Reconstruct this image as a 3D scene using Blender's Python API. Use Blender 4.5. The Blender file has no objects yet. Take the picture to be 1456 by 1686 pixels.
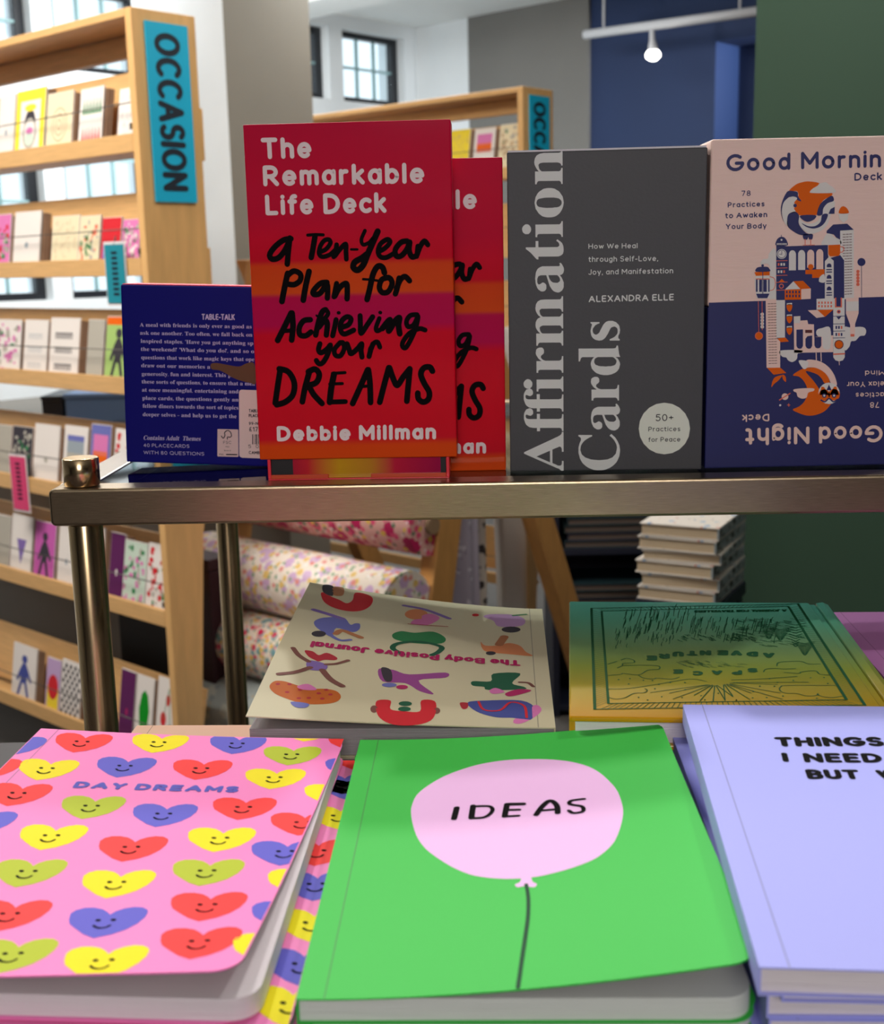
import bpy, bmesh, math, random
from mathutils import Vector, Matrix
random.seed(7)
SC = bpy.context.scene
COL = SC.collection
# ================= camera =================
PITCH, ROLL = math.radians(11.3), .022
Fw = Vector((0, math.cos(PITCH), -math.sin(PITCH))); Up = Vector((0, math.sin(PITCH), math.cos(PITCH)))
cr_, sr_ = math.cos(ROLL), math.sin(ROLL)
right = Vector((cr_, 0, 0)) - Up*sr_; up = Vector((sr_, 0, 0)) + Up*cr_
cam = bpy.data.cameras.new('camera'); cam_ob = bpy.data.objects.new('camera', cam); COL.objects.link(cam_ob)
cam_ob.matrix_world = Matrix(((right.x, up.x, -Fw.x, 0), (right.y, up.y, -Fw.y, 0), (right.z, up.z, -Fw.z, 1.15), (0, 0, 0, 1)))
cam.sensor_fit = 'HORIZONTAL'; cam.sensor_width = 36; cam.lens = 36*2050/1456
cam.clip_start = .02; cam.clip_end = 60
cam.dof.use_dof = True; cam.dof.focus_distance = .69; cam.dof.aperture_fstop = 19
SC.camera = cam_ob
# ================= world and light =================
w = bpy.data.worlds.new('daylight'); SC.world = w; w.use_nodes = True
w.node_tree.nodes['Background'].inputs[0].default_value = (.80, .93, 1, 1)
w.node_tree.nodes['Background'].inputs[1].default_value = 1.4
def light(name, kind, loc, target, power, size=.3, color=(1, 1, 1), spot=60, blend=.3, sy=None):
    l = bpy.data.lights.new(name, kind); l.energy = power; l.color = color
    if kind == 'AREA':
        l.size = size
        if sy: l.shape = 'RECTANGLE'; l.size_y = sy
    else: l.shadow_soft_size = size
    if kind == 'SPOT': l.spot_size = math.radians(spot); l.spot_blend = blend
    o = bpy.data.objects.new(name, l); COL.objects.link(o); o.location = loc
    o.rotation_euler = (Vector(target)-Vector(loc)).to_track_quat('-Z', 'Y').to_euler()
    return o
# ceiling spots behind the display shelf: they light the tabletop books and throw the shelf's shadow forwards
light('ceiling_spot', 'SPOT', (-.40, 2.05, 2.48), (-.04, .45, .93), 62, .03, (1, .97, .95), 62)
light('ceiling_spot', 'SPOT', (.36, 1.98, 2.48), (.06, .45, .93), 54, .03, (1, .97, .95), 62)
light('ceiling_spot', 'SPOT', (1.15, 1.62, 2.48), (.12, .42, .93), 35, .03, (1, .97, .96), 66)
light('ceiling_spot', 'SPOT', (-1.05, 1.35, 2.48), (-.10, .42, .93), 24, .05, (1, .96, .95), 66)
# unseen area lights added to fill the racks, back room and deck fronts
light('added_fill_panel', 'AREA', (-1.4, 2.2, 2.50), (-1.0, 2.9, .6), 88, 1.2, (1, .95, .88))
light('added_fill_panel', 'AREA', (-.7, 5.2, 2.50), (-.7, 5.4, 0), 120, 1.6, (.96, .99, 1))
light('added_fill_panel', 'AREA', (.45, 2.5, 2.50), (.2, 3.2, .3), 28, .9, (1, .95, .88))
light('added_fill_panel', 'AREA', (.0, -2.3, 2.05), (.0, .8, 1.0), 33, .9, (1, .94, .93))  # added fill from behind the camera for the deck fronts
light('added_upfill', 'AREA', (-1.0, 5.45, 1.7), (-.5, 6.6, 2.6), 13, .3, (.96, .99, 1))  # hidden lamp added to brighten the back ceiling
vs = SC.view_settings; vs.view_transform = 'Standard'; vs.look = 'None'; vs.exposure = 0.0; vs.gamma = 1.0; vs.use_curve_mapping = False
# ================= materials =================
def lin(c):
    c = c/255; return c/12.92 if c <= .04045 else ((c+.055)/1.055)**2.4
def rgb(t): return (lin(t[0]), lin(t[1]), lin(t[2]), 1)
MATS = {}
def mat(name, col, rough=.5, metal=0, spec=.5, bump=0, bscale=200, var=0, coat=0, emit=None, stretch=None, trans=0):
    if name in MATS: return MATS[name]
    m = bpy.data.materials.new(name); m.use_nodes = True; nt = m.node_tree; p = nt.nodes['Principled BSDF']
    p.inputs['Base Color'].default_value = rgb(col); p.inputs['Roughness'].default_value = rough
    p.inputs['Metallic'].default_value = metal; p.inputs['Specular IOR Level'].default_value = spec
    p.inputs['Coat Weight'].default_value = coat; p.inputs['Coat Roughness'].default_value = .12
    if trans: p.inputs['Transmission Weight'].default_value = trans; p.inputs['IOR'].default_value = 1.05
    if emit: p.inputs['Emission Color'].default_value = rgb(col); p.inputs['Emission Strength'].default_value = emit
    if bump or var:
        tc = nt.nodes.new('ShaderNodeTexCoord'); mp = nt.nodes.new('ShaderNodeMapping')
        if stretch: mp.inputs['Scale'].default_value = stretch
        nz = nt.nodes.new('ShaderNodeTexNoise'); nz.inputs['Scale'].default_value = bscale; nz.inputs['Detail'].default_value = 4
        nt.links.new(tc.outputs['Object'], mp.inputs[0]); nt.links.new(mp.outputs[0], nz.inputs['Vector'])
        if bump:
            b = nt.nodes.new('ShaderNodeBump'); b.inputs['Strength'].default_value = bump; b.inputs['Distance'].default_value = .001
            nt.links.new(nz.outputs['Fac'], b.inputs['Height']); nt.links.new(b.outputs[0], p.inputs['Normal'])
        if var:
            r = nt.nodes.new('ShaderNodeValToRGB'); a = rgb(col)
            r.color_ramp.elements[0].position = .3; r.color_ramp.elements[1].position = .7
            r.color_ramp.elements[0].color = (a[0]*(1-var), a[1]*(1-var), a[2]*(1-var), 1)
            r.color_ramp.elements[1].color = (min(a[0]*(1+var), 1), min(a[1]*(1+var), 1), min(a[2]*(1+var), 1), 1)
            nt.links.new(nz.outputs['Fac'], r.inputs[0]); nt.links.new(r.outputs[0], p.inputs['Base Color'])
    MATS[name] = m; return m
def bands(name, axis, stops, rough=.35, coat=0, constant=False, noise=0):
    """print whose colour changes along one object axis; stops = [(pos, rgb)], pos in metres"""
    m = bpy.data.materials.new(name); m.use_nodes = True; nt = m.node_tree; p = nt.nodes['Principled BSDF']
    p.inputs['Roughness'].default_value = rough; p.inputs['Specular IOR Level'].default_value = .08; p.inputs['Coat Weight'].default_value = coat; p.inputs['Coat Roughness'].default_value = .06
    tc = nt.nodes.new('ShaderNodeTexCoord'); sx = nt.nodes.new('ShaderNodeSeparateXYZ'); mr = nt.nodes.new('ShaderNodeMapRange')
    nt.links.new(tc.outputs['Object'], sx.inputs[0]); nt.links.new(sx.outputs[axis], mr.inputs['Value'])
    a, b = stops[0][0], stops[-1][0]; mr.inputs['From Min'].default_value = a; mr.inputs['From Max'].default_value = b
    r = nt.nodes.new('ShaderNodeValToRGB'); nt.links.new(mr.outputs[0], r.inputs[0]); e = r.color_ramp.elements
    if constant: r.color_ramp.interpolation = 'CONSTANT'
    while len(e) < len(stops): e.new(.5)
    for i, (q, c) in enumerate(stops): e[i].position = (q-a)/(b-a); 
    for i, (q, c) in enumerate(stops): e[i].color = rgb(c)
    nt.links.new(r.outputs[0], p.inputs['Base Color']); MATS[name] = m; return m
PAL = dict(white=(232,215,215), black=(12,10,12), silver=(218,220,216), silver2=(226,230,216), char=(50,50,52), navy=(16,22,92), blush=(238,205,192), orange=(226,98,8),
 cloud=(222,218,212), salmon=(226,112,88), brown=(96,50,52), greytext=(196,184,222), smear=(104,72,52), labelw=(225,195,192), labelp=(232,205,200), ink=(28,24,40),
 balloonpink=(247,196,243), darkgreen=(10,72,40), periwinkle=(90,90,190), magenta=(176,26,92), foil=(10,112,68), heartred=(255,62,60), heartyellow=(250,232,0), heartblue=(102,98,206), heartlime=(186,200,44),
 fred=(205,40,50), fred2=(172,46,58), fdark=(58,54,62), fbrown=(176,116,78), fbrown2=(122,78,70), fblue=(108,112,178), fblue2=(70,80,150), fpurple=(128,104,170), forange=(190,98,36), forange2=(214,134,88), fpink=(214,120,176),
 flav=(190,148,196), fgreen=(44,124,74), fgreen2=(30,92,66), fgreenb=(10,140,30), fplum=(150,72,140), fmag=(178,40,100),
 paper=(228,220,214), cream=(226,212,178), tan=(196,166,132), stone=(176,170,158), greyblue=(150,160,168), cardyellow=(240,214,60), lime2=(160,190,110), pinkmag=(196,92,170), plum=(92,32,86), mint=(196,212,196), lilac=(190,160,200), kraft=(150,118,92))
def pm(n):
    if n == 'foil': return mat('print_foil', PAL[n], .38, .55, .5)
    gl = {'black': .75, 'white': .5, 'silver': .5}.get(n, .6)
    return mat('print_'+n, PAL[n], gl, spec=.06 if n == 'black' else .18)
# ================= object helpers =================
def props(o, label=None, cat=None, group=None, kind=None):
    if label: o['label'] = label
    if cat: o['category'] = cat
    if group: o['group'] = group
    if kind: o['kind'] = kind
    return o
def empty(name, label, cat, loc=(0, 0, 0), rot=(0, 0, 0), group=None):
    o = bpy.data.objects.new(name, None); COL.objects.link(o); o.location = loc; o.rotation_euler = rot; o.empty_display_size = .02
    return props(o, label, cat, group)
class MB:
    def __init__(s): s.v = []; s.f = []; s.m = []; s.sm = []
    def add(s, vs_, fs, mi=0, smooth=False):
        k = len(s.v); s.v += [tuple(v) for v in vs_]; s.f += [tuple(i+k for i in f) for f in fs]; s.m += [mi]*len(fs); s.sm += [smooth]*len(fs); return s
    def box(s, x0, x1, y0, y1, z0, z1, mi=0, M=None):
        vs_ = [(x, y, z) for z in (z0, z1) for y in (y0, y1) for x in (x0, x1)]
        if M is not None: vs_ = [M @ Vector(v) for v in vs_]
        return s.add(vs_, [(0, 2, 3, 1), (4, 5, 7, 6), (0, 1, 5, 4), (2, 6, 7, 3), (0, 4, 6, 2), (1, 3, 7, 5)], mi)
    def prism(s, poly, fn, a, b, mi=0, smooth=False):
        """poly of 2D points swept from a to b; fn(x, y, h) -> 3D"""
        n = len(poly); vs_ = [fn(x, y, a) for x, y in poly]+[fn(x, y, b) for x, y in poly]
        k = len(s.v); s.add(vs_, [tuple(range(n))[::-1], tuple(range(n, 2*n))], mi)
        s.f += [(k+i, k+(i+1) % n, k+n+(i+1) % n, k+n+i) for i in range(n)]; s.m += [mi]*n; s.sm += [smooth]*n; return s
    def tube(s, pts, r, seg=12, mi=0, cap=True):
        pts = [Vector(p) for p in pts]; n = len(pts); k = len(s.v); ref = None
        for i, p in enumerate(pts):
            d = (pts[min(i+1, n-1)]-pts[max(i-1, 0)]).normalized()
            if ref is None: ref = Vector((0, 0, 1)) if abs(d.z) < .9 else Vector((1, 0, 0))
            a = d.cross(ref).normalized(); b = d.cross(a).normalized(); ref = -b if False else ref
            rr_ = r[i] if isinstance(r, (list, tuple)) else r
            for j in range(seg):
                t = 2*math.pi*j/seg; s.v.append(tuple(p+a*rr_*math.cos(t)+b*rr_*math.sin(t)))
        for i in range(n-1):
            for j in range(seg):
                s.f.append((k+i*seg+j, k+i*seg+(j+1) % seg, k+(i+1)*seg+(j+1) % seg, k+(i+1)*seg+j)); s.m.append(mi); s.sm.append(True)
        if cap:
            s.f.append(tuple(range(k, k+seg))[::-1]); s.f.append(tuple(range(k+(n-1)*seg, k+n*seg))); s.m += [mi]*2; s.sm += [False]*2
        return s
    def build(s, name, mats, parent=None, bevel=0, loc=None, rot=None, bseg=2):
        me = bpy.data.meshes.new(name); me.from_pydata(s.v, [], s.f)
        for m in (mats if isinstance(mats, (list, tuple)) else [mats]): me.materials.append(m)
        me.polygons.foreach_set('material_index', s.m); me.polygons.foreach_set('use_smooth', s.sm); me.update()
        bm = bmesh.new(); bm.from_mesh(me); bmesh.ops.recalc_face_normals(bm, faces=bm.faces); bm.to_mesh(me); bm.free()
        o = bpy.data.objects.new(name, me); COL.objects.link(o)
        if parent: o.parent = parent
        if loc is not None: o.location = loc
        if rot is not None: o.rotation_euler = rot
        if bevel:
            b = o.modifiers.new('bevel', 'BEVEL'); b.width = bevel; b.segments = bseg; b.limit_method = 'ANGLE'; b.angle_limit = math.radians(50); b.harden_normals = False
        return o
def copy_tree(o, parent=None):
    c = o.copy(); COL.objects.link(c); c.parent = parent
    for ch in list(o.children): copy_tree(ch, c)
    return c
# ================= flat print: outlines filled into real, thin polygons =================
def rrect(x0, y0, x1, y1, r, seg=6, corners='abcd'):
    out = []
    for key, cx, cy, a in (('a', x0+r, y0+r, 180), ('b', x1-r, y0+r, 270), ('c', x1-r, y1-r, 0), ('d', x0+r, y1-r, 90)):
        if key in corners and r > 0:
            out += [(cx+r*math.cos(math.radians(a+90*i/seg)), cy+r*math.sin(math.radians(a+90*i/seg))) for i in range(seg+1)]
        else: out.append({'a': (x0, y0), 'b': (x1, y0), 'c': (x1, y1), 'd': (x0, y1)}[key])
    return out
def catmull(p, n=5, closed=False):
    if len(p) < 3: return list(p)
    out = []; N = len(p); rng = range(N if closed else N-1)
    g = (lambda i: p[i % N]) if closed else (lambda i: p[min(max(i, 0), N-1)])
    for i in rng:
        a, b, c, d = g(i-1), g(i), g(i+1), g(i+2)
        for k in range(n):
            t = k/n
            out.append(tuple(.5*((2*b[j])+(-a[j]+c[j])*t+(2*a[j]-5*b[j]+4*c[j]-d[j])*t*t+(-a[j]+3*b[j]-3*c[j]+d[j])*t**3) for j in (0, 1)))
    if not closed: out.append(tuple(p[-1]))
    return out
def fill(loops):
    cu = bpy.data.curves.new('tmp', 'CURVE'); cu.dimensions = '2D'; cu.fill_mode = 'BOTH'
    for lp in loops:
        sp = cu.splines.new('POLY'); sp.points.add(len(lp)-1); sp.use_cyclic_u = True
        for i, q in enumerate(lp): sp.points[i].co = (q[0]*100, q[1]*100, 0, 1)
    o = bpy.data.objects.new('tmp', cu); me = o.to_mesh()
    vs_ = [(v.co.x/100, v.co.y/100) for v in me.vertices]; fs = [tuple(q.vertices) for q in me.polygons]
    o.to_mesh_clear(); bpy.data.objects.remove(o); bpy.data.curves.remove(cu)
    return vs_, fs
TICK = [0]
def strip(pts, w):
    """polyline of width w with round ends and round corners, as convex pieces"""
    V = []; F = []
    def tick(): TICK[0] = (TICK[0]+1) % 29; return TICK[0]*2.4e-6
    def disc(p):
        k = len(V); e = tick(); V.extend((p[0]+w/2*math.cos(i*math.pi/5), p[1]+w/2*math.sin(i*math.pi/5), e) for i in range(10)); F.append(tuple(range(k, k+10)))
    n = len(pts); prev = None
    for i in range(n-1):
        a, b = pts[i], pts[i+1]; dx, dy = b[0]-a[0], b[1]-a[1]; L_ = math.hypot(dx, dy)
        if L_ < 1e-7: continue
        nx, ny = -dy/L_*w/2, dx/L_*w/2; k = len(V)
        e = tick(); V.extend([(a[0]+nx, a[1]+ny, e), (a[0]-nx, a[1]-ny, e), (b[0]-nx, b[1]-ny, e), (b[0]+nx, b[1]+ny, e)]); F.append((k, k+1, k+2, k+3))
        if w > .0012 or prev is None: disc(a)
        prev = 1
    disc(pts[-1]); return V, F
def arc(cx, cy, rx, ry, a0, a1, n=None):
    n = n or max(3, int(abs(a1-a0)/22))
    return [(cx+rx*math.cos(math.radians(a0+(a1-a0)*i/n)), cy+ry*math.sin(math.radians(a0+(a1-a0)*i/n))) for i in range(n+1)]
XH = .70
SF = {
'A': (.78, [[(0, 0), (.39, 1), (.78, 0)], [(.14, .34), (.64, .34)]]), 'B': (.62, [[(0, 0), (0, 1), (.3, 1)]+arc(.32, .76, .25, .24, 90, -90)+[(0, .52)], arc(.34, .26, .28, .26, 90, -90)+[(0, 0)]]),
'C': (.74, [arc(.42, .5, .42, .5, 48, 312)]), 'D': (.70, [[(0, 0), (0, 1), (.24, 1)]+arc(.24, .5, .46, .5, 90, -90)+[(0, 0)]]),
'E': (.52, [[(.52, 1), (0, 1), (0, 0), (.52, 0)], [(0, .52), (.46, .52)]]), 'F': (.50, [[(.5, 1), (0, 1), (0, 0)], [(0, .5), (.44, .5)]]),
'G': (.82, [arc(.43, .5, .43, .5, 50, 345)+[(.84, .46), (.48, .46)]]), 'H': (.66, [[(0, 0), (0, 1)], [(.66, 0), (.66, 1)], [(0, .52), (.66, .52)]]), 'I': (.0, [[(0, 0), (0, 1)]]),
'J': (.42, [[(.42, 1), (.42, .25)]+arc(.2, .24, .22, .24, 0, -150)]), 'K': (.62, [[(0, 0), (0, 1)], [(.6, 1), (0, .42)], [(.2, .6), (.62, 0)]]), 'L': (.48, [[(0, 1), (0, 0), (.48, 0)]]),
'M': (.82, [[(0, 0), (0, 1), (.41, .3), (.82, 1), (.82, 0)]]), 'N': (.68, [[(0, 0), (0, 1), (.68, 0), (.68, 1)]]), 'O': (.86, [arc(.43, .5, .43, .5, 0, 360, 20)]),
'P': (.56, [[(0, 0), (0, 1), (.28, 1)]+arc(.28, .72, .28, .28, 90, -90)+[(0, .44)]]), 'Q': (.86, [arc(.43, .5, .43, .5, 0, 360, 20), [(.55, .22), (.82, -.04)]]),
'R': (.60, [[(0, 0), (0, 1), (.28, 1)]+arc(.28, .73, .28, .27, 90, -90)+[(0, .46)], [(.26, .46), (.6, 0)]]), 'S': (.56, [arc(.29, .76, .27, .24, 35, 250)+arc(.28, .26, .28, .26, 75, -145)]),
'T': (.64, [[(0, 1), (.64, 1)], [(.32, 1), (.32, 0)]]), 'U': (.64, [[(0, 1), (0, .32)]+arc(.32, .32, .32, .32, 180, 360)+[(.64, 1)]]), 'V': (.72, [[(0, 1), (.36, 0), (.72, 1)]]),
'W': (1.08, [[(0, 1), (.27, 0), (.54, .95), (.81, 0), (1.08, 1)]]), 'X': (.64, [[(0, 0), (.64, 1)], [(0, 1), (.64, 0)]]), 'Y': (.66, [[(0, 1), (.33, .46), (.66, 1)], [(.33, .46), (.33, 0)]]),
'a': (.50, [arc(.25, XH/2, .25, XH/2, 0, 360, 16), [(.5, XH), (.5, 0)]]), 'b': (.50, [arc(.25, XH/2, .25, XH/2, 0, 360, 16), [(0, 1), (0, 0)]]), 'c': (.46, [arc(.28, XH/2, .28, XH/2, 48, 312)]),
'd': (.50, [arc(.25, XH/2, .25, XH/2, 0, 360, 16), [(.5, 1), (.5, 0)]]), 'e': (.53, [[(.02, XH*.5), (.53, XH*.5)]+arc(.27, XH/2, .26, XH/2, 0, 312)]), 'f': (.30, [arc(.27, .80, .15, .20, 70, 180)+[(.12, 0)], [(0, XH-.02), (.30, XH-.02)]]),
'g': (.50, [arc(.25, XH/2, .25, XH/2, 0, 360, 16), [(.5, XH), (.5, -.06)]+arc(.26, -.06, .24, .22, 0, -150)]), 'h': (.46, [[(0, 0), (0, 1)], [(0, .42)]+arc(.23, .45, .23, .25, 170, 0)+[(.46, 0)]]),
'i': (.0, [[(0, 0), (0, XH)], [(0, .97), (0, .975)]]), 'j': (.1, [[(.1, XH), (.1, -.1)]+arc(-.04, -.1, .14, .16, 0, -90), [(.1, .97), (.1, .975)]]), 'k': (.44, [[(0, 0), (0, 1)], [(.42, XH), (0, .26)], [(.14, .40), (.44, 0)]]), 'l': (.0, [[(0, 0), (0, 1)]]),
'm': (.76, [[(0, 0), (0, XH)], [(0, .42)]+arc(.19, .48, .19, .22, 170, 0)+[(.38, 0)], [(.38, .42)]+arc(.57, .48, .19, .22, 170, 0)+[(.76, 0)]]), 'n': (.46, [[(0, 0), (0, XH)], [(0, .42)]+arc(.23, .45, .23, .25, 170, 0)+[(.46, 0)]]),
'o': (.54, [arc(.27, XH/2, .27, XH/2, 0, 360, 16)]), 'p': (.50, [arc(.25, XH/2, .25, XH/2, 0, 360, 16), [(0, XH), (0, -.28)]]), 'q': (.50, [arc(.25, XH/2, .25, XH/2, 0, 360, 16), [(.5, XH), (.5, -.28)]]),
'r': (.28, [[(0, 0), (0, XH)], [(0, .40)]+arc(.22, .46, .22, .23, 175, 75)]), 's': (.40, [arc(.21, .525, .19, .175, 35, 250)+arc(.20, .18, .20, .18, 75, -145)]), 't': (.32, [[(.12, .92), (.12, .16)]+arc(.26, .17, .14, .17, 180, 290), [(0, XH-.02), (.32, XH-.02)]]),
'u': (.46, [[(0, XH), (0, .25)]+arc(.23, .25, .23, .25, 180, 360)+[(.46, XH)], [(.46, 0), (.46, .3)]]), 'v': (.48, [[(0, XH), (.24, 0), (.48, XH)]]), 'w': (.74, [[(0, XH), (.185, 0), (.37, .66), (.555, 0), (.74, XH)]]),
'x': (.44, [[(0, 0), (.44, XH)], [(0, XH), (.44, 0)]]), 'y': (.48, [[(0, XH), (.25, .02)], [(.48, XH), (.18, -.28)]]), 'z': (.42, [[(0, XH), (.42, XH), (0, 0), (.42, 0)]]),
'0': (.54, [arc(.27, .5, .27, .5, 0, 360, 18)]), '1': (.22, [[(0, .78), (.22, 1), (.22, 0)]]), '2': (.5, [arc(.25, .74, .25, .26, 165, -35)+[(0, 0), (.52, 0)]]), '3': (.5, [arc(.24, .76, .24, .24, 150, -90)+arc(.24, .27, .27, .27, 90, -150)]),
'4': (.56, [[(.42, 0), (.42, 1), (0, .28), (.56, .28)]]), '5': (.5, [[(.47, 1), (.08, 1), (.04, .56)]+arc(.24, .33, .27, .33, 125, -145)]), '6': (.5, [arc(.26, .32, .25, .32, 0, 360, 16), [(.01, .36), (.14, .78), (.38, 1)]]),
'7': (.5, [[(0, 1), (.5, 1), (.16, 0)]]), '8': (.5, [arc(.25, .76, .22, .24, 0, 360, 14), arc(.25, .26, .26, .26, 0, 360, 14)]), '9': (.5, [arc(.25, .68, .25, .32, 0, 360, 16), [(.5, .64), (.36, .22), (.12, 0)]]),
'+': (.46, [[(0, .48), (.46, .48)], [(.23, .25), (.23, .71)]]), ':': (0, [[(0, 0), (0, .01)], [(0, .5), (0, .51)]]), '-': (.28, [[(0, .38), (.28, .38)]]), '.': (0, [[(0, 0), (0, .01)]]), ',': (.04, [[(.04, .04), (0, -.14)]]), "'": (0, [[(0, 1), (0, .8)]]), '?': (.42, [arc(.21, .78, .21, .22, 160, -70)+[(.2, .28)], [(.2, 0), (.2, .01)]]),
'£': (.5, [[(.5, .04), (0, .04), (.14, .2), (.14, .72)]+arc(.3, .76, .16, .24, 180, 40), [(0, .46), (.38, .46)]])}
def stroke_text(s, weight, fn, wmet):
    """monoline lettering. fn maps unit coords (0..1 along the line, cap height 1) to the surface"""
    gap = .17+weight; x = 0; items = []
    for ch in s:
        if ch == ' ': x += .34+weight*.3; continue
        adv, st = SF[ch]; items.append((x, st)); x += adv+gap
    tot = x-gap+weight; V = []; F = []; k_ = 1-weight
    for x0, st in items:
        for pl in st:
            pts = [fn((x0+px_+weight/2)/tot, weight/2+py_*k_) for px_, py_ in pl]
            v, f = strip(pts, wmet); k = len(V); V += v; F += [tuple(i+k for i in q) for q in f]
    return V, F
def serif_text(s, fn, italic=0):
    x = 0; V = []; F = []; G = []
    for ch in s:
        if ch == ' ': x += 50; continue
        if ch in SERIF: adv, ol = SERIF[ch]; G.append((x, [[tuple(map(int, q.split(','))) for q in lp.split(' ')] for lp in ol.split('|')])); x += adv
        else:
            g = {':': [(6, 0), (22, 0), (22, 14), (6, 14)], '.': [(6, 0), (22, 0), (22, 16), (6, 16)], ',': [(8, 14), (22, 16), (20, 0), (6, -22), (10, 0)], '-': [(4, 34), (52, 34), (52, 44), (4, 44)], "'": [(8, 80), (20, 80), (22, 116), (6, 116)], '?': [(14, 0), (28, 0), (28, 70), (48, 100), (20, 116), (2, 96), (24, 90), (14, 60)]}[ch]
            G.append((x, [g])); x += 30 if ch != '-' else 58
    for x0, lps in G:
        v, f = fill([[fn((x0+a+italic*b)/x, b/117) for a, b in lp] for lp in lps]); k = len(V); V += v; F += [tuple(i+k for i in q) for q in f]
    return V, F
def pts_(s): return [tuple(float(a)/1000 for a in q.split(',')) for q in s.split(' ')]
def art_pieces(items, recolour=None):
    """-> list of (colour, layer, verts2d, faces)"""
    out = []
    for it in items:
        if it[0] == 'P':
            p = pts_(it[4]); p = catmull(p, 4, True) if it[2] else p
            v, f = fill([p]); out.append((it[1], it[3], v, f))
        elif it[0] == 'S':
            p = pts_(it[5]); p = catmull(p, 4) if it[2] else p
            v, f = strip(p, it[4]/1000); out.append((it[1], it[3], v, f))
        elif it[0] == 'E':
            c, a, b = pts_(it[3]); p = [(c[0]+(a[0]-c[0])*math.cos(t)+(b[0]-c[0])*math.sin(t), c[1]+(a[1]-c[1])*math.cos(t)+(b[1]-c[1])*math.sin(t)) for t in [i*math.pi/10 for i in range(20)]]
            out.append((it[1], it[2], p, [tuple(range(20))]))
        elif it[0] == 'T':
            _, col, s, style, wt, lay, q = it; a, b, c = pts_(q); ux, uy = b[0]-a[0], b[1]-a[1]; vx, vy = c[0]-a[0], c[1]-a[1]
            fn = lambda u, v: (a[0]+ux*u+vx*v, a[1]+uy*u+vy*v)
            if style == 's': v, f = stroke_text(s, wt, fn, wt*math.hypot(vx, vy))
            else: v, f = serif_text(s, fn, .22 if style == 'i' else 0)
            out.append((col, lay, v, f))
    return out
def cut_mesh(V, F, cuts):
    """cut flat 2D mesh along x and y lines so that it can bend"""
    bm = bmesh.new(); vs_ = [bm.verts.new((q[0], q[1], q[2] if len(q) > 2 else 0)) for q in V]
    for f in F:
        try: bm.faces.new([vs_[i] for i in f])
        except ValueError: pass
    for ax, vals in cuts:
        n = Vector((1, 0, 0)) if ax == 'x' else Vector((0, 1, 0))
        for q in vals:
            bmesh.ops.bisect_plane(bm, geom=bm.verts[:]+bm.edges[:]+bm.faces[:], plane_co=n*q, plane_no=n)
    bm.verts.index_update(); V2 = [tuple(v.co) for v in bm.verts]; F2 = [tuple(v.index for v in f.verts) for f in bm.faces]; bm.free()
    return V2, F2
def print_on(parent, name, pieces, fn, cuts=None, step=.00008, label=None, clip=None):
    """pieces of flat print laid on a surface, fn(x, y, h) -> local 3D point"""
    cols = []; mb = MB()
    for col, lay, v, f in pieces:
        if col not in cols: cols.append(col)
        if clip or cuts:
            bm_v, bm_f = clip_piece(v, f, clip) if clip else (v, f)
            if not bm_v: continue
            v, f = cut_mesh(bm_v, bm_f, cuts) if cuts else (bm_v, bm_f)
        mb.add([fn(q[0], q[1], step*lay+(q[2] if len(q) > 2 else 0)) for q in v], f, cols.index(col))
    if not mb.v: return None
    me = bpy.data.meshes.new(name); me.from_pydata(mb.v, [], mb.f)
    for c in cols: me.materials.append(pm(c))
    me.polygons.foreach_set('material_index', mb.m); me.update()
    o = bpy.data.objects.new(name, me); COL.objects.link(o); o.parent = parent
    if label: o['label'] = label
    return o
def clip_piece(V, F, box):
    x0, x1, y0, y1 = box; bm = bmesh.new(); vs_ = [bm.verts.new((q[0], q[1], q[2] if len(q) > 2 else 0)) for q in V]
    for f in F:
        try: bm.faces.new([vs_[i] for i in f])
        except ValueError: pass
    for co, no in (((x0, 0, 0), (-1, 0, 0)), ((x1, 0, 0), (1, 0, 0)), ((0, y0, 0), (0, -1, 0)), ((0, y1, 0), (0, 1, 0))):
        bmesh.ops.bisect_plane(bm, geom=bm.verts[:]+bm.edges[:]+bm.faces[:], plane_co=co, plane_no=no, clear_outer=True)
    bm.verts.index_update(); r_ = ([tuple(v.co) for v in bm.verts], [tuple(v.index for v in f.verts) for f in bm.faces]); bm.free()
    return r_
# ---- shared placement data: origin, yaw, roll of decks and books (world metres) ----
DECKS = {  # front bottom left corner, yaw deg, roll deg, width, height, depth
 'rem':  ((-.1142, .777, 1.0309), -2.5, 0.0, .1245, .2030, .0255),
 'rem2': ((-.0820, .8050, 1.0165), -1.0, 0.0, .1245, .1975, .0300),
 'grey': ((.0444, .789, 1.0180), -3.5, 0.0, .1215, .1985, .0320),
 'morn': ((.1680, .783, 1.0180), 0.0, 0.0, .1270, .2020, .0400),
 'talk': ((-.2160, .846, 1.0208), -6.0, 2.2, .1250, .1200, .0300),
}
BOOKS = {  # near left corner at cover height, rotation deg, width, length, top z
 'ideas': ((-.0485, .3480, .928), -1.9, .1425, .2132),
 'pink':  ((-.2130, .3570, .930), -4.6, .1480, .2135),
 'pink2': ((-.1985, .3470, .9205), -2.3, .1480, .2135),
 'lav':   ((.0890, .3277, .948), -5.3, .1500, .2185),
 'space': ((.0575, .5540, .940), -6.0, .1590, .2030),
 'body':  ((-.0975, .5740, .930), -3.0, .1500, .2090),
}
def lift(k, x, y):
    o, r, W, L = BOOKS[k]
    a = min(max(x/W, 0), 1); b = min(max(y/L, 0), 1)
    if k == 'ideas': return a**1.5*(.0078+.0050*(1-b)**1.5) - .0012*math.sin(math.pi*a)
    if k == 'pink': return .0040*b*(1-a)**2 + a**1.3*.0065*(1-b)**2 + .0035*(1-b)**3
    if k == 'body': return (1-a)**1.5*(.0065+.0125*b) + .001*(1-a)*math.sin(3*b)
    return 0.0
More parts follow.
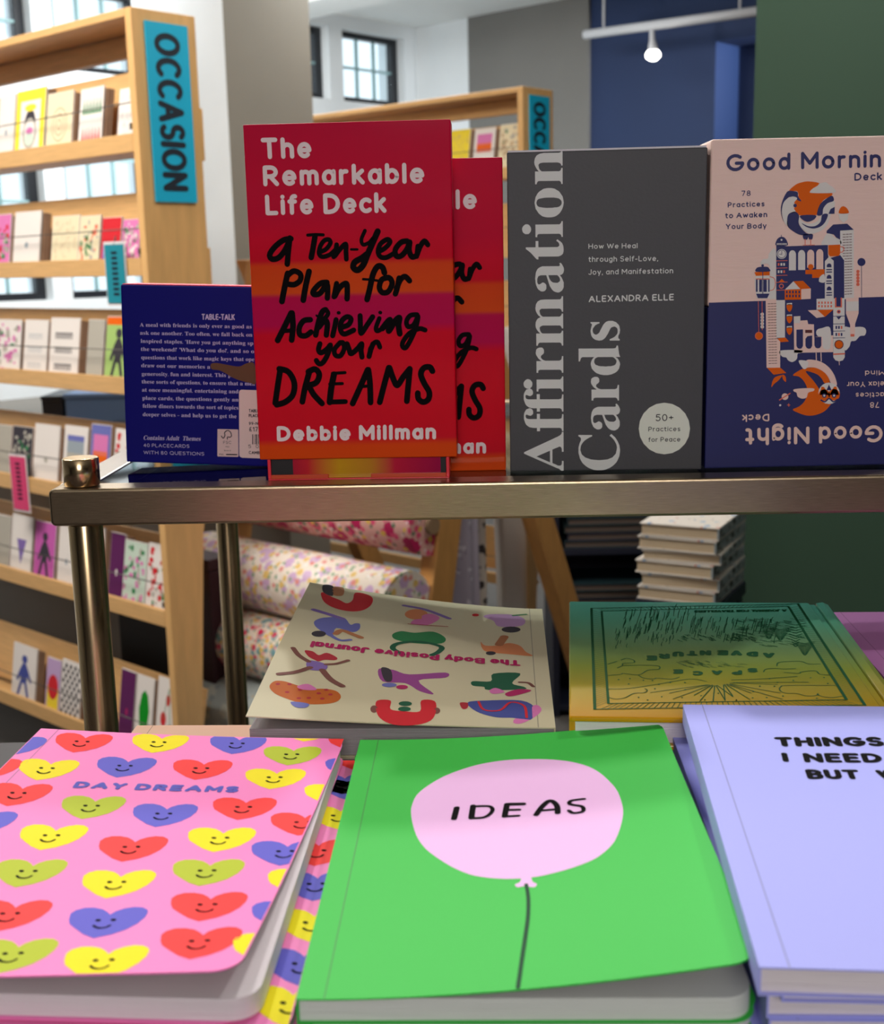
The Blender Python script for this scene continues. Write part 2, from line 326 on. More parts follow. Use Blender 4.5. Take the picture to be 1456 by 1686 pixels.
def deck_point(k, u, v, h=0):
    o, yaw, roll, W, H, D = DECKS[k]
    cy, sy = math.cos(math.radians(yaw)), math.sin(math.radians(yaw))
    cr, sr = math.cos(math.radians(roll)), math.sin(math.radians(roll))
    x = u*cr + v*sr; z = -u*sr + v*cr
    return (o[0]+x*cy+h*sy, o[1]+x*sy-h*cy, o[2]+z)
def book_point(k, x, y, h=0):
    o, r, W, L = BOOKS[k]; c, s = math.cos(math.radians(r)), math.sin(math.radians(r))
    return (o[0]+x*c-y*s, o[1]+x*s+y*c, o[2]+lift(k, x, y)+h)
# ---- serif outlines (letter: advance, outlines) ----
SERIF = {'A': (109, '-2,0 -2,5 0,5 2,5 4,6 6,8 7,9 9,12 11,15 12,19 52,117 56,116 96,22 98,17 100,14 101,11 103,9 104,7 106,6 108,5 111,5 111,0 57,0 57,5 63,5 67,6 70,8 71,11 71,13 70,15 69,17 68,20 63,33 26,33 20,18 19,17 19,16 19,16 19,15 19,12 19,9 22,6 26,5 31,5 32,5 32,0|28,40 60,40 44,80'), 'T': (106, '23,0 23,4 27,5 31,5 33,6 36,8 37,10 38,13 39,16 39,20 39,108 37,108 31,108 25,106 20,104 16,101 13,97 10,92 8,86 7,79 3,79 3,114 103,114 103,79 98,79 95,92 89,101 80,106 67,108 66,108 66,20 66,16 67,12 68,10 69,8 71,6 74,5 78,5 82,4 82,0'), 'W': (153, '43,-3 8,98 7,101 6,103 5,105 4,107 2,108 1,109 -1,109 -4,110 -4,114 45,114 45,110 43,109 41,109 39,109 37,108 36,107 36,106 35,104 35,103 35,101 36,98 36,96 37,93 56,38 75,88 72,100 71,102 69,105 68,106 67,107 65,108 63,109 60,109 57,110 57,114 110,114 110,110 105,109 101,108 99,106 98,103 98,102 99,100 99,99 100,97 119,41 135,92 136,95 137,98 137,100 137,102 137,104 137,105 136,107 134,108 133,108 131,109 129,109 126,110 126,114 156,114 156,110 154,109 152,108 150,107 149,105 147,103 146,101 145,98 144,95 111,-3 107,-3 79,77 48,-3'), 'H': (131, '4,0 4,4 8,5 11,5 14,6 16,8 17,10 18,13 18,16 19,20 19,95 18,98 18,102 17,104 16,106 14,107 11,108 8,109 4,110 4,114 60,114 60,110 58,109 55,109 53,109 51,108 50,107 48,106 47,105 47,104 46,102 46,100 46,98 46,95 46,63 85,63 85,95 85,98 85,100 85,102 84,104 84,105 83,106 82,107 80,108 78,109 76,109 74,109 71,110 71,114 127,114 127,110 123,109 120,108 117,107 115,106 114,104 113,102 113,99 112,95 112,20 113,16 113,13 114,10 115,8 117,7 120,5 123,5 127,4 127,0 71,0 71,4 74,5 78,5 80,6 82,8 84,10 85,12 85,16 85,20 85,55 46,55 46,20 46,16 46,13 47,10 49,8 50,6 53,5 56,5 60,4 60,0'), 'C': (117, '64,-3 56,-2 48,-1 41,2 34,5 28,9 23,14 18,20 14,26 11,33 8,41 7,49 7,57 7,65 8,73 11,81 14,88 18,94 23,100 28,105 35,109 41,112 49,114 57,116 65,116 71,116 77,115 84,113 92,110 93,109 94,109 96,109 97,109 100,109 102,111 104,113 105,116 109,116 109,77 105,77 102,84 98,91 94,97 89,102 84,106 78,109 72,110 66,111 53,107 44,97 38,80 36,57 38,34 44,19 55,9 70,6 75,6 80,7 85,9 89,11 94,14 99,18 103,22 107,27 112,22 102,11 91,4 79,-1'), 'a': (86, '64,-3 58,-2 54,0 51,4 50,9 44,4 38,1 31,-2 24,-2 20,-2 16,-1 13,1 10,3 8,6 6,9 5,12 5,16 6,21 8,26 11,30 16,34 22,38 30,41 39,44 50,48 50,60 50,64 49,66 48,69 47,71 45,72 43,73 40,74 37,74 32,74 29,73 27,71 26,69 26,68 27,67 27,66 28,64 29,62 30,61 31,59 31,58 31,56 30,54 29,52 27,50 26,49 24,48 22,48 19,48 17,48 15,48 13,49 11,51 10,52 9,54 8,57 8,59 8,62 9,65 11,67 12,70 15,72 17,74 20,75 24,77 27,78 31,79 36,79 40,80 49,79 56,78 61,76 66,73 69,69 71,65 73,59 73,53 73,16 73,14 73,12 73,11 74,10 74,9 75,9 75,9 76,9 77,9 78,9 79,10 80,10 82,7 78,3 73,0 69,-2|38,8 39,9 40,9 42,9 43,10 45,11 47,13 48,14 50,16 50,42 41,39 35,35 31,29 30,21 30,15 32,12 34,9'), 'b': (90, '11,-3 11,97 11,101 10,104 10,106 9,107 8,108 7,109 5,109 2,110 2,114 35,114 35,70 39,74 44,77 49,79 55,80 60,79 64,78 67,77 71,75 74,72 77,69 79,65 82,61 83,57 84,52 85,47 85,41 85,35 84,29 83,24 81,19 78,14 75,10 71,6 67,3 63,1 58,-1 53,-2 48,-3 42,-2 37,0 32,3 26,7 13,-3|46,4 50,4 53,6 56,8 58,12 59,17 60,24 61,31 61,40 61,47 60,53 59,59 58,63 56,66 53,68 50,70 46,70 44,70 42,69 40,69 39,67 37,66 36,64 35,63 35,60 35,17 35,11 37,7 41,4'), 'c': (73, '39,-3 34,-2 30,-1 26,0 22,3 18,6 15,9 12,13 9,17 7,22 6,27 5,32 5,37 5,43 6,49 8,54 10,59 13,64 16,68 20,71 24,74 28,77 33,78 38,79 44,80 49,79 54,78 59,77 63,75 66,72 68,69 69,65 69,61 69,59 69,57 68,55 67,54 65,53 63,52 61,51 59,51 55,52 52,54 50,58 49,63 49,65 49,68 49,71 48,73 45,74 42,74 36,73 32,67 29,59 28,47 28,38 30,31 32,24 34,19 38,15 42,12 46,10 51,10 55,10 60,12 64,14 68,18 71,15 64,7 57,2 48,-1'), 'd': (93, '35,-3 31,-2 27,-1 23,0 19,3 16,5 13,9 11,12 9,17 7,21 6,26 5,31 5,37 5,43 6,49 7,54 9,59 11,64 14,68 17,71 20,74 24,77 28,78 32,79 36,80 42,79 47,77 52,74 56,70 56,100 56,103 55,105 54,106 53,108 51,108 49,109 47,110 44,110 44,114 80,114 80,19 80,16 80,14 81,12 81,10 82,9 84,8 86,7 88,7 88,3 81,2 73,1 65,0 56,-3 56,10 52,4 47,1 41,-2|43,7 45,7 47,8 49,9 50,10 52,12 54,14 55,16 56,19 56,60 55,62 54,64 53,66 52,67 50,69 48,69 46,70 43,70 40,70 37,68 34,66 33,62 31,58 30,52 30,46 29,38 30,31 30,24 31,19 32,15 34,11 37,9 39,8'), 'e': (75, '38,-3 34,-2 29,-1 25,0 21,3 18,5 14,9 12,13 9,17 7,22 6,27 5,33 5,39 5,45 6,50 7,55 9,60 12,64 15,68 18,72 22,74 26,77 30,78 35,79 39,80 46,79 52,77 58,74 62,70 66,65 69,59 70,51 71,43 71,41 29,41 31,28 35,18 41,13 50,11 55,11 59,13 63,17 67,21 71,18 65,9 57,3 48,-1|29,48 50,48 50,54 50,59 50,63 49,66 48,69 47,71 45,73 43,74 40,74 35,73 32,68 30,61 29,51'), 'f': (53, '4,0 4,4 6,4 7,5 9,5 10,5 11,6 11,7 12,8 12,9 13,10 13,12 13,15 13,18 13,69 4,69 4,78 13,78 13,88 14,95 15,100 18,105 21,109 26,112 31,114 37,116 43,116 48,116 53,115 57,113 60,111 63,109 64,106 65,103 66,100 66,97 65,95 64,93 63,92 61,90 60,90 58,89 56,89 54,89 52,89 50,90 49,91 48,93 47,94 46,96 46,98 46,99 47,101 47,103 48,105 49,107 49,108 49,109 48,110 47,111 45,111 43,111 41,110 39,109 38,107 38,106 37,103 37,101 37,98 37,78 51,78 51,69 37,69 37,16 37,13 38,10 38,8 39,6 41,5 43,5 46,4 50,4 50,0'), 'g': (82, '36,-35 29,-35 22,-34 17,-32 12,-30 8,-28 6,-25 4,-22 4,-19 4,-15 7,-11 11,-9 17,-6 12,-3 9,0 7,3 6,8 6,11 7,13 9,16 11,18 13,21 17,23 21,25 26,28 17,32 11,38 7,45 6,53 6,57 7,60 8,64 10,67 12,70 15,72 18,74 22,76 26,78 30,79 35,79 39,80 44,79 49,79 54,78 58,76 79,76 79,67 67,67 70,63 71,59 73,55 73,51 73,47 72,44 71,41 69,38 67,35 64,33 62,31 58,29 55,27 51,26 47,26 43,26 39,26 35,26 33,26 31,25 30,25 28,24 27,22 26,21 25,19 25,18 26,15 28,14 31,13 35,12 44,12 50,12 56,12 61,11 65,10 68,9 71,7 74,5 76,3 77,1 78,-2 79,-6 79,-9 78,-15 76,-20 73,-24 68,-28 62,-31 55,-33 46,-35|39,31 42,31 44,32 46,34 48,36 49,39 49,43 50,48 50,53 50,58 49,62 49,66 48,69 46,71 44,73 42,74 39,74 37,74 34,73 32,71 31,69 30,66 29,62 29,58 29,53 29,48 29,43 30,39 31,36 32,34 34,32 37,31|40,-29 51,-28 59,-26 64,-22 66,-16 66,-14 65,-13 64,-11 62,-10 60,-10 58,-9 55,-9 51,-9 24,-9 22,-11 20,-13 19,-15 18,-18 19,-20 20,-22 21,-24 24,-26 27,-27 30,-28 35,-29'), 'h': (95, '5,0 5,4 7,4 9,5 10,5 11,6 12,8 13,9 13,11 13,14 13,100 13,102 13,104 12,106 11,107 10,108 9,109 7,110 5,110 5,114 37,114 37,67 42,72 48,76 54,79 61,80 70,78 77,73 81,65 83,53 83,14 83,12 83,9 84,8 84,6 85,5 87,5 89,4 91,4 91,0 51,0 51,4 52,4 55,5 57,7 58,10 59,14 59,54 59,57 58,60 58,63 57,64 56,66 55,67 53,68 51,68 47,67 43,66 40,63 37,59 37,14 37,12 37,9 38,8 39,6 40,5 41,5 43,4 45,4 45,0'), 'i': (50, '25,90 23,91 20,91 18,93 16,94 15,96 13,98 13,101 13,103 13,106 13,108 15,110 16,112 18,114 20,115 23,116 25,116 28,116 30,115 32,114 34,112 36,110 37,108 38,106 38,103 38,101 37,98 36,96 34,94 32,93 30,91 28,91|5,0 5,4 7,4 9,5 10,5 11,6 12,8 13,9 13,11 13,14 13,63 13,66 13,68 12,70 12,71 11,72 9,73 7,73 5,73 5,78 37,78 37,14 37,12 37,9 38,8 39,7 40,6 41,5 43,4 45,4 45,0'), 'j': (52, '27,91 24,91 22,92 19,93 18,94 16,96 15,98 14,101 14,103 14,106 15,108 16,111 18,112 20,114 22,115 24,116 27,116 29,116 31,115 34,114 36,112 37,111 38,108 39,106 39,103 39,101 38,99 37,96 36,95 34,93 31,92 29,91|9,-35 6,-35 3,-35 0,-34 -3,-33 -5,-31 -7,-30 -9,-28 -11,-26 -12,-24 -13,-22 -14,-20 -14,-17 -14,-15 -13,-13 -12,-11 -11,-10 -10,-9 -8,-8 -6,-7 -4,-7 -2,-7 0,-8 2,-9 4,-10 5,-11 6,-13 6,-14 7,-16 6,-18 6,-19 6,-20 5,-22 4,-23 3,-24 3,-25 3,-26 3,-27 4,-28 6,-29 8,-29 10,-29 12,-28 14,-27 15,-25 15,-23 16,-20 16,-17 16,-13 16,62 16,65 15,68 15,70 14,71 13,72 11,73 8,73 6,74 6,78 40,78 40,-5 39,-12 38,-18 35,-23 32,-28 27,-31 22,-33 16,-35'), 'k': (90, '4,0 4,4 7,4 9,5 10,6 11,6 12,8 13,9 13,11 13,14 13,99 13,102 13,104 12,106 12,107 11,108 9,109 7,110 5,110 5,114 37,114 37,42 57,62 59,64 60,66 61,68 61,70 60,71 59,72 56,73 52,73 51,73 51,78 86,78 86,73 82,73 77,71 73,68 69,65 56,52 86,9 88,7 90,5 92,4 94,4 94,0 53,0 53,4 54,4 57,4 58,5 59,6 60,8 60,9 59,10 59,11 58,12 41,37 37,34 37,14 37,12 37,9 38,8 39,7 40,6 41,5 43,4 45,4 45,0'), 'l': (50, '5,0 5,4 7,4 9,5 10,5 11,6 12,8 13,9 13,11 13,14 13,99 13,102 13,104 12,106 12,107 11,108 9,109 7,110 5,110 5,114 37,114 37,14 37,12 37,9 38,8 39,7 40,6 41,5 43,4 45,4 45,0'), 'm': (139, '5,0 5,4 7,4 9,5 10,5 11,6 12,8 13,9 13,11 13,14 13,63 13,66 13,68 12,70 11,71 10,72 9,73 7,73 5,74 5,78 37,78 37,66 42,72 47,76 53,79 59,80 67,79 73,76 77,72 80,65 85,72 91,76 97,79 104,80 114,78 121,73 125,65 126,53 126,14 126,12 126,9 127,8 128,6 129,5 130,5 132,4 134,4 134,0 94,0 94,4 97,4 98,5 100,6 101,7 101,8 102,10 102,12 102,14 102,54 102,57 102,60 102,63 101,64 100,66 99,67 97,68 94,68 91,67 87,66 84,63 81,59 81,14 81,12 81,10 82,8 83,7 84,6 85,5 87,4 89,4 89,0 50,0 50,4 52,4 54,5 55,6 56,7 57,8 58,10 58,12 58,14 58,54 58,57 58,60 57,62 56,64 55,66 54,67 52,68 50,68 46,67 43,66 39,63 37,59 37,14 37,12 37,10 37,8 38,7 39,6 40,5 42,4 44,4 44,0'), 'n': (95, '5,0 5,4 7,4 9,5 10,5 11,6 12,8 13,9 13,11 13,14 13,63 13,66 13,68 12,70 11,71 10,72 9,73 7,73 5,74 5,78 37,78 37,67 42,72 48,76 54,79 61,80 70,78 77,73 81,65 83,53 83,14 83,12 83,9 84,8 84,6 85,5 87,5 89,4 91,4 91,0 51,0 51,4 52,4 55,5 57,7 58,10 59,14 59,54 59,57 58,60 58,63 57,64 56,66 55,67 53,68 51,68 47,67 43,66 40,63 37,59 37,14 37,12 37,9 38,8 39,6 40,5 41,5 43,4 45,4 45,0'), 'o': (84, '42,-3 37,-2 32,-1 27,1 23,3 19,6 15,9 12,13 9,18 7,22 6,27 5,33 5,38 5,44 6,50 7,55 9,60 12,64 15,68 19,71 23,74 27,77 32,78 37,79 42,80 47,79 52,78 57,77 61,74 65,72 69,68 72,64 74,60 77,55 78,50 79,44 79,38 79,33 78,27 77,22 74,17 72,13 69,9 65,6 61,3 57,0 52,-1 47,-2|42,3 45,3 48,5 50,7 52,10 53,12 53,14 54,17 54,20 55,24 55,28 55,33 55,38 55,49 54,57 53,63 52,68 50,71 48,73 45,74 42,75 39,74 36,73 34,71 32,68 31,63 30,57 29,49 29,39 29,33 29,29 30,24 30,20 30,17 31,14 31,12 32,10 34,7 36,5 39,3'), 'p': (93, '4,-35 4,-31 6,-31 8,-30 9,-30 10,-29 11,-29 12,-28 12,-26 13,-25 13,-24 13,-22 13,-19 13,-16 13,61 13,64 13,67 12,69 12,71 11,72 9,73 7,73 5,74 5,78 36,78 36,66 40,72 45,76 51,79 58,80 62,79 66,78 70,77 73,75 76,72 79,68 82,65 84,60 85,56 87,51 87,46 87,40 87,34 87,28 85,23 84,18 81,13 79,9 76,6 73,3 69,1 65,-1 61,-2 57,-3 51,-2 46,0 41,3 37,8 37,-14 37,-18 37,-20 38,-23 38,-25 39,-26 39,-28 40,-29 42,-29 43,-30 45,-30 47,-31 49,-31 49,-35|49,7 52,8 55,9 58,11 60,15 61,19 62,25 63,31 63,39 63,46 62,52 62,57 60,62 59,65 56,68 53,69 50,70 46,69 43,67 40,63 37,59 37,17 39,13 42,10 45,8'), 'q': (91, '44,-35 44,-31 47,-30 50,-30 52,-29 53,-28 55,-27 55,-26 56,-23 56,-21 56,7 52,3 47,0 41,-2 35,-2 31,-2 27,-1 23,0 20,3 16,5 14,8 11,12 9,16 7,21 6,25 5,30 5,36 5,42 6,48 8,53 10,59 13,63 16,67 19,71 23,74 28,77 32,78 37,79 42,80 48,79 54,77 59,74 64,70 77,80 80,80 80,-21 80,-23 80,-25 81,-27 82,-28 83,-29 84,-30 86,-31 88,-31 88,-35|45,7 47,8 48,8 50,9 52,10 53,11 55,13 55,15 56,17 56,60 55,66 53,70 50,73 45,74 41,73 38,72 35,69 33,65 31,60 30,54 29,47 29,39 29,31 30,25 31,19 33,15 35,12 37,9 41,8'), 'r': (72, '5,0 5,4 7,4 9,5 10,5 11,6 12,8 13,9 13,11 13,14 13,63 13,66 13,68 12,70 12,71 11,72 9,73 7,73 5,73 5,78 36,78 36,63 39,67 41,70 44,73 47,75 50,77 53,79 55,79 58,80 62,79 64,79 67,78 69,76 70,74 71,72 72,69 72,66 72,64 72,62 71,60 70,59 68,57 66,56 64,56 62,56 60,56 58,56 57,57 55,58 54,59 54,60 53,61 52,62 51,64 50,64 49,65 47,65 45,65 44,64 42,62 40,60 39,58 38,55 37,52 37,48 37,14 37,11 38,9 39,7 40,6 41,5 43,5 46,4 49,4 49,0'), 's': (72, '38,-3 34,-2 30,-2 26,0 22,2 21,2 20,2 19,2 18,2 16,2 15,1 14,0 13,-2 9,-2 9,26 13,26 15,21 17,17 19,13 22,10 25,7 28,5 31,4 35,4 38,4 41,4 43,5 45,7 46,8 47,10 48,12 48,15 47,18 46,21 43,24 39,26 27,32 23,35 19,37 16,40 14,42 12,45 10,48 10,52 9,55 10,60 11,65 13,69 16,73 20,76 24,78 30,79 35,80 37,80 38,80 40,79 41,79 43,79 45,78 47,78 50,77 52,76 53,76 55,76 56,77 57,78 58,80 61,80 61,55 57,55 56,60 54,63 52,67 49,69 46,71 44,73 40,74 37,74 35,74 33,73 31,73 29,71 28,70 27,68 26,67 26,65 26,63 27,61 28,60 29,58 30,57 32,55 34,54 37,53 48,47 52,45 55,43 58,40 60,38 62,35 63,32 64,28 64,24 64,18 62,13 60,8 57,5 53,1 49,-1 43,-2'), 't': (57, '31,-2 26,-2 22,-1 19,0 16,3 15,5 13,9 12,13 12,18 12,70 5,70 5,75 10,80 14,84 18,88 22,92 25,96 28,100 30,103 32,106 36,106 36,78 52,78 52,70 36,70 36,20 36,18 36,16 37,14 37,13 38,12 39,11 40,10 42,10 45,11 47,12 50,15 52,19 56,16 51,8 46,2 39,-1'), 'u': (94, '33,-3 27,-2 23,-1 19,1 16,4 14,8 13,13 12,18 11,24 11,62 11,65 11,67 11,69 10,71 9,72 7,73 5,73 3,74 3,78 35,78 35,18 36,16 36,15 37,13 38,12 39,10 40,10 42,9 44,9 48,9 51,11 54,13 57,16 57,62 57,65 57,67 56,69 55,71 54,72 52,73 50,73 47,74 47,78 81,78 81,17 81,15 81,13 82,11 83,10 84,9 86,8 88,8 90,7 90,3 83,3 75,2 66,0 57,-3 57,10 55,7 52,5 50,3 47,1 43,-1 40,-2 36,-2'), 'v': (77, '36,-3 10,62 8,64 7,67 6,69 6,70 4,72 3,73 1,73 -1,73 -1,78 41,78 41,74 39,74 36,73 34,72 33,71 32,69 33,67 46,31 59,63 60,65 60,66 60,67 60,68 60,70 58,72 55,73 51,74 51,78 76,78 76,74 74,73 72,72 71,71 69,70 68,68 67,66 66,64 65,61 40,-3'), 'w': (109, '31,-3 4,66 4,68 3,69 2,70 2,71 1,72 0,73 -1,73 -3,73 -3,78 35,78 35,73 33,73 32,73 31,73 30,72 29,72 29,71 29,70 29,69 29,66 30,63 42,32 53,59 50,66 50,68 49,70 48,71 47,72 47,73 45,73 44,74 42,74 42,78 81,78 81,73 78,73 76,72 74,71 74,69 74,67 74,65 84,35 96,64 96,65 96,67 97,68 97,69 97,70 96,71 96,72 95,72 94,73 93,73 91,73 89,74 89,78 111,78 111,74 110,73 108,73 107,72 106,71 105,70 105,68 104,66 103,64 76,-3 72,-3 56,49 35,-3'), 'y': (75, '13,-35 10,-35 7,-34 5,-33 3,-31 1,-29 -1,-27 -1,-24 -2,-21 -2,-19 -1,-17 0,-15 1,-13 3,-12 5,-11 7,-10 9,-10 11,-10 13,-11 15,-11 16,-12 17,-14 18,-15 18,-17 19,-19 19,-20 18,-22 19,-23 19,-24 20,-25 21,-25 23,-24 25,-23 27,-21 29,-18 30,-17 31,-15 31,-13 32,-11 33,-9 34,-7 34,-4 35,-1 9,63 8,64 8,66 7,68 6,69 5,70 5,71 4,71 4,72 3,73 2,73 1,73 -1,73 -1,73 -1,78 40,78 40,73 38,73 36,73 35,73 34,72 33,72 33,71 32,70 32,69 32,67 33,64 46,30 58,60 58,62 58,63 59,64 59,65 59,66 59,67 59,68 59,69 59,70 59,71 58,72 57,72 56,73 55,73 53,73 51,73 51,78 75,78 75,73 73,73 72,73 70,72 69,70 68,68 67,66 66,64 65,61 40,-6 38,-12 36,-16 34,-20 32,-24 30,-27 28,-29 26,-31 24,-33 21,-34 19,-34 16,-35'), 'x': (80, '1,0 1,4 5,5 9,7 12,10 15,14 31,34 11,66 8,69 6,71 4,73 1,73 1,78 42,78 42,74 39,73 37,73 36,72 35,70 35,69 36,68 36,67 37,65 46,51 56,64 57,66 58,67 58,68 59,70 58,71 58,71 58,72 57,73 56,73 54,73 52,73 50,74 50,78 78,78 78,74 74,73 71,71 67,68 63,63 50,46 73,9 74,8 74,7 75,6 76,5 76,5 77,4 78,4 80,4 80,0 39,0 39,4 41,4 42,4 43,4 44,5 45,5 46,6 46,7 46,8 46,9 46,11 45,13 43,15 34,29 24,15 23,13 22,12 21,10 21,9 22,6 23,5 25,4 29,4 29,4 29,0'), 'z': (73, '3,0 3,4 42,72 32,72 28,72 24,71 21,70 18,68 16,66 14,62 12,59 11,54 7,54 8,78 69,78 69,73 31,6 38,6 44,7 48,7 52,9 56,11 58,14 61,17 63,22 65,27 69,27 67,0')}
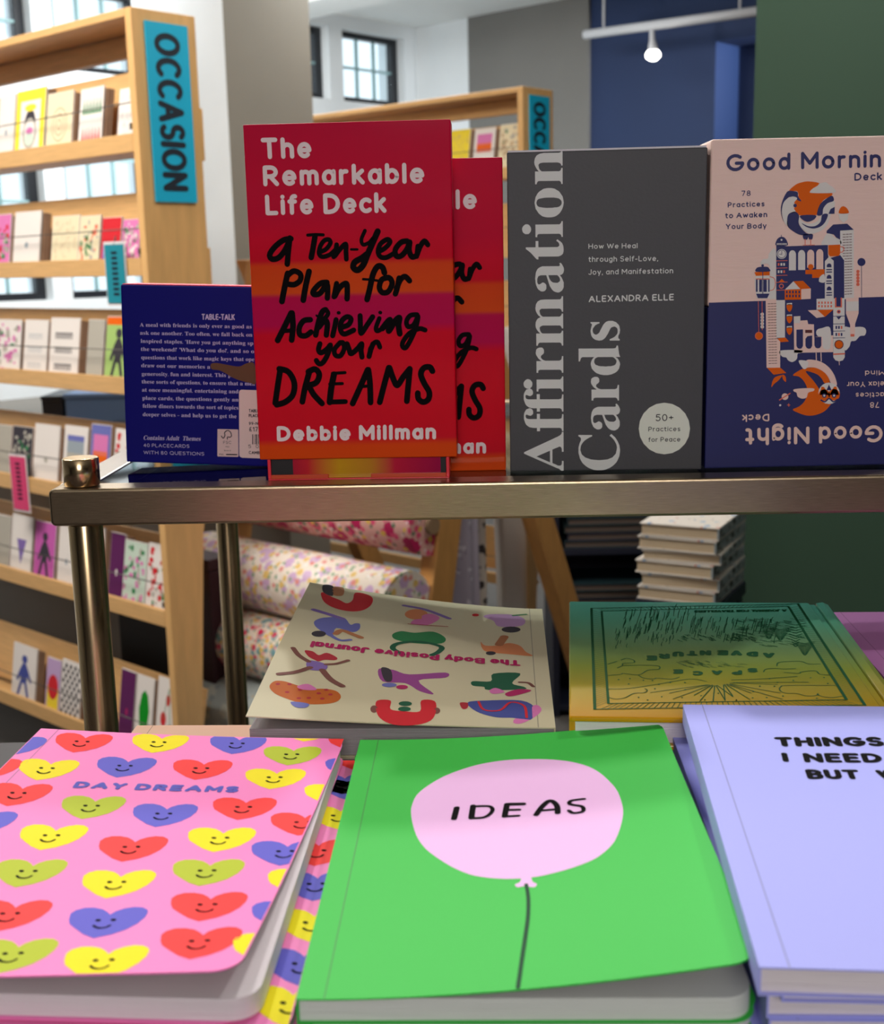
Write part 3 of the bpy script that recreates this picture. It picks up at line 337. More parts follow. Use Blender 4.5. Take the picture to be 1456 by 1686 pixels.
# ---- flat print, millimetres on each cover ----
ART = {
'rem_title': [
('T','white','The','s', 0.212, 2, '10.57,182.64 40.69,182.57 10.46,195.09'),
('T','white','Remarkable','s', 0.212, 2, '10.7,166.85 108.07,166.29 10.76,179.07'),
('T','white','Life Deck','s', 0.212, 2, '11.33,149.79 84.68,149.6 11.38,162.02'),
('T','white','Debbie Millman','s', 0.24, 2, '11.57,11.49 111.51,11.23 11.77,21.16'),
],
'rem_brush': [
('S','black', 1, 2, 3.48, '26.01,135.64 21.48,134.95 15.98,131.1 12.47,126.39 13.98,123.72 18.13,124.67 22.02,128.97 25.34,135.26'),
('S','black', 1, 2, 3.48, '25.38,136.06 24.27,129.72 23.03,120.57'),
('S','black', 1, 2, 1.91, '36.3,137.56 41.21,137.76 45.84,137.5'),
('S','black', 1, 2, 3.48, '40.76,136.9 39.54,130.98 37.94,124.24'),
('S','black', 1, 2, 2.77, '43.22,127.31 46.96,128.82 49.96,132.33 49.23,134.57 46.36,134.16 43.78,130.88 42.78,126.53 44.74,124.49 49.28,125.59 52.66,128.3'),
('S','black', 1, 2, 2.97, '53.76,131.46 52.94,127.1 51.69,124.34'),
('S','black', 1, 2, 2.98, '52.36,124.73 55.95,129.02 59.31,131.73 59.31,127.36 59.39,122.74'),
('S','black', 1, 2, 1.49, '62.45,128.48 66.36,128.4'),
('S','black', 1, 2, 2.32, '71.3,139.38 68.93,134.13 70.04,131.1 73.58,132.21'),
('S','black', 1, 2, 3.8, '79.08,138.81 75.6,131.77 72.54,125.48 69.64,119.17 66.1,116.05 63.46,117.7 64.47,120.88 68.79,123.17 72.97,126.11'),
('S','black', 1, 2, 2.12, '73.58,132.21 77.38,136.48'),
('S','black', 1, 2, 2.97, '79.51,126.92 83.23,128.82 86.43,132.32 84.61,133.94 80.46,131.26 78.86,126.93 80.23,123.72 83.88,123.24 88.42,125.53'),
('S','black', 1, 2, 3.38, '96.75,132.72 93.08,132.01 89.47,127.89 90,123.91 93.27,124.23 96.63,128.13 98.36,132.05 97.82,127.31 99.34,123.31 101.79,123.65'),
('S','black', 1, 2, 2.96, '103.16,129.57 102.35,123.4'),
('S','black', 1, 2, 3.18, '102.62,124.43 104.78,129.54 107.29,132.49 109.26,130.23'),
('S','black', 1, 2, 3.64, '23.01,114.96 20.73,106.57 18.69,98.13'),
('S','black', 1, 2, 3.43, '22.53,113.37 26.77,116.33 30.79,114.4 30.46,110.55 26.82,108.21 23.13,108.53'),
('S','black', 1, 2, 3.64, '36.19,115.88 33.96,107.9 31.91,98.67'),
('S','black', 1, 2, 3.43, '46.99,109.08 42.86,108.52 38.41,104.19 38.65,102 42.63,102.73 46.79,108.04 47.18,103.6 46.78,99.58'),
('S','black', 1, 2, 3.21, '52.87,108.31 50.92,100.3'),
('S','black', 1, 2, 3.44, '51.43,100.69 54.66,105.86 58.85,108.19 59.25,103.35 58.92,98.92'),
('S','black', 1, 2, 3.62, '82.37,114.1 81.25,117.48 78.42,118.02 75.41,113.45 73.08,104.67 71.22,98.27'),
('S','black', 1, 2, 1.5, '69.18,110.54 74.07,110.11 78.55,109.38'),
('S','black', 1, 2, 3.41, '84.74,111.25 80.61,109.98 79,105.35 80.78,102.26 84.48,102.83 86.92,107.6 85.54,110.83 82.69,111.05'),
('S','black', 1, 2, 3.41, '91.26,110.71 90.03,105.12 88.7,101.29'),
('S','black', 1, 2, 3.42, '89.44,104.33 92.04,109.73 94.95,111.59 97.58,108.98'),
('S','black', 1, 2, 3.67, '24.14,91.01 19.26,82.15 14.91,74.46'),
('S','black', 1, 2, 3.67, '24.64,91 24.85,82.85 23.64,74.54'),
('S','black', 1, 2, 2.61, '18.92,80.11 24.32,80.41'),
('S','black', 1, 2, 3.46, '35.77,86.71 31.61,86.14 28.7,81.96 28.93,77.71 32.46,76.99 35.87,79.21'),
('S','black', 1, 2, 3.45, '45.51,92.6 43.4,91.43 40.94,85.79 38.69,77.28'),
('S','black', 1, 2, 2.8, '45.52,92.85 46.9,90.14 43.6,86.15 41.2,84.16'),
('S','black', 1, 2, 3.47, '40.96,82.13 44.59,86.13 46.16,84.06 45.3,77.15'),
('S','black', 1, 2, 1.3, '39.6,89.23 41.03,87.91'),
('S','black', 1, 2, 3.24, '51.7,86.39 50.52,81.53 49.18,76.67'),
('S','black', 1, 2, 2.16, '53.26,90.58 53.67,90.54'),
('S','black', 1, 2, 3.25, '54.33,81.62 59.17,83.16 60.95,86.62 58.53,88.04 55.13,85.51 54.12,80.65 56.32,77.51 62.35,79.84'),
('S','black', 1, 2, 3.23, '66.62,88.53 66.61,83.66 66.82,77.79 70.7,82.77 74.33,87.73'),
('S','black', 1, 2, 2.8, '78.41,86.68 76.17,81.03 76.93,78.98 80.11,80.55'),
('S','black', 1, 2, 2.15, '78.85,90.23 79.26,90.18'),
('S','black', 1, 2, 3.67, '80.11,80.55 84.96,85.73 83.93,78.85 88.06,84.86 90.82,86.83 90.12,82.38 90.71,77.08'),
('S','black', 1, 2, 3.01, '101.7,88.48 97.59,88.08 95.12,84.72 95.93,81.3 99.49,82.36 102.25,87.42 100.68,80.55 97.8,74.1 94.18,68.45 92.15,69.47 92.81,72.56 96.9,77.37 102.72,79.94 106.39,79.06'),
('S','black', 1, 2, 3.26, '41.12,71.91 40.05,68.24 41.55,66.32 45.38,68.55 47.63,70.97 45.66,65.26 42.56,60.38 40.03,59.6 38.45,61.69'),
('S','black', 1, 2, 3.04, '53.82,72.49 50.1,68.46 50.37,64.76 53.51,64.29 55.98,68.35 55.46,72.29 53.38,71.92'),
('S','black', 1, 2, 3.26, '57.92,71.59 59.04,68.29 60.18,65.4 64.44,68.6 67.02,71.42 66.46,67.33 66.9,63.22'),
('S','black', 1, 2, 3.25, '74.04,71.28 72.33,67.22 71.3,63.55'),
('S','black', 1, 2, 3.04, '72.1,67.64 74.46,71.44 76.8,72.29 78.18,69.16'),
('S','black', 1, 2, 3.73, '15.72,56.33 13.88,47.66 11.55,35.62'),
('S','black', 1, 2, 3.73, '15.08,56.92 20.66,55 24.03,48.31 22.94,40.85 18.13,36.34 12.34,34.6'),
('S','black', 1, 2, 3.72, '33.55,53.94 30.65,44.87 28.6,36.16'),
('S','black', 1, 2, 3.72, '33.16,54.78 37.4,56.35 39.92,53 37.89,48.07 32.8,46.33'),
('S','black', 1, 2, 3.74, '33.44,45.49 35.9,40.62 40.86,34.95'),
('S','black', 1, 2, 3.94, '49.08,52.83 47.09,44.58 45.74,35.62'),
('S','black', 1, 2, 1.97, '48.11,53.51 56.02,53.86'),
('S','black', 1, 2, 1.97, '46.18,46.92 54.11,47.11'),
('S','black', 1, 2, 3.08, '45.74,35.7 55.61,35.86'),
('S','black', 1, 2, 3.71, '70.2,55.34 65.28,45.09 60.07,34.54'),
('S','black', 1, 2, 3.71, '70.61,55.33 71.32,46.64 71.27,35.01'),
('S','black', 1, 2, 1.97, '65.27,44.92 71.28,45.4'),
('S','black', 1, 2, 3.71, '83.33,56.34 80.3,46.48 77.03,35.08'),
('S','black', 1, 2, 3.71, '83.75,56.33 85.57,50.52 88.15,45.35 92.03,50.4 96.31,55.44'),
('S','black', 1, 2, 3.7, '96.31,55.27 95.23,46.21 93.95,35.45'),
('S','black', 1, 2, 3.7, '110.33,53.78 108.73,56.28 105,55.77 103.09,51.85 105.18,46.04 107.96,41.02 107.44,36.46 104.07,34.69 101.22,36.82 100.89,40.31'),
],
'grey_serif': [
('T','silver','Affirmation','f', 0, 2, '34.15,-1.2 33.97,199.25 8.91,-0.9'),
('T','silver','Cards','f', 0, 2, '69.41,-1.63 68.8,96.11 43.52,-1.31'),
],
'grey_small': [
('T','silver','How We Heal','s', 0.15, 2, '49.74,138.65 79.88,138.42 49.73,141.8'),
('T','silver','through Self-Love,','s', 0.15, 2, '49.75,130.73 92.6,130.4 49.75,134.05'),
('T','silver','Joy, and Manifestation','s', 0.15, 2, '49.76,122.9 101.85,122.76 49.76,126.23'),
('T','silver','ALEXANDRA ELLE','s', 0.18, 2, '49.94,106.12 102.54,106.27 49.93,110.19'),
],
'grey_badge': [
('E','silver2', 1, '97.78,26.22 113.89,25.99 98,9.77'),
('T','char','50+','s', 0.13, 2, '92.15,30.98 103.46,31.05 92.1,35.46'),
('T','char','Practices','s', 0.14, 2, '87.72,24.54 107.79,24.49 87.69,27.56'),
('T','char','for Peace','s', 0.14, 2, '87.79,17.86 107.89,17.82 87.76,20.89'),
],
'morn_navy': [
('P','navy', 0, 1, '-2.23,104.33 132.37,105.91 127.69,-1.46 -0.92,-1.74'),
],
'morn_text': [
('T','navy','Good','s', 0.19, 2, '9.53,182.91 48.6,183.12 9.29,193.08'),
('T','navy','Morning','s', 0.19, 2, '55.07,183.26 113.04,183.39 54.64,193.54'),
('T','navy','Deck','s', 0.19, 2, '87.86,175.8 104.78,175.87 87.65,180.46'),
('T','navy','78','s', 0.16, 2, '19.15,168.17 24.79,168.23 19.07,171.41'),
('T','navy','Practices','s', 0.19, 2, '10.95,161.56 33.55,161.8 10.8,164.74'),
('T','navy','to Awaken','s', 0.19, 2, '9.5,155.11 35.3,155.32 9.42,158.48'),
('T','navy','Your Body','s', 0.19, 2, '10.02,148.6 35.09,148.64 9.95,151.87'),
('T','blush','Good','s', 0.19, 3, '112.34,25.49 71.86,25.49 112.79,14.49'),
('T','blush','Night','s', 0.19, 3, '65.89,25.62 25.11,25.36 66.3,14.36'),
('T','blush','Deck','s', 0.19, 3, '40.23,34.23 22.96,33.99 40.38,29.51'),
('T','blush','78','s', 0.15, 3, '109.46,40.16 103.59,40.14 109.63,36.55'),
('T','blush','Practices','s', 0.16, 3, '117.97,46.27 94.23,46.33 118.14,42.97'),
('T','blush','to Relax Your','s', 0.16, 3, '122.6,53.2 88.35,53.27 122.77,49.76'),
('T','blush','Mind','s', 0.16, 3, '112.33,60.06 99.51,60.11 112.48,56.86'),
],
'morn_art': [
('P','cloud', 1, 3, '32.24,126.84 33.23,130 36.46,130.46 37.17,133.62 41.46,134.58 42.41,104.2 38.32,104.29 37.68,125.66'),
('P','orange', 1, 3, '48.1,170.57 52.25,174.37 57.01,175.82 60.75,176 66.68,174.58 61.73,171.06 62.07,169.13 73.31,169.1 74.44,167.41 69.72,164.92 67.18,161.32 65.77,156.03 55.03,156.1 52.27,158.25 51.67,160.09 52.94,162.15 51.54,163.74 53.06,166.31 54.08,167.85 52.92,170.47'),
('P','cloud', 1, 4, '66.68,174.58 70.39,175.28 72.59,173.68 75.06,172.07 75.98,169.04 62.07,169.13 61.49,170.29 63.03,172.07 65.14,172.8'),
('P','navy', 1, 4, '46.53,169.57 48.1,170.68 50.78,170.52 53.48,169.68 53.83,167.33 55.92,164.43 53.65,165 51.72,166.34 48.22,166.93 45.13,163.36 44.17,159.73 44.39,156.07 45.48,152.38 44.02,156.08 43.49,160.79 44.52,165.45'),
('P','cloud', 1, 5, '47.71,166.43 50.36,167.25 52.51,166.84 53.19,165.79 51.54,163.74 51.11,160.63 52.54,158.09 48.55,157.03 47.58,153.91 48.26,149.7 46.03,151.85 44.56,156.07 44.26,160.25 45.11,163.88'),
('E','navy', 6, '52.14,161.91 53.22,161.88 52.18,160.86'),
('P','navy', 1, 5, '47.58,153.91 48.55,157.03 52.27,158.25 54.77,155.85 54.64,151.66 56.37,148.48 59.71,145.26 62.97,144.4 56.52,144.17 51.59,146.48 47.99,149.71'),
('P','cloud', 1, 4, '54.78,155.32 56.21,152.94 60.04,151.02 63.8,151.21 66.96,152.97 68.71,156.33 69.38,159.71 71.95,162.79 75.91,164.16 76.32,160.61 74.35,156.21 72.44,150.23 68.81,146.64 62.42,144.78 57.48,147.41 54.75,151.66'),
('P','navy', 1, 5, '55.57,155.83 64.7,155.9 64.36,153.55 60.54,152.06 57.28,153.18'),
('P','navy', 1, 5, '74.45,167.26 70.26,164.9 67.16,161.85 65.76,156.14 68.99,156.07 69.49,159.71 71.95,162.79 75.75,164.27'),
('P','navy', 0, 6, '76.48,160.6 73.96,159.35 72.73,156.51 76.49,156.53'),
('P','navy', 1, 6, '72.47,156.25 71.03,151.84 68.18,149.01 63.92,147.9 59.58,148.94 56.37,151.37 60.64,149.44 64.94,149.45 68.07,151.9 68.99,156.07'),
('P','navy', 1, 5, '57.59,144.36 60.82,144.29 60.38,141.56 58.22,141.61'),
('P','navy', 1, 5, '61.08,144.44 63.62,144.39 63.35,141.5 61.46,141.54'),
('S','salmon', 0, 5, 0.43, '59.03,141.59 59.15,138.16'),
('S','salmon', 0, 5, 0.43, '62.43,141.52 62.56,138.09'),
('S','salmon', 0, 5, 0.32, '57.81,138.03 64.93,138.04'),
('P','navy', 0, 4, '48.01,137.61 73.19,137.86 73.41,132.31 74.05,129.65 81,131.62 83.57,128.38 84.67,104.47 42.38,105.01 41.35,138.28'),
('P','navy', 1, 4, '41.35,138.18 41.27,140.92 42.56,142.73 44.42,143.38 46.33,142.81 47.9,140.78 48.1,138.03'),
('S','navy', 0, 4, 0.37, '44.28,144.43 44.33,142.96'),
('E','cloud', 6, '44.48,141.54 45.07,141.52 44.5,140.96'),
('P','cloud', 0, 6, '41.68,139.65 42.17,139.64 42.21,138.47 41.72,138.48'),
('P','cloud', 0, 6, '42.6,139.63 43.09,139.62 43.12,138.45 42.64,138.47'),
('P','cloud', 0, 6, '43.52,139.61 44,139.6 44.04,138.43 43.56,138.45'),
('P','cloud', 0, 6, '44.44,139.59 44.92,139.58 44.96,138.42 44.47,138.43'),
('P','cloud', 0, 6, '45.35,139.57 45.84,139.56 45.88,138.4 45.39,138.41'),
('P','cloud', 0, 6, '46.27,139.55 46.76,139.54 46.79,138.38 46.31,138.39'),
('P','cloud', 0, 6, '47.19,139.53 47.67,139.52 47.71,138.36 47.23,138.37'),
('E','cloud', 5, '44.86,133.03 47.89,132.96 44.96,130.06'),
('E','navy', 6, '44.86,133.03 47.46,132.97 44.94,130.49'),
('E','cloud', 7, '44.86,133.03 47.13,132.98 44.93,130.81'),
('S','navy', 0, 8, 0.32, '44.81,134.78 44.87,132.66'),
('S','navy', 0, 8, 0.32, '43.41,132.85 44.87,132.82'),
('S','salmon', 0, 6, 0.37, '41.64,128.92 48.4,128.98'),
('S','salmon', 0, 6, 0.38, '41.78,124.51 48.54,124.58'),
('S','salmon', 0, 6, 0.38, '41.91,120.04 48.69,120.11'),
('S','salmon', 0, 6, 0.38, '42.04,115.88 48.82,115.95'),
('S','salmon', 0, 6, 0.38, '42.19,111.07 48.98,111.13'),
('P','salmon', 0, 6, '42.6,127.57 43.68,127.55 43.73,125.95 42.65,125.98'),
('P','cloud', 0, 6, '44.28,127.53 45.36,127.51 45.41,125.92 44.33,125.94'),
('P','cloud', 0, 6, '45.96,127.5 47.04,127.47 47.09,125.88 46.01,125.9'),
('P','cloud', 0, 6, '42.74,123.16 43.82,123.14 43.87,121.54 42.79,121.56'),
('P','cloud', 0, 6, '44.42,123.12 45.5,123.1 45.55,121.5 44.47,121.53'),
('P','salmon', 0, 6, '46.1,123.09 47.18,123.06 47.23,121.47 46.15,121.49'),
('P','orange', 0, 6, '43.66,116.11 45.34,117.89 47.3,116.03'),
('E','salmon', 6, '45.27,113.51 46.79,113.48 45.31,112.02'),
('E','navy', 7, '45.27,113.51 46.24,113.49 45.3,112.55'),
('P','cloud', 0, 5, '49.67,123.01 49.35,132.99 49.74,134.14 50.47,134.92 51.43,135.16 52.41,134.88 53.2,134.07 53.67,132.89 54.01,122.92'),
('P','cloud', 0, 5, '55.36,123.15 55.02,133.02 55.41,134.18 56.14,134.95 57.1,135.2 58.08,134.91 58.87,134.1 59.34,132.93 59.69,123.06'),
('P','blush', 0, 5, '60.89,124.36 60.58,133.11 60.97,134.27 61.69,135.05 62.66,135.29 63.64,135 64.43,134.19 64.9,133.02 65.22,124.27'),
('P','blush', 0, 5, '66.56,123.34 66.19,133.31 66.57,134.47 67.3,135.24 68.26,135.49 69.25,135.2 70.03,134.39 70.51,133.22 70.89,123.24'),
('E','orange', 6, '63.04,124.85 64.77,124.81 63.1,123.15'),
('P','orange', 0, 6, '59.85,123.06 71.6,123.23 71.76,119.07 70.98,118.13 64.21,118.07 64.12,120.41 59.95,120.5'),
('P','cloud', 1, 7, '68.63,115.68 68.9,118.6 71.45,120.15 72.07,115.34'),
('P','orange', 0, 6, '47.45,111.33 57.66,111.37 57.88,105.05 47.66,105.06'),
('P','cloud', 0, 6, '47.62,111.38 52.61,116.29 57.22,111.49'),
('P','orange', 0, 7, '52.61,116.29 58.57,116.48 63.52,111.67 57.23,111.38'),
('P','blush', 0, 6, '57.66,111.48 63.63,111.67 63.75,105.35 57.88,105.16'),
('P','navy', 0, 8, '48.24,110.67 49.21,110.65 49.27,109.04 48.29,109.06'),
('P','navy', 0, 8, '48.31,108.26 49.29,108.24 49.35,106.63 48.37,106.65'),
('P','navy', 0, 8, '50.14,110.63 51.12,110.61 51.17,109 50.19,109.02'),
('P','navy', 0, 8, '50.22,108.22 51.2,108.2 51.25,106.59 50.27,106.61'),
('P','navy', 0, 8, '52.04,110.59 53.02,110.57 53.07,108.96 52.09,108.98'),
('P','navy', 0, 8, '52.12,108.18 53.1,108.15 53.16,106.55 52.18,106.57'),
('P','navy', 0, 8, '53.94,110.55 54.92,110.52 54.98,108.92 54,108.94'),
('P','navy', 0, 8, '54.03,108.13 55,108.11 55.06,106.5 54.08,106.53'),
('P','navy', 0, 8, '55.96,110.5 56.93,110.48 56.99,108.87 56.01,108.89'),
('P','navy', 0, 8, '56.04,108.09 57.02,108.07 57.07,106.46 56.09,106.48'),
('P','cloud', 1, 3, '69.69,137.78 70.61,141.87 72.38,144.72 74.81,144.67 77.06,142.26 80.34,141.13 80.74,137.96'),
('P','orange', 0, 6, '73.47,137.75 80.74,137.96 80.97,132.41 79.94,131.11 74.81,130.96 73.68,132.3'),
('S','salmon', 1, 6, 0.48, '80.96,136.64 82.7,136.34 83.13,135.01 82.28,133.44 81.09,133.36'),
('P','cloud', 0, 6, '71.68,128.11 74.12,130.71 77.08,128.26 78.01,105.15 72.58,104.94'),
('P','navy', 0, 7, '72.91,124.37 72.96,125.8 73.64,126.53 74.33,126.73 75.1,126.5 75.72,125.74 75.94,124.3'),
('S','navy', 0, 7, 0.7, '72.96,122.93 76,122.92'),
('S','navy', 0, 7, 0.7, '73.02,121.44 76.06,121.43'),
('P','navy', 0, 7, '73.18,117.44 73.23,118.88 73.91,119.61 74.6,119.81 75.37,119.58 76,118.82 76.22,117.38'),
('S','navy', 0, 7, 0.7, '73.23,116 76.27,115.99'),
('S','navy', 0, 7, 0.7, '73.29,114.51 76.33,114.5'),
('P','navy', 0, 7, '73.45,110.34 73.51,111.78 74.18,112.51 74.88,112.71 75.65,112.48 76.28,111.72 76.5,110.27'),
('S','navy', 0, 7, 0.7, '73.51,108.89 76.55,108.88'),
('S','navy', 0, 7, 0.7, '73.57,107.39 76.61,107.38'),
('P','cloud', 0, 3, '80.4,146.29 88.73,146.63 90.65,104.77 84.67,104.63 83.46,128.39 81,131.62'),
('S','brown', 0, 4, 0.37, '82.22,143.99 83.6,144.01'),
('S','brown', 0, 4, 0.37, '84.19,144.05 85.57,144.07'),
('S','brown', 0, 4, 0.37, '86.16,144.11 87.54,144.14'),
('S','brown', 0, 4, 0.37, '82.28,142.35 83.67,142.38'),
('S','brown', 0, 4, 0.37, '84.26,142.42 85.64,142.44'),
('S','brown', 0, 4, 0.37, '86.23,142.48 87.61,142.5'),
('S','brown', 0, 4, 0.37, '82.35,140.72 83.73,140.74'),
('S','brown', 0, 4, 0.37, '84.33,140.78 85.71,140.81'),
('S','brown', 0, 4, 0.37, '86.3,140.85 87.68,140.87'),
('S','brown', 0, 4, 0.37, '82.42,139.09 83.8,139.11'),
('S','brown', 0, 4, 0.37, '84.39,139.15 85.78,139.17'),
('S','brown', 0, 4, 0.37, '86.37,139.21 87.75,139.23'),
('S','brown', 0, 4, 0.37, '82.49,137.45 83.87,137.47'),
('S','brown', 0, 4, 0.37, '84.46,137.51 85.85,137.54'),
('S','brown', 0, 4, 0.37, '86.44,137.58 87.82,137.6'),
('S','brown', 0, 4, 0.37, '82.56,135.81 83.94,135.83'),
('S','brown', 0, 4, 0.37, '84.53,135.87 85.92,135.9'),
('S','brown', 0, 4, 0.37, '86.51,135.94 87.89,135.96'),
('S','brown', 0, 4, 0.37, '82.62,134.17 84.01,134.2'),
('S','brown', 0, 4, 0.37, '84.6,134.24 85.99,134.26'),
('S','brown', 0, 4, 0.37, '86.58,134.3 87.96,134.32'),
('S','brown', 0, 4, 0.37, '82.69,132.53 84.08,132.56'),
('S','brown', 0, 4, 0.37, '84.67,132.6 86.06,132.62'),
('S','brown', 0, 4, 0.37, '86.65,132.66 88.03,132.68'),
('S','brown', 0, 4, 0.37, '82.76,130.89 84.15,130.91'),
('S','brown', 0, 4, 0.37, '84.74,130.95 86.13,130.98'),
('S','brown', 0, 4, 0.37, '86.72,131.02 88.1,131.04'),
('S','brown', 0, 4, 0.37, '83.96,129.22 85.09,129.25'),
('S','brown', 0, 4, 0.37, '85.57,129.29 86.69,129.32'),
('S','brown', 0, 4, 0.37, '87.17,129.37 88.29,129.39'),
('S','brown', 0, 4, 0.38, '84.03,127.58 85.16,127.61'),
('S','brown', 0, 4, 0.38, '85.64,127.65 86.76,127.68'),
('S','brown', 0, 4, 0.38, '87.24,127.72 88.36,127.75'),
('S','brown', 0, 4, 0.38, '84.1,125.93 85.22,125.96'),
('S','brown', 0, 4, 0.38, '85.7,126 86.83,126.03'),
('S','brown', 0, 4, 0.38, '87.31,126.07 88.43,126.1'),
('S','brown', 0, 4, 0.38, '84.17,124.28 85.29,124.31'),
('S','brown', 0, 4, 0.38, '85.77,124.36 86.9,124.38'),
('S','brown', 0, 4, 0.38, '87.38,124.43 88.5,124.46'),
('S','brown', 0, 4, 0.38, '84.24,122.64 85.36,122.66'),
('S','brown', 0, 4, 0.38, '85.84,122.71 86.97,122.74'),
('S','brown', 0, 4, 0.38, '87.45,122.78 88.57,122.81'),
('S','brown', 0, 4, 0.38, '84.31,120.99 85.43,121.01'),
('S','brown', 0, 4, 0.38, '85.91,121.06 87.04,121.09'),
('S','brown', 0, 4, 0.38, '87.52,121.13 88.64,121.16'),
('S','brown', 0, 4, 0.38, '84.38,119.33 85.5,119.36'),
('S','brown', 0, 4, 0.38, '85.98,119.41 87.11,119.43'),
('S','brown', 0, 4, 0.38, '87.59,119.48 88.71,119.51'),
('S','brown', 0, 4, 0.38, '84.45,117.68 85.57,117.71'),
('S','brown', 0, 4, 0.38, '86.05,117.75 87.18,117.78'),
('S','brown', 0, 4, 0.38, '87.66,117.82 88.78,117.85'),
('S','brown', 0, 4, 0.38, '84.52,116.03 85.64,116.06'),
('S','brown', 0, 4, 0.38, '86.12,116.1 87.25,116.13'),
('S','brown', 0, 4, 0.38, '87.73,116.17 88.85,116.2'),
('S','brown', 0, 4, 0.38, '84.59,114.37 85.71,114.4'),
('S','brown', 0, 4, 0.38, '86.19,114.44 87.32,114.47'),
('S','brown', 0, 4, 0.38, '87.8,114.51 88.93,114.54'),
('S','brown', 0, 4, 0.38, '84.66,112.71 85.78,112.74'),
('S','brown', 0, 4, 0.38, '86.26,112.79 87.39,112.81'),
('S','brown', 0, 4, 0.38, '87.87,112.86 89,112.89'),
('S','brown', 0, 4, 0.38, '84.72,111.05 85.85,111.08'),
('S','brown', 0, 4, 0.38, '86.33,111.13 87.46,111.16'),
('S','brown', 0, 4, 0.38, '87.94,111.2 89.07,111.23'),
('S','brown', 0, 4, 0.38, '84.79,109.4 85.92,109.42'),
('S','brown', 0, 4, 0.38, '86.4,109.47 87.53,109.5'),
('S','brown', 0, 4, 0.38, '88.01,109.54 89.14,109.57'),
('S','brown', 0, 4, 0.38, '84.86,107.73 85.99,107.76'),
('S','brown', 0, 4, 0.38, '86.47,107.81 87.6,107.84'),
('S','brown', 0, 4, 0.38, '88.08,107.88 89.21,107.91'),
('P','navy', 0, 4, '72.05,146.31 75.94,150.05 84.53,150.39 88.73,146.63 80.4,146.29 80.62,140.86 78.14,142.23 76.45,144.11 72.1,144.99'),
('P','orange', 1, 4, '79.44,156.63 79.5,158.97 80.62,160.52 82.22,160.74 84.15,159.4 85.07,156.66'),
('P','cloud', 0, 4, '78.9,156.48 85.08,156.51 84.79,153.11 82.36,150.97 79.85,152.96'),
('E','navy', 4, '94.33,127.09 96.82,127.04 94.44,124.65'),
('S','navy', 0, 4, 0.32, '94.33,127.09 95.39,105.74'),
('E','salmon', 4, '92.42,121.4 93.45,121.37 92.46,120.38'),
('E','salmon', 4, '92.5,119.42 93.54,119.4 92.55,118.41'),
('E','salmon', 4, '92.59,117.45 93.62,117.43 92.64,116.44'),
('E','salmon', 4, '92.68,115.53 93.71,115.51 92.72,114.51'),
('E','salmon', 4, '92.76,113.55 93.8,113.53 92.81,112.54'),
('P','navy', 1, 5, '29.38,122.65 29.59,124.77 31.73,125.52 36.07,125.43 37.45,124.34 37.67,122.58'),
('E','navy', 5, '33.33,126.28 34.15,126.27 33.36,125.49'),
('P','orange', 0, 5, '28.3,122.36 37.77,122.58 37.84,120.23 29.45,120.1'),
('P','cloud', 1, 4, '29.18,119.89 37.97,119.7 38.12,107.52 36.63,106.21 31.19,106.33 29.78,108.23'),
('P','navy', 0, 6, '29.4,117.86 30.43,117.84 30.64,110.35 29.61,110.38'),
('P','navy', 0, 6, '31.41,117.82 33.15,117.78 33.36,110.3 31.62,110.33'),
('P','navy', 0, 6, '34.01,117.76 36.08,117.71 36.3,110.23 34.23,110.28'),
('P','navy', 0, 6, '37,117.69 37.87,117.68 38.09,110.19 37.22,110.21'),
('P','navy', 0, 6, '29.75,109.2 30.92,106.49 36.74,106.37 38.07,109.12'),
('S','salmon', 0, 6, 0.54, '29.5,118.23 37.64,118.05'),
('S','navy', 0, 7, 0.43, '33.44,122.56 33.91,106.53'),
('S','salmon', 1, 5, 0.43, '37.98,119.38 40.61,118.42 41.53,114.93 40.54,111.74 38.39,110.99'),
('P','blush', 0, 4, '35.84,105.63 42.36,105.75 43.11,81.72 45.64,79.49 46.16,63.11 37.63,63.3'),
('P','cloud', 0, 4, '42.38,105.06 47.82,105.1 48.57,81.87 43.11,81.72'),
('P','orange', 0, 5, '43.66,81.44 48.85,81.87 51.12,79.37 45.93,79.05'),
('P','orange', 0, 5, '37.91,63.18 46.16,63.22 50.12,59.73 42.17,58.81'),
('S','brown', 0, 6, 0.32, '37.28,102.91 38.64,102.94'),
('S','brown', 0, 6, 0.32, '39.13,102.93 40.49,102.95'),
('S','brown', 0, 6, 0.32, '40.98,102.94 42.34,102.96'),
('S','brown', 0, 6, 0.32, '37.35,101.24 38.71,101.27'),
('S','brown', 0, 6, 0.32, '39.2,101.26 40.56,101.28'),
('S','brown', 0, 6, 0.32, '41.05,101.27 42.41,101.3'),
('S','brown', 0, 6, 0.32, '37.42,99.58 38.78,99.6'),
('S','brown', 0, 6, 0.32, '39.27,99.59 40.63,99.61'),
('S','brown', 0, 6, 0.32, '41.12,99.6 42.49,99.63'),
('S','brown', 0, 6, 0.33, '37.49,97.9 38.85,97.93'),
('S','brown', 0, 6, 0.33, '39.34,97.92 40.71,97.94'),
('S','brown', 0, 6, 0.33, '41.2,97.93 42.56,97.96'),
('S','brown', 0, 6, 0.33, '37.56,96.23 38.93,96.26'),
('S','brown', 0, 6, 0.33, '39.42,96.25 40.78,96.27'),
('S','brown', 0, 6, 0.33, '41.27,96.26 42.63,96.28'),
('S','brown', 0, 6, 0.33, '37.63,94.56 39,94.58'),
('S','brown', 0, 6, 0.33, '39.49,94.57 40.85,94.6'),
('S','brown', 0, 6, 0.33, '41.34,94.59 42.71,94.61'),
('S','brown', 0, 6, 0.33, '37.71,92.89 39.07,92.91'),
('S','brown', 0, 6, 0.33, '39.56,92.9 40.93,92.92'),
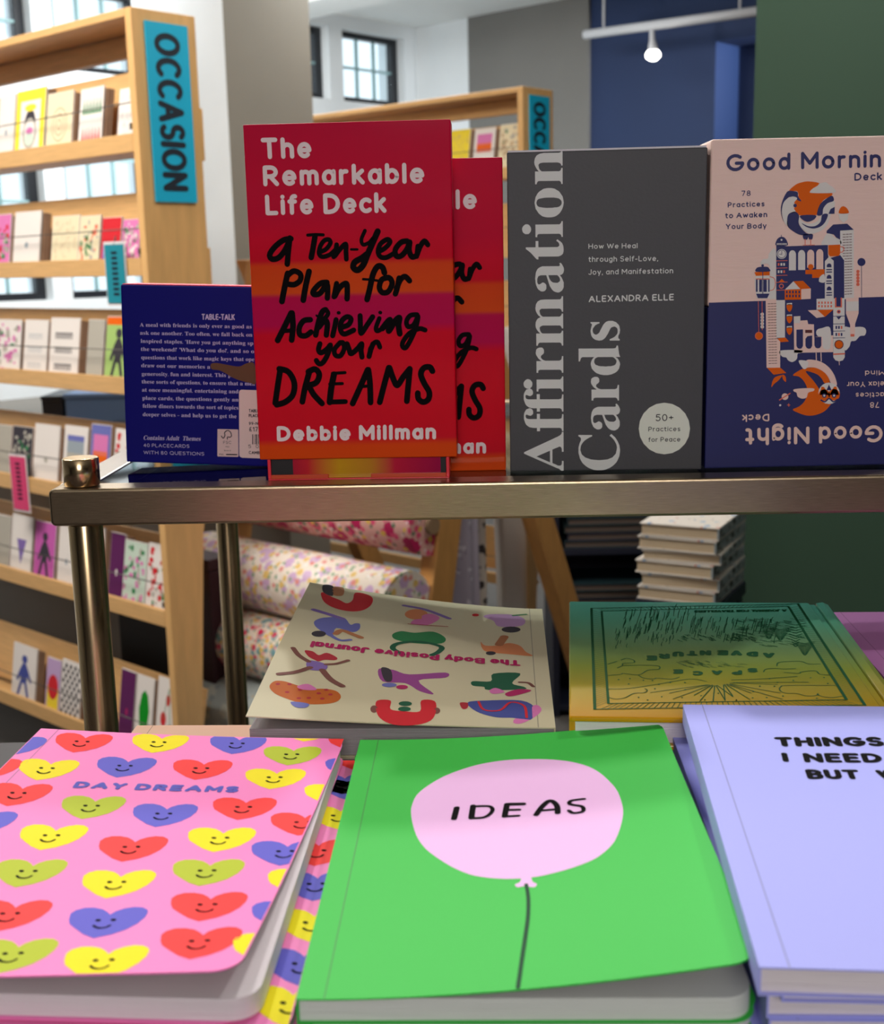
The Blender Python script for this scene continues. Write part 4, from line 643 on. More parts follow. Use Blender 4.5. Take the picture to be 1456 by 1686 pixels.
('S','brown', 0, 6, 0.33, '41.42,92.91 42.78,92.94'),
('S','brown', 0, 6, 0.33, '37.78,91.21 39.14,91.23'),
('S','brown', 0, 6, 0.33, '39.63,91.22 41,91.25'),
('S','brown', 0, 6, 0.33, '41.49,91.24 42.85,91.26'),
('S','brown', 0, 6, 0.33, '37.85,89.53 39.21,89.56'),
('S','brown', 0, 6, 0.33, '39.71,89.55 41.07,89.57'),
('S','brown', 0, 6, 0.33, '41.56,89.56 42.93,89.58'),
('S','brown', 0, 6, 0.33, '37.92,87.85 39.29,87.88'),
('S','brown', 0, 6, 0.33, '39.78,87.87 41.14,87.89'),
('S','brown', 0, 6, 0.33, '41.64,87.88 43,87.9'),
('S','brown', 0, 6, 0.33, '37.99,86.17 39.36,86.2'),
('S','brown', 0, 6, 0.33, '39.85,86.19 41.22,86.21'),
('S','brown', 0, 6, 0.33, '41.71,86.2 43.08,86.22'),
('S','brown', 0, 6, 0.33, '38.07,84.49 39.43,84.52'),
('S','brown', 0, 6, 0.33, '39.92,84.5 41.29,84.53'),
('S','brown', 0, 6, 0.33, '41.78,84.52 43.15,84.54'),
('S','brown', 0, 6, 0.33, '38.14,82.81 39.5,82.83'),
('S','brown', 0, 6, 0.33, '40,82.82 41.36,82.85'),
('S','brown', 0, 6, 0.33, '41.86,82.84 43.22,82.86'),
('S','brown', 0, 6, 0.33, '38.21,81.12 39.58,81.15'),
('S','brown', 0, 6, 0.33, '40.07,81.14 41.44,81.16'),
('S','brown', 0, 6, 0.33, '41.93,81.15 43.3,81.18'),
('S','brown', 0, 6, 0.33, '38.28,79.44 39.65,79.46'),
('S','brown', 0, 6, 0.33, '40.14,79.45 41.51,79.48'),
('S','brown', 0, 6, 0.33, '42.01,79.46 43.37,79.49'),
('S','brown', 0, 6, 0.33, '38.35,77.75 39.72,77.77'),
('S','brown', 0, 6, 0.33, '40.22,77.76 41.59,77.79'),
('S','brown', 0, 6, 0.33, '42.08,77.78 43.45,77.8'),
('S','brown', 0, 6, 0.33, '38.43,76.06 39.8,76.09'),
('S','brown', 0, 6, 0.33, '40.29,76.07 41.66,76.1'),
('S','brown', 0, 6, 0.33, '42.15,76.09 43.52,76.11'),
('S','brown', 0, 6, 0.33, '38.5,74.37 39.87,74.4'),
('S','brown', 0, 6, 0.33, '40.36,74.38 41.73,74.41'),
('S','brown', 0, 6, 0.33, '42.23,74.4 43.6,74.42'),
('S','brown', 0, 6, 0.33, '38.57,72.68 39.94,72.7'),
('S','brown', 0, 6, 0.33, '40.44,72.69 41.81,72.72'),
('S','brown', 0, 6, 0.33, '42.3,72.71 43.67,72.73'),
('S','brown', 0, 6, 0.33, '38.64,70.99 40.01,71.01'),
('S','brown', 0, 6, 0.33, '40.51,71 41.88,71.02'),
('S','brown', 0, 6, 0.33, '42.37,71.01 43.75,71.04'),
('S','brown', 0, 6, 0.33, '38.72,69.29 40.09,69.32'),
('S','brown', 0, 6, 0.33, '40.58,69.31 41.95,69.33'),
('S','brown', 0, 6, 0.33, '42.45,69.32 43.82,69.34'),
('S','brown', 0, 6, 0.33, '38.79,67.6 40.16,67.62'),
('S','brown', 0, 6, 0.33, '40.66,67.61 42.03,67.63'),
('S','brown', 0, 6, 0.33, '42.52,67.62 43.9,67.65'),
('S','brown', 0, 6, 0.33, '38.86,65.9 40.23,65.92'),
('S','brown', 0, 6, 0.33, '40.73,65.91 42.1,65.94'),
('S','brown', 0, 6, 0.33, '42.6,65.93 43.97,65.95'),
('P','cloud', 0, 5, '48.98,102.98 52.24,103.12 52.28,101.94 49.01,101.9'),
('P','orange', 1, 5, '49.07,102.01 52.22,102.05 52.2,99.36 50.79,97.67 49.26,99.43'),
('P','cloud', 0, 5, '49.21,95.93 52.48,96.07 52.52,94.88 49.25,94.85'),
('P','orange', 1, 5, '49.3,94.95 52.46,94.99 52.44,92.29 51.02,90.6 49.49,92.36'),
('P','cloud', 0, 5, '49.44,88.79 52.72,88.94 52.76,87.75 49.48,87.71'),
('P','orange', 1, 5, '49.53,87.82 52.7,87.86 52.68,85.15 51.26,83.44 49.72,85.21'),
('P','blush', 0, 4, '53.61,94.75 57.7,94.93 57.8,92.12 62.16,92.25 62.79,89.85 66.35,89.61 66.8,81.75 78.65,82.58 79.07,72.12 54.65,72.22'),
('P','cloud', 0, 5, '53.73,94.64 57.59,94.83 57.74,90.61 53.86,90.59'),
('P','navy', 0, 6, '55.53,86.6 59.62,86.68 59.98,76.46 59.22,74.95 57.86,74.6 56.63,75.17 55.87,76.55'),
('P','navy', 0, 6, '61.37,80.78 62.51,82.38 65.51,82.75 65.74,76.34 64.98,74.83 63.62,74.48 62.34,75.05 61.52,76.43'),
('P','navy', 0, 6, '66.91,81.75 71.29,81.76 71.49,76.48 70.73,75.03 69.37,74.62 67.98,75.09 67.11,76.58'),
('P','brown', 0, 6, '61,86.32 65.38,86.23 65.45,84.33 61.07,84.42'),
('P','cloud', 0, 5, '67.4,105.21 77.73,105.52 78.01,98.42 67.65,98.65'),
('P','blush', 0, 5, '62.21,98.34 68.47,98.47 73,94.17 67.84,93.52'),
('P','orange', 0, 6, '68.2,98.48 78.12,98.53 73,94.06'),
('P','salmon', 0, 6, '68.45,103.58 69.43,103.56 69.48,102.16 68.5,102.18'),
('P','salmon', 0, 6, '68.53,101.43 69.51,101.41 69.56,100.01 68.58,100.03'),
('P','salmon', 0, 6, '70.35,103.54 71.33,103.51 71.39,102.12 70.41,102.14'),
('P','salmon', 0, 6, '70.43,101.39 71.42,101.36 71.47,99.97 70.49,99.99'),
('P','salmon', 0, 6, '72.26,103.49 73.24,103.47 73.29,102.08 72.31,102.1'),
('P','salmon', 0, 6, '72.34,101.34 73.32,101.32 73.38,99.92 72.4,99.94'),
('P','salmon', 0, 6, '74.17,103.45 75.15,103.43 75.2,102.03 74.22,102.06'),
('P','salmon', 0, 6, '74.25,101.3 75.23,101.28 75.29,99.88 74.3,99.9'),
('P','salmon', 0, 6, '76.07,103.41 77.05,103.39 77.11,101.99 76.13,102.01'),
('P','salmon', 0, 6, '76.16,101.26 77.14,101.24 77.19,99.84 76.21,99.86'),
('P','cloud', 1, 3, '85.31,86.77 89.12,87.22 96.77,87.33 99.16,85.11 98.37,82.14 95.38,81.67 92.76,78.9 90.04,78.52 89.08,75.28 86.14,73.6'),
('P','cloud', 1, 5, '67.91,84.44 68.66,86.32 71.09,87.08 76.55,87.23 77.04,74.89 72.65,74.99 71.85,81.53 69.08,82.24'),
('P','cloud', 0, 6, '77.74,105.25 84.81,105.37 86.45,68.79 85.32,66.9 82.98,66.24 80.64,67.01 79.25,68.95'),
('P','salmon', 0, 7, '78.7,105.77 83.16,105.67 83.41,99.65 78.94,99.75'),
('P','navy', 0, 8, '79.62,105.75 82.35,105.69 82.57,100.32 79.84,100.37'),
('E','salmon', 7, '81.5,97.11 82.7,97.08 81.55,95.92'),
('E','navy', 8, '81.5,97.11 82.05,97.1 81.52,96.57'),
('S','navy', 0, 7, 0.38, '78.01,94.33 85.38,94.33'),
('S','navy', 0, 7, 0.38, '78.2,89.57 85.58,89.57'),
('S','navy', 0, 7, 0.38, '78.38,85.13 85.76,85.13'),
('S','navy', 0, 7, 0.38, '78.55,80.89 85.94,80.9'),
('P','navy', 0, 7, '80.1,94.01 83.21,94.11 81.7,92.14'),
('P','navy', 0, 7, '79.84,88.35 80.82,88.33 80.9,86.48 79.91,86.5'),
('P','navy', 0, 7, '81.48,88.31 82.46,88.29 82.54,86.45 81.55,86.47'),
('P','salmon', 0, 7, '83.12,88.28 84.1,88.25 84.18,86.41 83.19,86.43'),
('P','navy', 0, 7, '80.01,84.01 81,83.99 81.07,82.14 80.09,82.16'),
('P','salmon', 0, 7, '81.65,83.97 82.64,83.95 82.72,82.11 81.73,82.13'),
('P','navy', 0, 7, '83.3,83.94 84.28,83.92 84.36,82.07 83.37,82.09'),
('E','brown', 7, '82.44,76.79 85.35,76.72 82.56,73.9'),
('E','orange', 8, '82.44,76.79 84.8,76.74 82.54,74.44'),
('S','salmon', 0, 7, 0.88, '79.39,70.8 86.08,70.98'),
('S','blush', 0, 6, 0.38, '82.96,66.68 83.24,64.05'),
('P','blush', 0, 5, '85.62,105.35 93.51,105.45 93.94,95.76 92.03,89.32 92.2,81.74 89.35,81.8 88.94,88.85 86.02,95.93'),
('P','cloud', 0, 6, '85.88,103.2 93.61,103.19 93.86,97.38 86.13,97.28'),
('P','salmon', 0, 6, '89.46,83.1 91.81,83.05 91.88,81.53 89.52,81.58'),
('P','cloud', 1, 4, '45.82,73.77 58.98,73.76 59.04,72.12 56.86,71.62 56.43,68.36 53.74,66.5 50.96,67.66 49.81,69.32 47.03,70.2'),
('P','orange', 1, 5, '54.3,58.27 58.32,61.2 62.67,62.64 68.17,62.63 73.78,59.76 76.96,55.84 77.37,52.53 74.32,52.88 72.28,55.95 68.87,58.77 62.2,60.56 67.38,54.41 71.44,48.8 74.38,44.32 78.68,40.35 77.93,38.15 74.74,34.89 69.28,32.78 63.75,32.63 58.14,34.59 55.02,36.6 59.11,38.56 62.31,41.82 63.9,46.76 63.08,51.19 60.74,55.1 57.9,57.36'),
('P','cloud', 1, 6, '57.57,66.97 60.3,67.45 63.64,66.29 62.68,62.47 60.48,62.36'),
('P','blush', 1, 5, '62.5,67.4 67.44,67.46 72.45,65.82 76.98,62.43 80.48,57.42 82.21,51.33 78.46,52.79 76.96,55.84 73.78,59.76 68.17,62.63 61.57,62.77'),
('E','cloud', 6, '77.45,46.35 84.19,46.2 77.71,39.6'),
('E','orange', 7, '74.45,45.31 78.1,45.23 74.59,41.66'),
('E','orange', 7, '80.63,45.4 84.28,45.32 80.78,41.74'),
('P','orange', 0, 7, '72.48,50.71 74.14,50.4 77.65,45.35 71.57,45.49'),
('P','orange', 0, 7, '81.86,50.51 80.48,50.54 77.65,45.35 83.73,45.22'),
('E','navy', 8, '74.46,44.98 75.84,44.95 74.52,43.6'),
('E','cloud', 9, '74.46,44.98 75.13,44.97 74.49,44.32'),
('E','navy', 8, '80.65,44.84 82.04,44.81 80.71,43.46'),
('E','cloud', 9, '80.65,44.84 81.32,44.83 80.68,44.18'),
('P','navy', 0, 8, '77.12,51.88 78.97,48.31 75.77,48.38'),
('S','navy', 1, 8, 0.89, '72.52,42.26 75.05,41.09 77.57,43.14 80.31,40.98 82.85,42.47'),
('P','cloud', 0, 8, '75.09,40.04 77.63,41.59 80.72,40.41 77.6,39.71'),
('P','blush', 1, 7, '55.42,49.43 61.47,49.91 67.55,49.66 67.61,48.06 64.33,47.03 63.34,44.01 60.6,43.41 57.79,44.68 56.88,47.19 55.19,48.06'),
('E','blush', 5, '49.77,44.86 51.88,44.82 49.84,42.76'),
('S','salmon', 0, 6, 0.72, '46.36,42.83 52.86,46.84'),
('E','cloud', 5, '46.91,39.5 47.57,39.48 46.93,38.83'),
('S','salmon', 0, 5, 0.5, '51.5,39.56 53.05,39.53'),
('S','salmon', 0, 5, 0.5, '52.24,40.32 52.3,38.71'),
('P','orange', 1, 5, '41.03,51.02 41.47,54.42 43.04,57.14 46.31,58.28 47.53,58.03 45.04,54.9 42.62,53.02'),
('P','orange', 1, 5, '47.68,58.69 49.64,57.54 50.03,54.13 48.15,55.93'),
('E','cloud', 5, '33.92,96.53 35.01,96.5 33.95,95.45'),
('E','cloud', 5, '33.98,94.64 35.07,94.62 34.01,93.56'),
('E','cloud', 5, '34.03,92.75 35.12,92.73 34.06,91.67'),
('E','cloud', 5, '34.09,90.75 35.18,90.73 34.12,89.67'),
('E','cloud', 5, '34.15,88.8 35.24,88.78 34.18,87.72'),
('S','salmon', 0, 5, 0.32, '33.59,104.33 34.2,86.8'),
('S','salmon', 0, 5, 0.32, '31.25,104.38 32.05,85.49'),
('E','salmon', 5, '32.23,83.21 34.75,83.15 32.3,80.71'),
('E','orange', 6, '32.23,83.21 34.31,83.16 32.29,81.14'),
('S','blush', 0, 5, 0.55, '68.37,71.92 68.73,66.72'),
('S','blush', 0, 5, 0.55, '71.4,71.85 71.76,66.65'),
],
'talk_text': [
('T','greytext','TABLE-TALK','s', 0.19, 2, '55.4,97.84 77.67,98.14 55.4,101.77'),
('T','greytext','A meal with friends is only ever as good as','f', 0, 2, '12.68,92.45 89.3,92.85 12.68,94.95'),
('T','greytext','ask one another. Too often, we fall back on','f', 0, 2, '12.51,87.09 89.66,87.46 12.5,89.6'),
('T','greytext', "inspired staples: 'Have you got anything sp", 'f', 0, 2, '12.78,81.65 90.2,81.9 12.77,84.16'),
('T','greytext', "the weekend?' 'What do you do?', and so o", 'f', 0, 2, '12.69,76.27 90.66,76.57 12.69,78.78'),
('T','greytext','questions that work like magic keys that ope','f', 0, 2, '12.78,70.7 90.76,71.23 12.77,73.23'),
('T','greytext','draw out our memories a','f', 0, 2, '12.61,65.29 60.47,65.45 12.6,67.82'),
('T','greytext','generosity, fun and interest. This pack','f', 0, 2, '12.78,59.61 80.85,60.24 12.77,62.15'),
('T','greytext','these sorts of questions, to ensure that a mea','f', 0, 2, '12.61,54.35 90.98,54.94 12.6,56.89'),
('T','greytext','at once meaningful, entertaining and','f', 0, 2, '12.61,48.81 79.6,49.4 12.6,51.36'),
('T','greytext','place cards, the questions gently an','f', 0, 2, '12.7,43.26 79.51,43.89 12.7,45.82'),
('T','greytext','fellow diners towards the sort of topics','f', 0, 2, '12.8,37.87 79.42,38.44 12.79,40.43'),
('T','greytext','deeper selves - and help us to get the','f', 0, 2, '12.62,32.11 77.99,32.6 12.61,34.68'),
('T','greytext','Contains Adult  Themes','i', 0, 2, '12.45,15.81 52.67,16.34 12.46,18.84'),
('T','greytext','40 PLACECARDS','s', 0.13, 2, '12.57,10.89 44.68,11.19 12.56,13.3'),
('T','greytext','WITH 80 QUESTIONS','s', 0.13, 2, '12.41,5.95 54.98,6.24 12.4,8.37'),
],
'talk_smear': [
('P','smear', 1, 3, '60.99,68.67 65.01,69.38 71.21,68.5 80.07,67.42 85.43,69.71 90.73,69.41 91.44,56.43 87.01,56.75 79.93,58.3 73.74,60.75 71.98,62.01 66.69,64.48 61.36,65.21'),
],
'talk_fsc': [
('P','labelw', 0, 3, '64.57,24.78 78.49,24.94 78.93,24.6 78.81,6.48 78.36,6.11 64.47,6.01 64.12,6.54'),
('S','ink', 1, 4, 0.63, '67.18,20.16 68.5,18.61 69.7,20.69 69.47,22.45 71.47,24.02 73.52,23.02 74.19,20.38 73.01,19.46 71.39,19.58 71.36,18.08'),
('T','ink','FSC','s', 0.12, 5, '68.43,14.87 74.1,14.96 68.37,16.83'),
('T','ink','MIX','s', 0.15, 5, '69.91,12.43 72.7,12.52 69.84,13.32'),
('T','ink','Board','s', 0.15, 5, '69.05,9.82 73.56,9.88 68.98,10.71'),
('T','ink','FSC','s', 0.2, 5, '65.57,7.03 68.73,7.05 65.5,8.01'),
('S','ink', 0, 4, 0.81, '70.54,7.55 77.75,7.69'),
],
'talk_price': [
('P','labelp', 0, 3, '79.88,50.02 80.35,51.34 81.6,51.9 97.59,51.81 97.04,5.56 81.32,5.67 79.8,6.33 79.37,7.66'),
('T','ink','TABLE','s', 0.19, 5, '86.54,36.8 93.41,36.91 86.48,39'),
('T','ink','PLACE','s', 0.19, 5, '86.49,33.55 93.36,33.66 86.44,35.75'),
('T','ink','99-N','s', 0.19, 5, '86.42,28.26 92.85,28.37 86.36,30.38'),
('T','ink','£17','s', 0.15, 5, '86.53,23.85 92.61,23.95 86.49,27.03'),
('T','ink','5  0','s', 0.12, 5, '85.65,12.48 93.09,12.63 85.59,14.79'),
('T','ink','CAMB','s', 0.19, 5, '86.12,8.32 93.49,8.47 86.07,10.54'),
('S','ink', 0, 4, 0.62, '88.92,21.72 88.83,15.34'),
('S','ink', 0, 4, 0.44, '90.53,21.77 90.44,15.39'),
('S','ink', 0, 4, 0.71, '91.51,21.8 91.43,15.42'),
('S','ink', 0, 4, 0.44, '92.76,21.83 92.68,15.46'),
('S','ink', 0, 4, 0.71, '93.66,21.86 93.58,15.49'),
],
'ideas_balloon': [
('P','balloonpink', 1, 1, '28.86,129.38 28.75,140.67 31.15,152.29 38.75,165.27 46.8,173.48 57.19,180.16 69.84,183.13 83.45,181.73 94.69,177.44 103.41,170.02 108.68,160.85 112.42,148.49 114.25,138.25 114.58,124.13 113.35,113.3 109.99,99.29 106.36,90.08 100.33,81.8 93.05,76.84 84.29,73.13 75.72,71.12 65.56,71.7 55.36,75.44 48.39,81.36 42.06,89.47 35.87,99.67 31.64,112.1'),
('P','balloonpink', 1, 1, '72.35,71.69 71.39,68.3 69.67,66.83 70.44,64.62 72.96,65.07 76.24,63.64 77.42,65.87 76,67.87 75.32,71.72'),
('S','darkgreen', 1, 2, 1.38, '73.58,66.18 73.97,56.71 73.39,43.78 72.14,31.7 70.5,17.54 68.63,0.73'),
],
'ideas_word': [
('S','black', 1, 3, 2.51, '47.46,134.96 46.5,124.6'),
('S','black', 1, 3, 2.52, '54.23,135.99 53.52,124.45'),
('S','black', 1, 3, 1.78, '54.72,135.48 61,134.64 62.11,129.96 59.02,124.62 53.81,124.2'),
('S','black', 1, 3, 2.51, '68.26,135.61 67.06,124.11'),
('S','black', 1, 3, 2.51, '68.26,135.61 74.98,134.72'),
('S','black', 1, 3, 1.75, '67.65,130.02 73.18,129.57'),
('S','black', 1, 3, 1.72, '67.15,124.09 72.72,123.85'),
('S','black', 1, 3, 2.43, '79.77,123.48 82.81,131.44 86.12,135.86 88.5,130.75 88.43,123.55'),
('S','black', 1, 3, 1.74, '81.83,127.1 88.47,127.13'),
('S','black', 1, 3, 1.77, '99.97,134.7 94.65,134.04 93.93,130.74 98.44,127.66 98.53,122.9 94.71,121.98 93.04,124.8'),
],
'pink_word': [
('T','periwinkle','DAY DREAMS','s', 0.3, 2, '39.01,150.07 111.59,149.4 38.69,156.71'),
],
'heart': [
('P','heart', 0, 1, '69.95,96.7 68.89,101.11 69.82,103.73 72.26,105.41 75.75,105.54 79.19,104.29 81.67,102.1 83.13,100.22 84.21,102.74 86.54,104.86 89.7,105.99 92.83,105.62 95.19,103.61 96.01,101.35 96.13,97.96 95.04,93.47 92.51,89.03 88.73,85.71 83.55,83.16 78.93,86.06 74.54,90.27 71.45,93.45'),
('E','black', 2, '80.48,95.91 81.46,95.93 80.78,95.03'),
('E','black', 2, '85.69,96.15 86.67,96.18 85.97,95.27'),
('S','black', 1, 2, 0.92, '80.3,92.05 81.75,90.66 83.59,90.27 85.11,90.85 85.9,92.18'),
],
'lav_text': [
('T','black','THINGS','s', 0.25, 2, '33.93,168.58 78.38,170.39 34.71,179.1'),
('T','black','I','s', 0.25, 2, '33.78,152.18 35.97,152.26 34.5,161.86'),
('T','black','NEED','s', 0.25, 2, '42.43,151.93 73.36,152.81 43.23,161.78'),
('T','black','BUT','s', 0.25, 2, '40.5,135.25 60.63,135.79 41.04,144.71'),
('T','black','W','s', 0.25, 2, '68.52,135.86 75.52,136.13 68.48,145.13'),
],
'body_text': [
('T','magenta','The Body Positive Journal','s', 0.22, 3, '134.13,101.01 17.16,104.68 134.17,91.45'),
],
'body_art': [
('P','fred', 1, 1, '9.9,188.71 14.28,174.15 21.86,166.08 31.41,164.15 38.67,169.73 42.37,182.8 41.6,197.56 35.73,203.61 29.93,201.86 30.19,186.84 27.5,178.68 22.57,183.05 16.92,187.01 10.93,192.96'),
('P','fdark', 1, 2, '8.74,207.61 14.95,208.6 17.39,188.98 10.93,192.96'),
('P','fbrown', 1, 2, '15.2,206.68 21.75,208.55 23.2,192.74 17.49,191.01'),
('S','fpurple', 1, 2, 4.15, '10.23,157.31 20.07,152.78 28.36,148.54'),
('P','fblue', 1, 1, '13.59,139.17 18.13,146.44 28.76,150.93 34.29,139.97 36.7,143.1 39.62,143.14 40.4,133.68 37.17,127.22 27.15,130.84 26.48,115.29 17.67,125.2 14.08,132.03'),
('E','fdark', 2, '18.77,117.55 22.75,118.97 19.47,112.66'),
('S','fbrown', 1, 2, 3.9, '28.1,120.88 30.97,127.68 37.64,123.23 42.8,119.45'),
('S','fblue', 1, 2, 2.73, '24.68,118.66 31.71,111.11 37.42,113.6'),
('P','fpurple', 1, 2, '19.09,75.31 29.16,72.39 29.62,63.59 20.92,63.18'),
('P','fred2', 1, 1, '15.01,89.38 19.57,89.29 23.48,84.64 27.34,89.39 33.56,83.86 33.15,79.61 27.53,78.63 24.77,75.61 22.69,76.8 18.17,81.36'),
('S','fbrown2', 1, 2, 2.96, '8.27,90.93 13.07,81.15 19.64,73.72'),
('S','fbrown2', 1, 2, 2.47, '29.08,72.02 34.49,74.28 40.03,80.89'),
('S','fbrown2', 1, 2, 3.63, '21.54,65.34 14.96,57.46 7.06,52.88'),
('S','fbrown2', 1, 2, 3.64, '28.36,63.63 34.34,51.69 41.48,43.75'),
('P','forange', 1, 1, '5.02,36.23 6.29,43.33 10.99,44.33 17.61,41.05 24.87,37.08 33.08,38.64 39.36,36.68 42.61,29.96 41.15,22.88 34.65,18.89 25.39,18.17 16.47,22.52 8.92,28.51'),
('E','fred2', 2, '8.7,40 9.87,40.24 8.93,38.68'),
('E','fred2', 2, '14.6,40.9 15.77,41.14 14.82,39.56'),
('E','fred2', 2, '15.1,30.68 16.26,30.9 15.32,29.38'),
('E','fred2', 2, '21.01,34.81 22.18,35.03 21.22,33.48'),
('E','fred2', 2, '22.1,24.21 23.25,24.41 22.3,22.92'),
('E','fred2', 2, '26.95,25.33 28.1,25.53 27.14,24.03'),
('E','fred2', 2, '31.01,32.08 32.17,32.28 31.2,30.74'),
('E','fred2', 2, '33.69,25.72 34.85,25.92 33.88,24.4'),
('E','fred2', 2, '37.04,31.61 38.2,31.82 37.22,30.27'),
('E','fred2', 2, '34.17,37.29 35.34,37.51 34.36,35.92'),
('P','fpink', 1, 2, '18.85,38.98 23.96,43.12 29.31,36.38 22.13,35.33'),
('P','fblue', 1, 2, '18.89,19.3 27.7,18.39 27.29,13.42 22.1,13.21'),
('S','fpurple', 1, 2, 3.76, '62.63,189.7 76.26,186.36 91.37,173.02'),
('E','forange2', 1, '71.14,174.92 78.11,177.61 71.86,164.24'),
('P','fpink', 1, 1, '69.48,160.04 78.26,179.01 85.76,172.41 79.61,156.05 70.65,154.18'),
('S','fred2', 1, 2, 0.95, '67.67,153.61 91.33,156.09'),
('P','flav', 1, 1, '112.61,183.72 117.08,190.54 131.29,192.51 138.39,183.38 136.48,169.98 126.48,164.94 121.13,166.42 118.76,176.58'),
('S','fgreen', 1, 2, 2.24, '131.27,190.52 139.22,194.77'),
('E','fdark', 2, '129.66,160.05 135.43,161.06 129.62,153.83'),
('E','fred', 2, '107.55,185.85 109.74,186.5 107.62,182.82'),
('P','fgreen', 1, 1, '60.08,131.14 64.65,138.68 72.58,138.28 83.32,143.78 90.9,134.19 89.08,123.17 75.42,119.35 62.86,122.3'),
('S','fgreen2', 1, 2, 3.34, '68.56,98.82 62.35,106.64 64.9,116.24 76.75,122.64 89.06,117.31 88.32,107.58 84.89,101.16'),
('P','forange2', 1, 1, '111.79,131.97 114.44,125.41 122.04,126.94 127.88,132.81 134.41,129.04 137.84,117.66 141.39,110.21 130.63,111.61 116.39,113.73 112.71,120.36'),
('S','fbrown', 1, 2, 5.01, '122.4,128.2 125.7,144.73'),
('E','fdark', 2, '117.83,111.73 120.67,112.25 117.86,108.34'),
('P','fplum', 1, 1, '57.67,72.09 65.56,72.65 74.59,67.58 93.6,74.29 94.25,66.4 80.15,59.33 89.18,41.23 81.85,43.92 73.47,54.12 61.48,54.56'),
('P','fdark', 1, 2, '58.93,74.02 64.15,72.33 66.22,56.66 62.48,55.93'),
('E','fmag', 2, '72.26,48.07 75.28,48.6 72.5,45.04'),
('E','fblue', 2, '65.41,49.9 69.26,50.61 65.68,46.89'),
('P','fgreen2', 1, 1, '119.52,76.81 134.1,79.32 129.57,62.97 135.78,57.68 135.39,53.76 117.11,50.87 114.76,55.33 108.82,56.42 108.66,63.17 118.28,64.55'),
('P','fpink', 1, 2, '117.64,49.61 121,54.2 125.58,48.61 119.76,45.17'),
('P','fmag', 1, 2, '126.09,46.78 132.77,53.52 139.6,52.16 132.67,44.95 127.5,42.25'),
('S','fbrown2', 1, 2, 2.07, '133.57,64.38 138.2,63.81 140.72,58.07'),
('P','fred', 1, 1, '61.3,27.74 67.97,28.75 68.95,17.56 75.74,15.66 83.62,16.62 83.37,31 90.13,31.19 91.52,17.55 89.57,5.15 82.21,-1.38 71.94,-1.8 64.76,5.8 61.66,17.27'),
('E','fgreen2', 2, '75.65,25.55 78.98,26.01 75.89,22.36'),
('E','fgreen2', 2, '75.79,18.46 78.95,18.87 76.03,15.34'),
('E','fbrown2', 1, '60.81,16.47 62.64,16.72 61.28,11.75'),
('E','fbrown2', 1, '91.75,18.29 93.6,18.51 91.97,14.07'),
('P','fblue2', 1, 1, '106.78,31.03 115.1,35.01 134.11,36.78 140.9,25.66 138.29,10.03 129.84,12.09 120.67,12.52 111.34,19.66'),
('S','fred', 1, 2, 1.36, '112.42,32.81 115.29,21.87 123.27,21.84 128.66,33.63 135.35,29.14 136.38,12.46'),
('P','fpink', 1, 1, '140.07,30.2 143.97,25.8 141.71,16.36 133.65,4.81 129.81,8.5'),
('P','fred2', 1, 1, '103.01,30.59 107.34,30.35 106.61,22.84 104.35,22.6'),
],
'space_lines': [
('S','foil', 0, 2, 1.48, '13.61,186.5 12.25,10.1'),
('S','foil', 0, 2, 1.48, '139.77,199.5 139.67,21.02'),
('S','foil', 0, 2, 1.28, '19.71,180.22 18.88,18.44'),
('S','foil', 0, 2, 1.47, '133.05,193.61 132.72,28.34'),
('S','foil', 0, 2, 0.88, '12.25,10.1 139.67,21.02'),
('S','foil', 0, 2, 0.9, '18.88,18.44 132.72,28.34'),
('S','foil', 0, 2, 1.11, '13.61,186.5 139.77,199.5'),
('S','foil', 0, 2, 1.1, '19.71,180.22 133.05,193.61'),
('S','foil', 0, 2, 0.35, '21.37,18.66 15.03,10.34'),
('S','foil', 0, 2, 0.37, '22.17,180.51 16.36,186.78'),
('S','foil', 0, 2, 0.35, '23.85,18.87 17.81,10.58'),
('S','foil', 0, 2, 0.37, '24.63,180.8 19.1,187.07'),
('S','foil', 0, 2, 0.35, '26.33,19.09 20.59,10.81'),
('S','foil', 0, 2, 0.37, '27.09,181.09 21.84,187.35'),
('S','foil', 0, 2, 0.35, '28.81,19.31 23.37,11.05'),
('S','foil', 0, 2, 0.37, '29.55,181.38 24.59,187.63'),
('S','foil', 0, 2, 0.35, '31.29,19.52 26.15,11.29'),
('S','foil', 0, 2, 0.37, '32.01,181.67 27.33,187.91'),
('S','foil', 0, 2, 0.35, '33.77,19.74 28.93,11.53'),
('S','foil', 0, 2, 0.37, '34.47,181.96 30.07,188.2'),
('S','foil', 0, 2, 0.35, '36.25,19.95 31.71,11.77'),
('S','foil', 0, 2, 0.37, '36.93,182.26 32.82,188.48'),
('S','foil', 0, 2, 0.35, '38.73,20.17 34.48,12'),
('S','foil', 0, 2, 0.37, '39.39,182.55 35.56,188.76'),
('S','foil', 0, 2, 0.35, '41.21,20.38 37.26,12.24'),
('S','foil', 0, 2, 0.37, '41.85,182.84 38.3,189.05'),
('S','foil', 0, 2, 0.35, '43.69,20.6 40.04,12.48'),
('S','foil', 0, 2, 0.37, '44.32,183.13 41.05,189.33'),
('S','foil', 0, 2, 0.35, '46.17,20.82 42.82,12.72'),
('S','foil', 0, 2, 0.37, '46.78,183.42 43.79,189.61'),
('S','foil', 0, 2, 0.35, '48.65,21.03 45.59,12.96'),
('S','foil', 0, 2, 0.37, '49.24,183.71 46.53,189.89'),
('S','foil', 0, 2, 0.35, '51.13,21.25 48.37,13.19'),
('S','foil', 0, 2, 0.37, '51.7,184 49.28,190.18'),
('S','foil', 0, 2, 0.35, '53.61,21.46 51.14,13.43'),
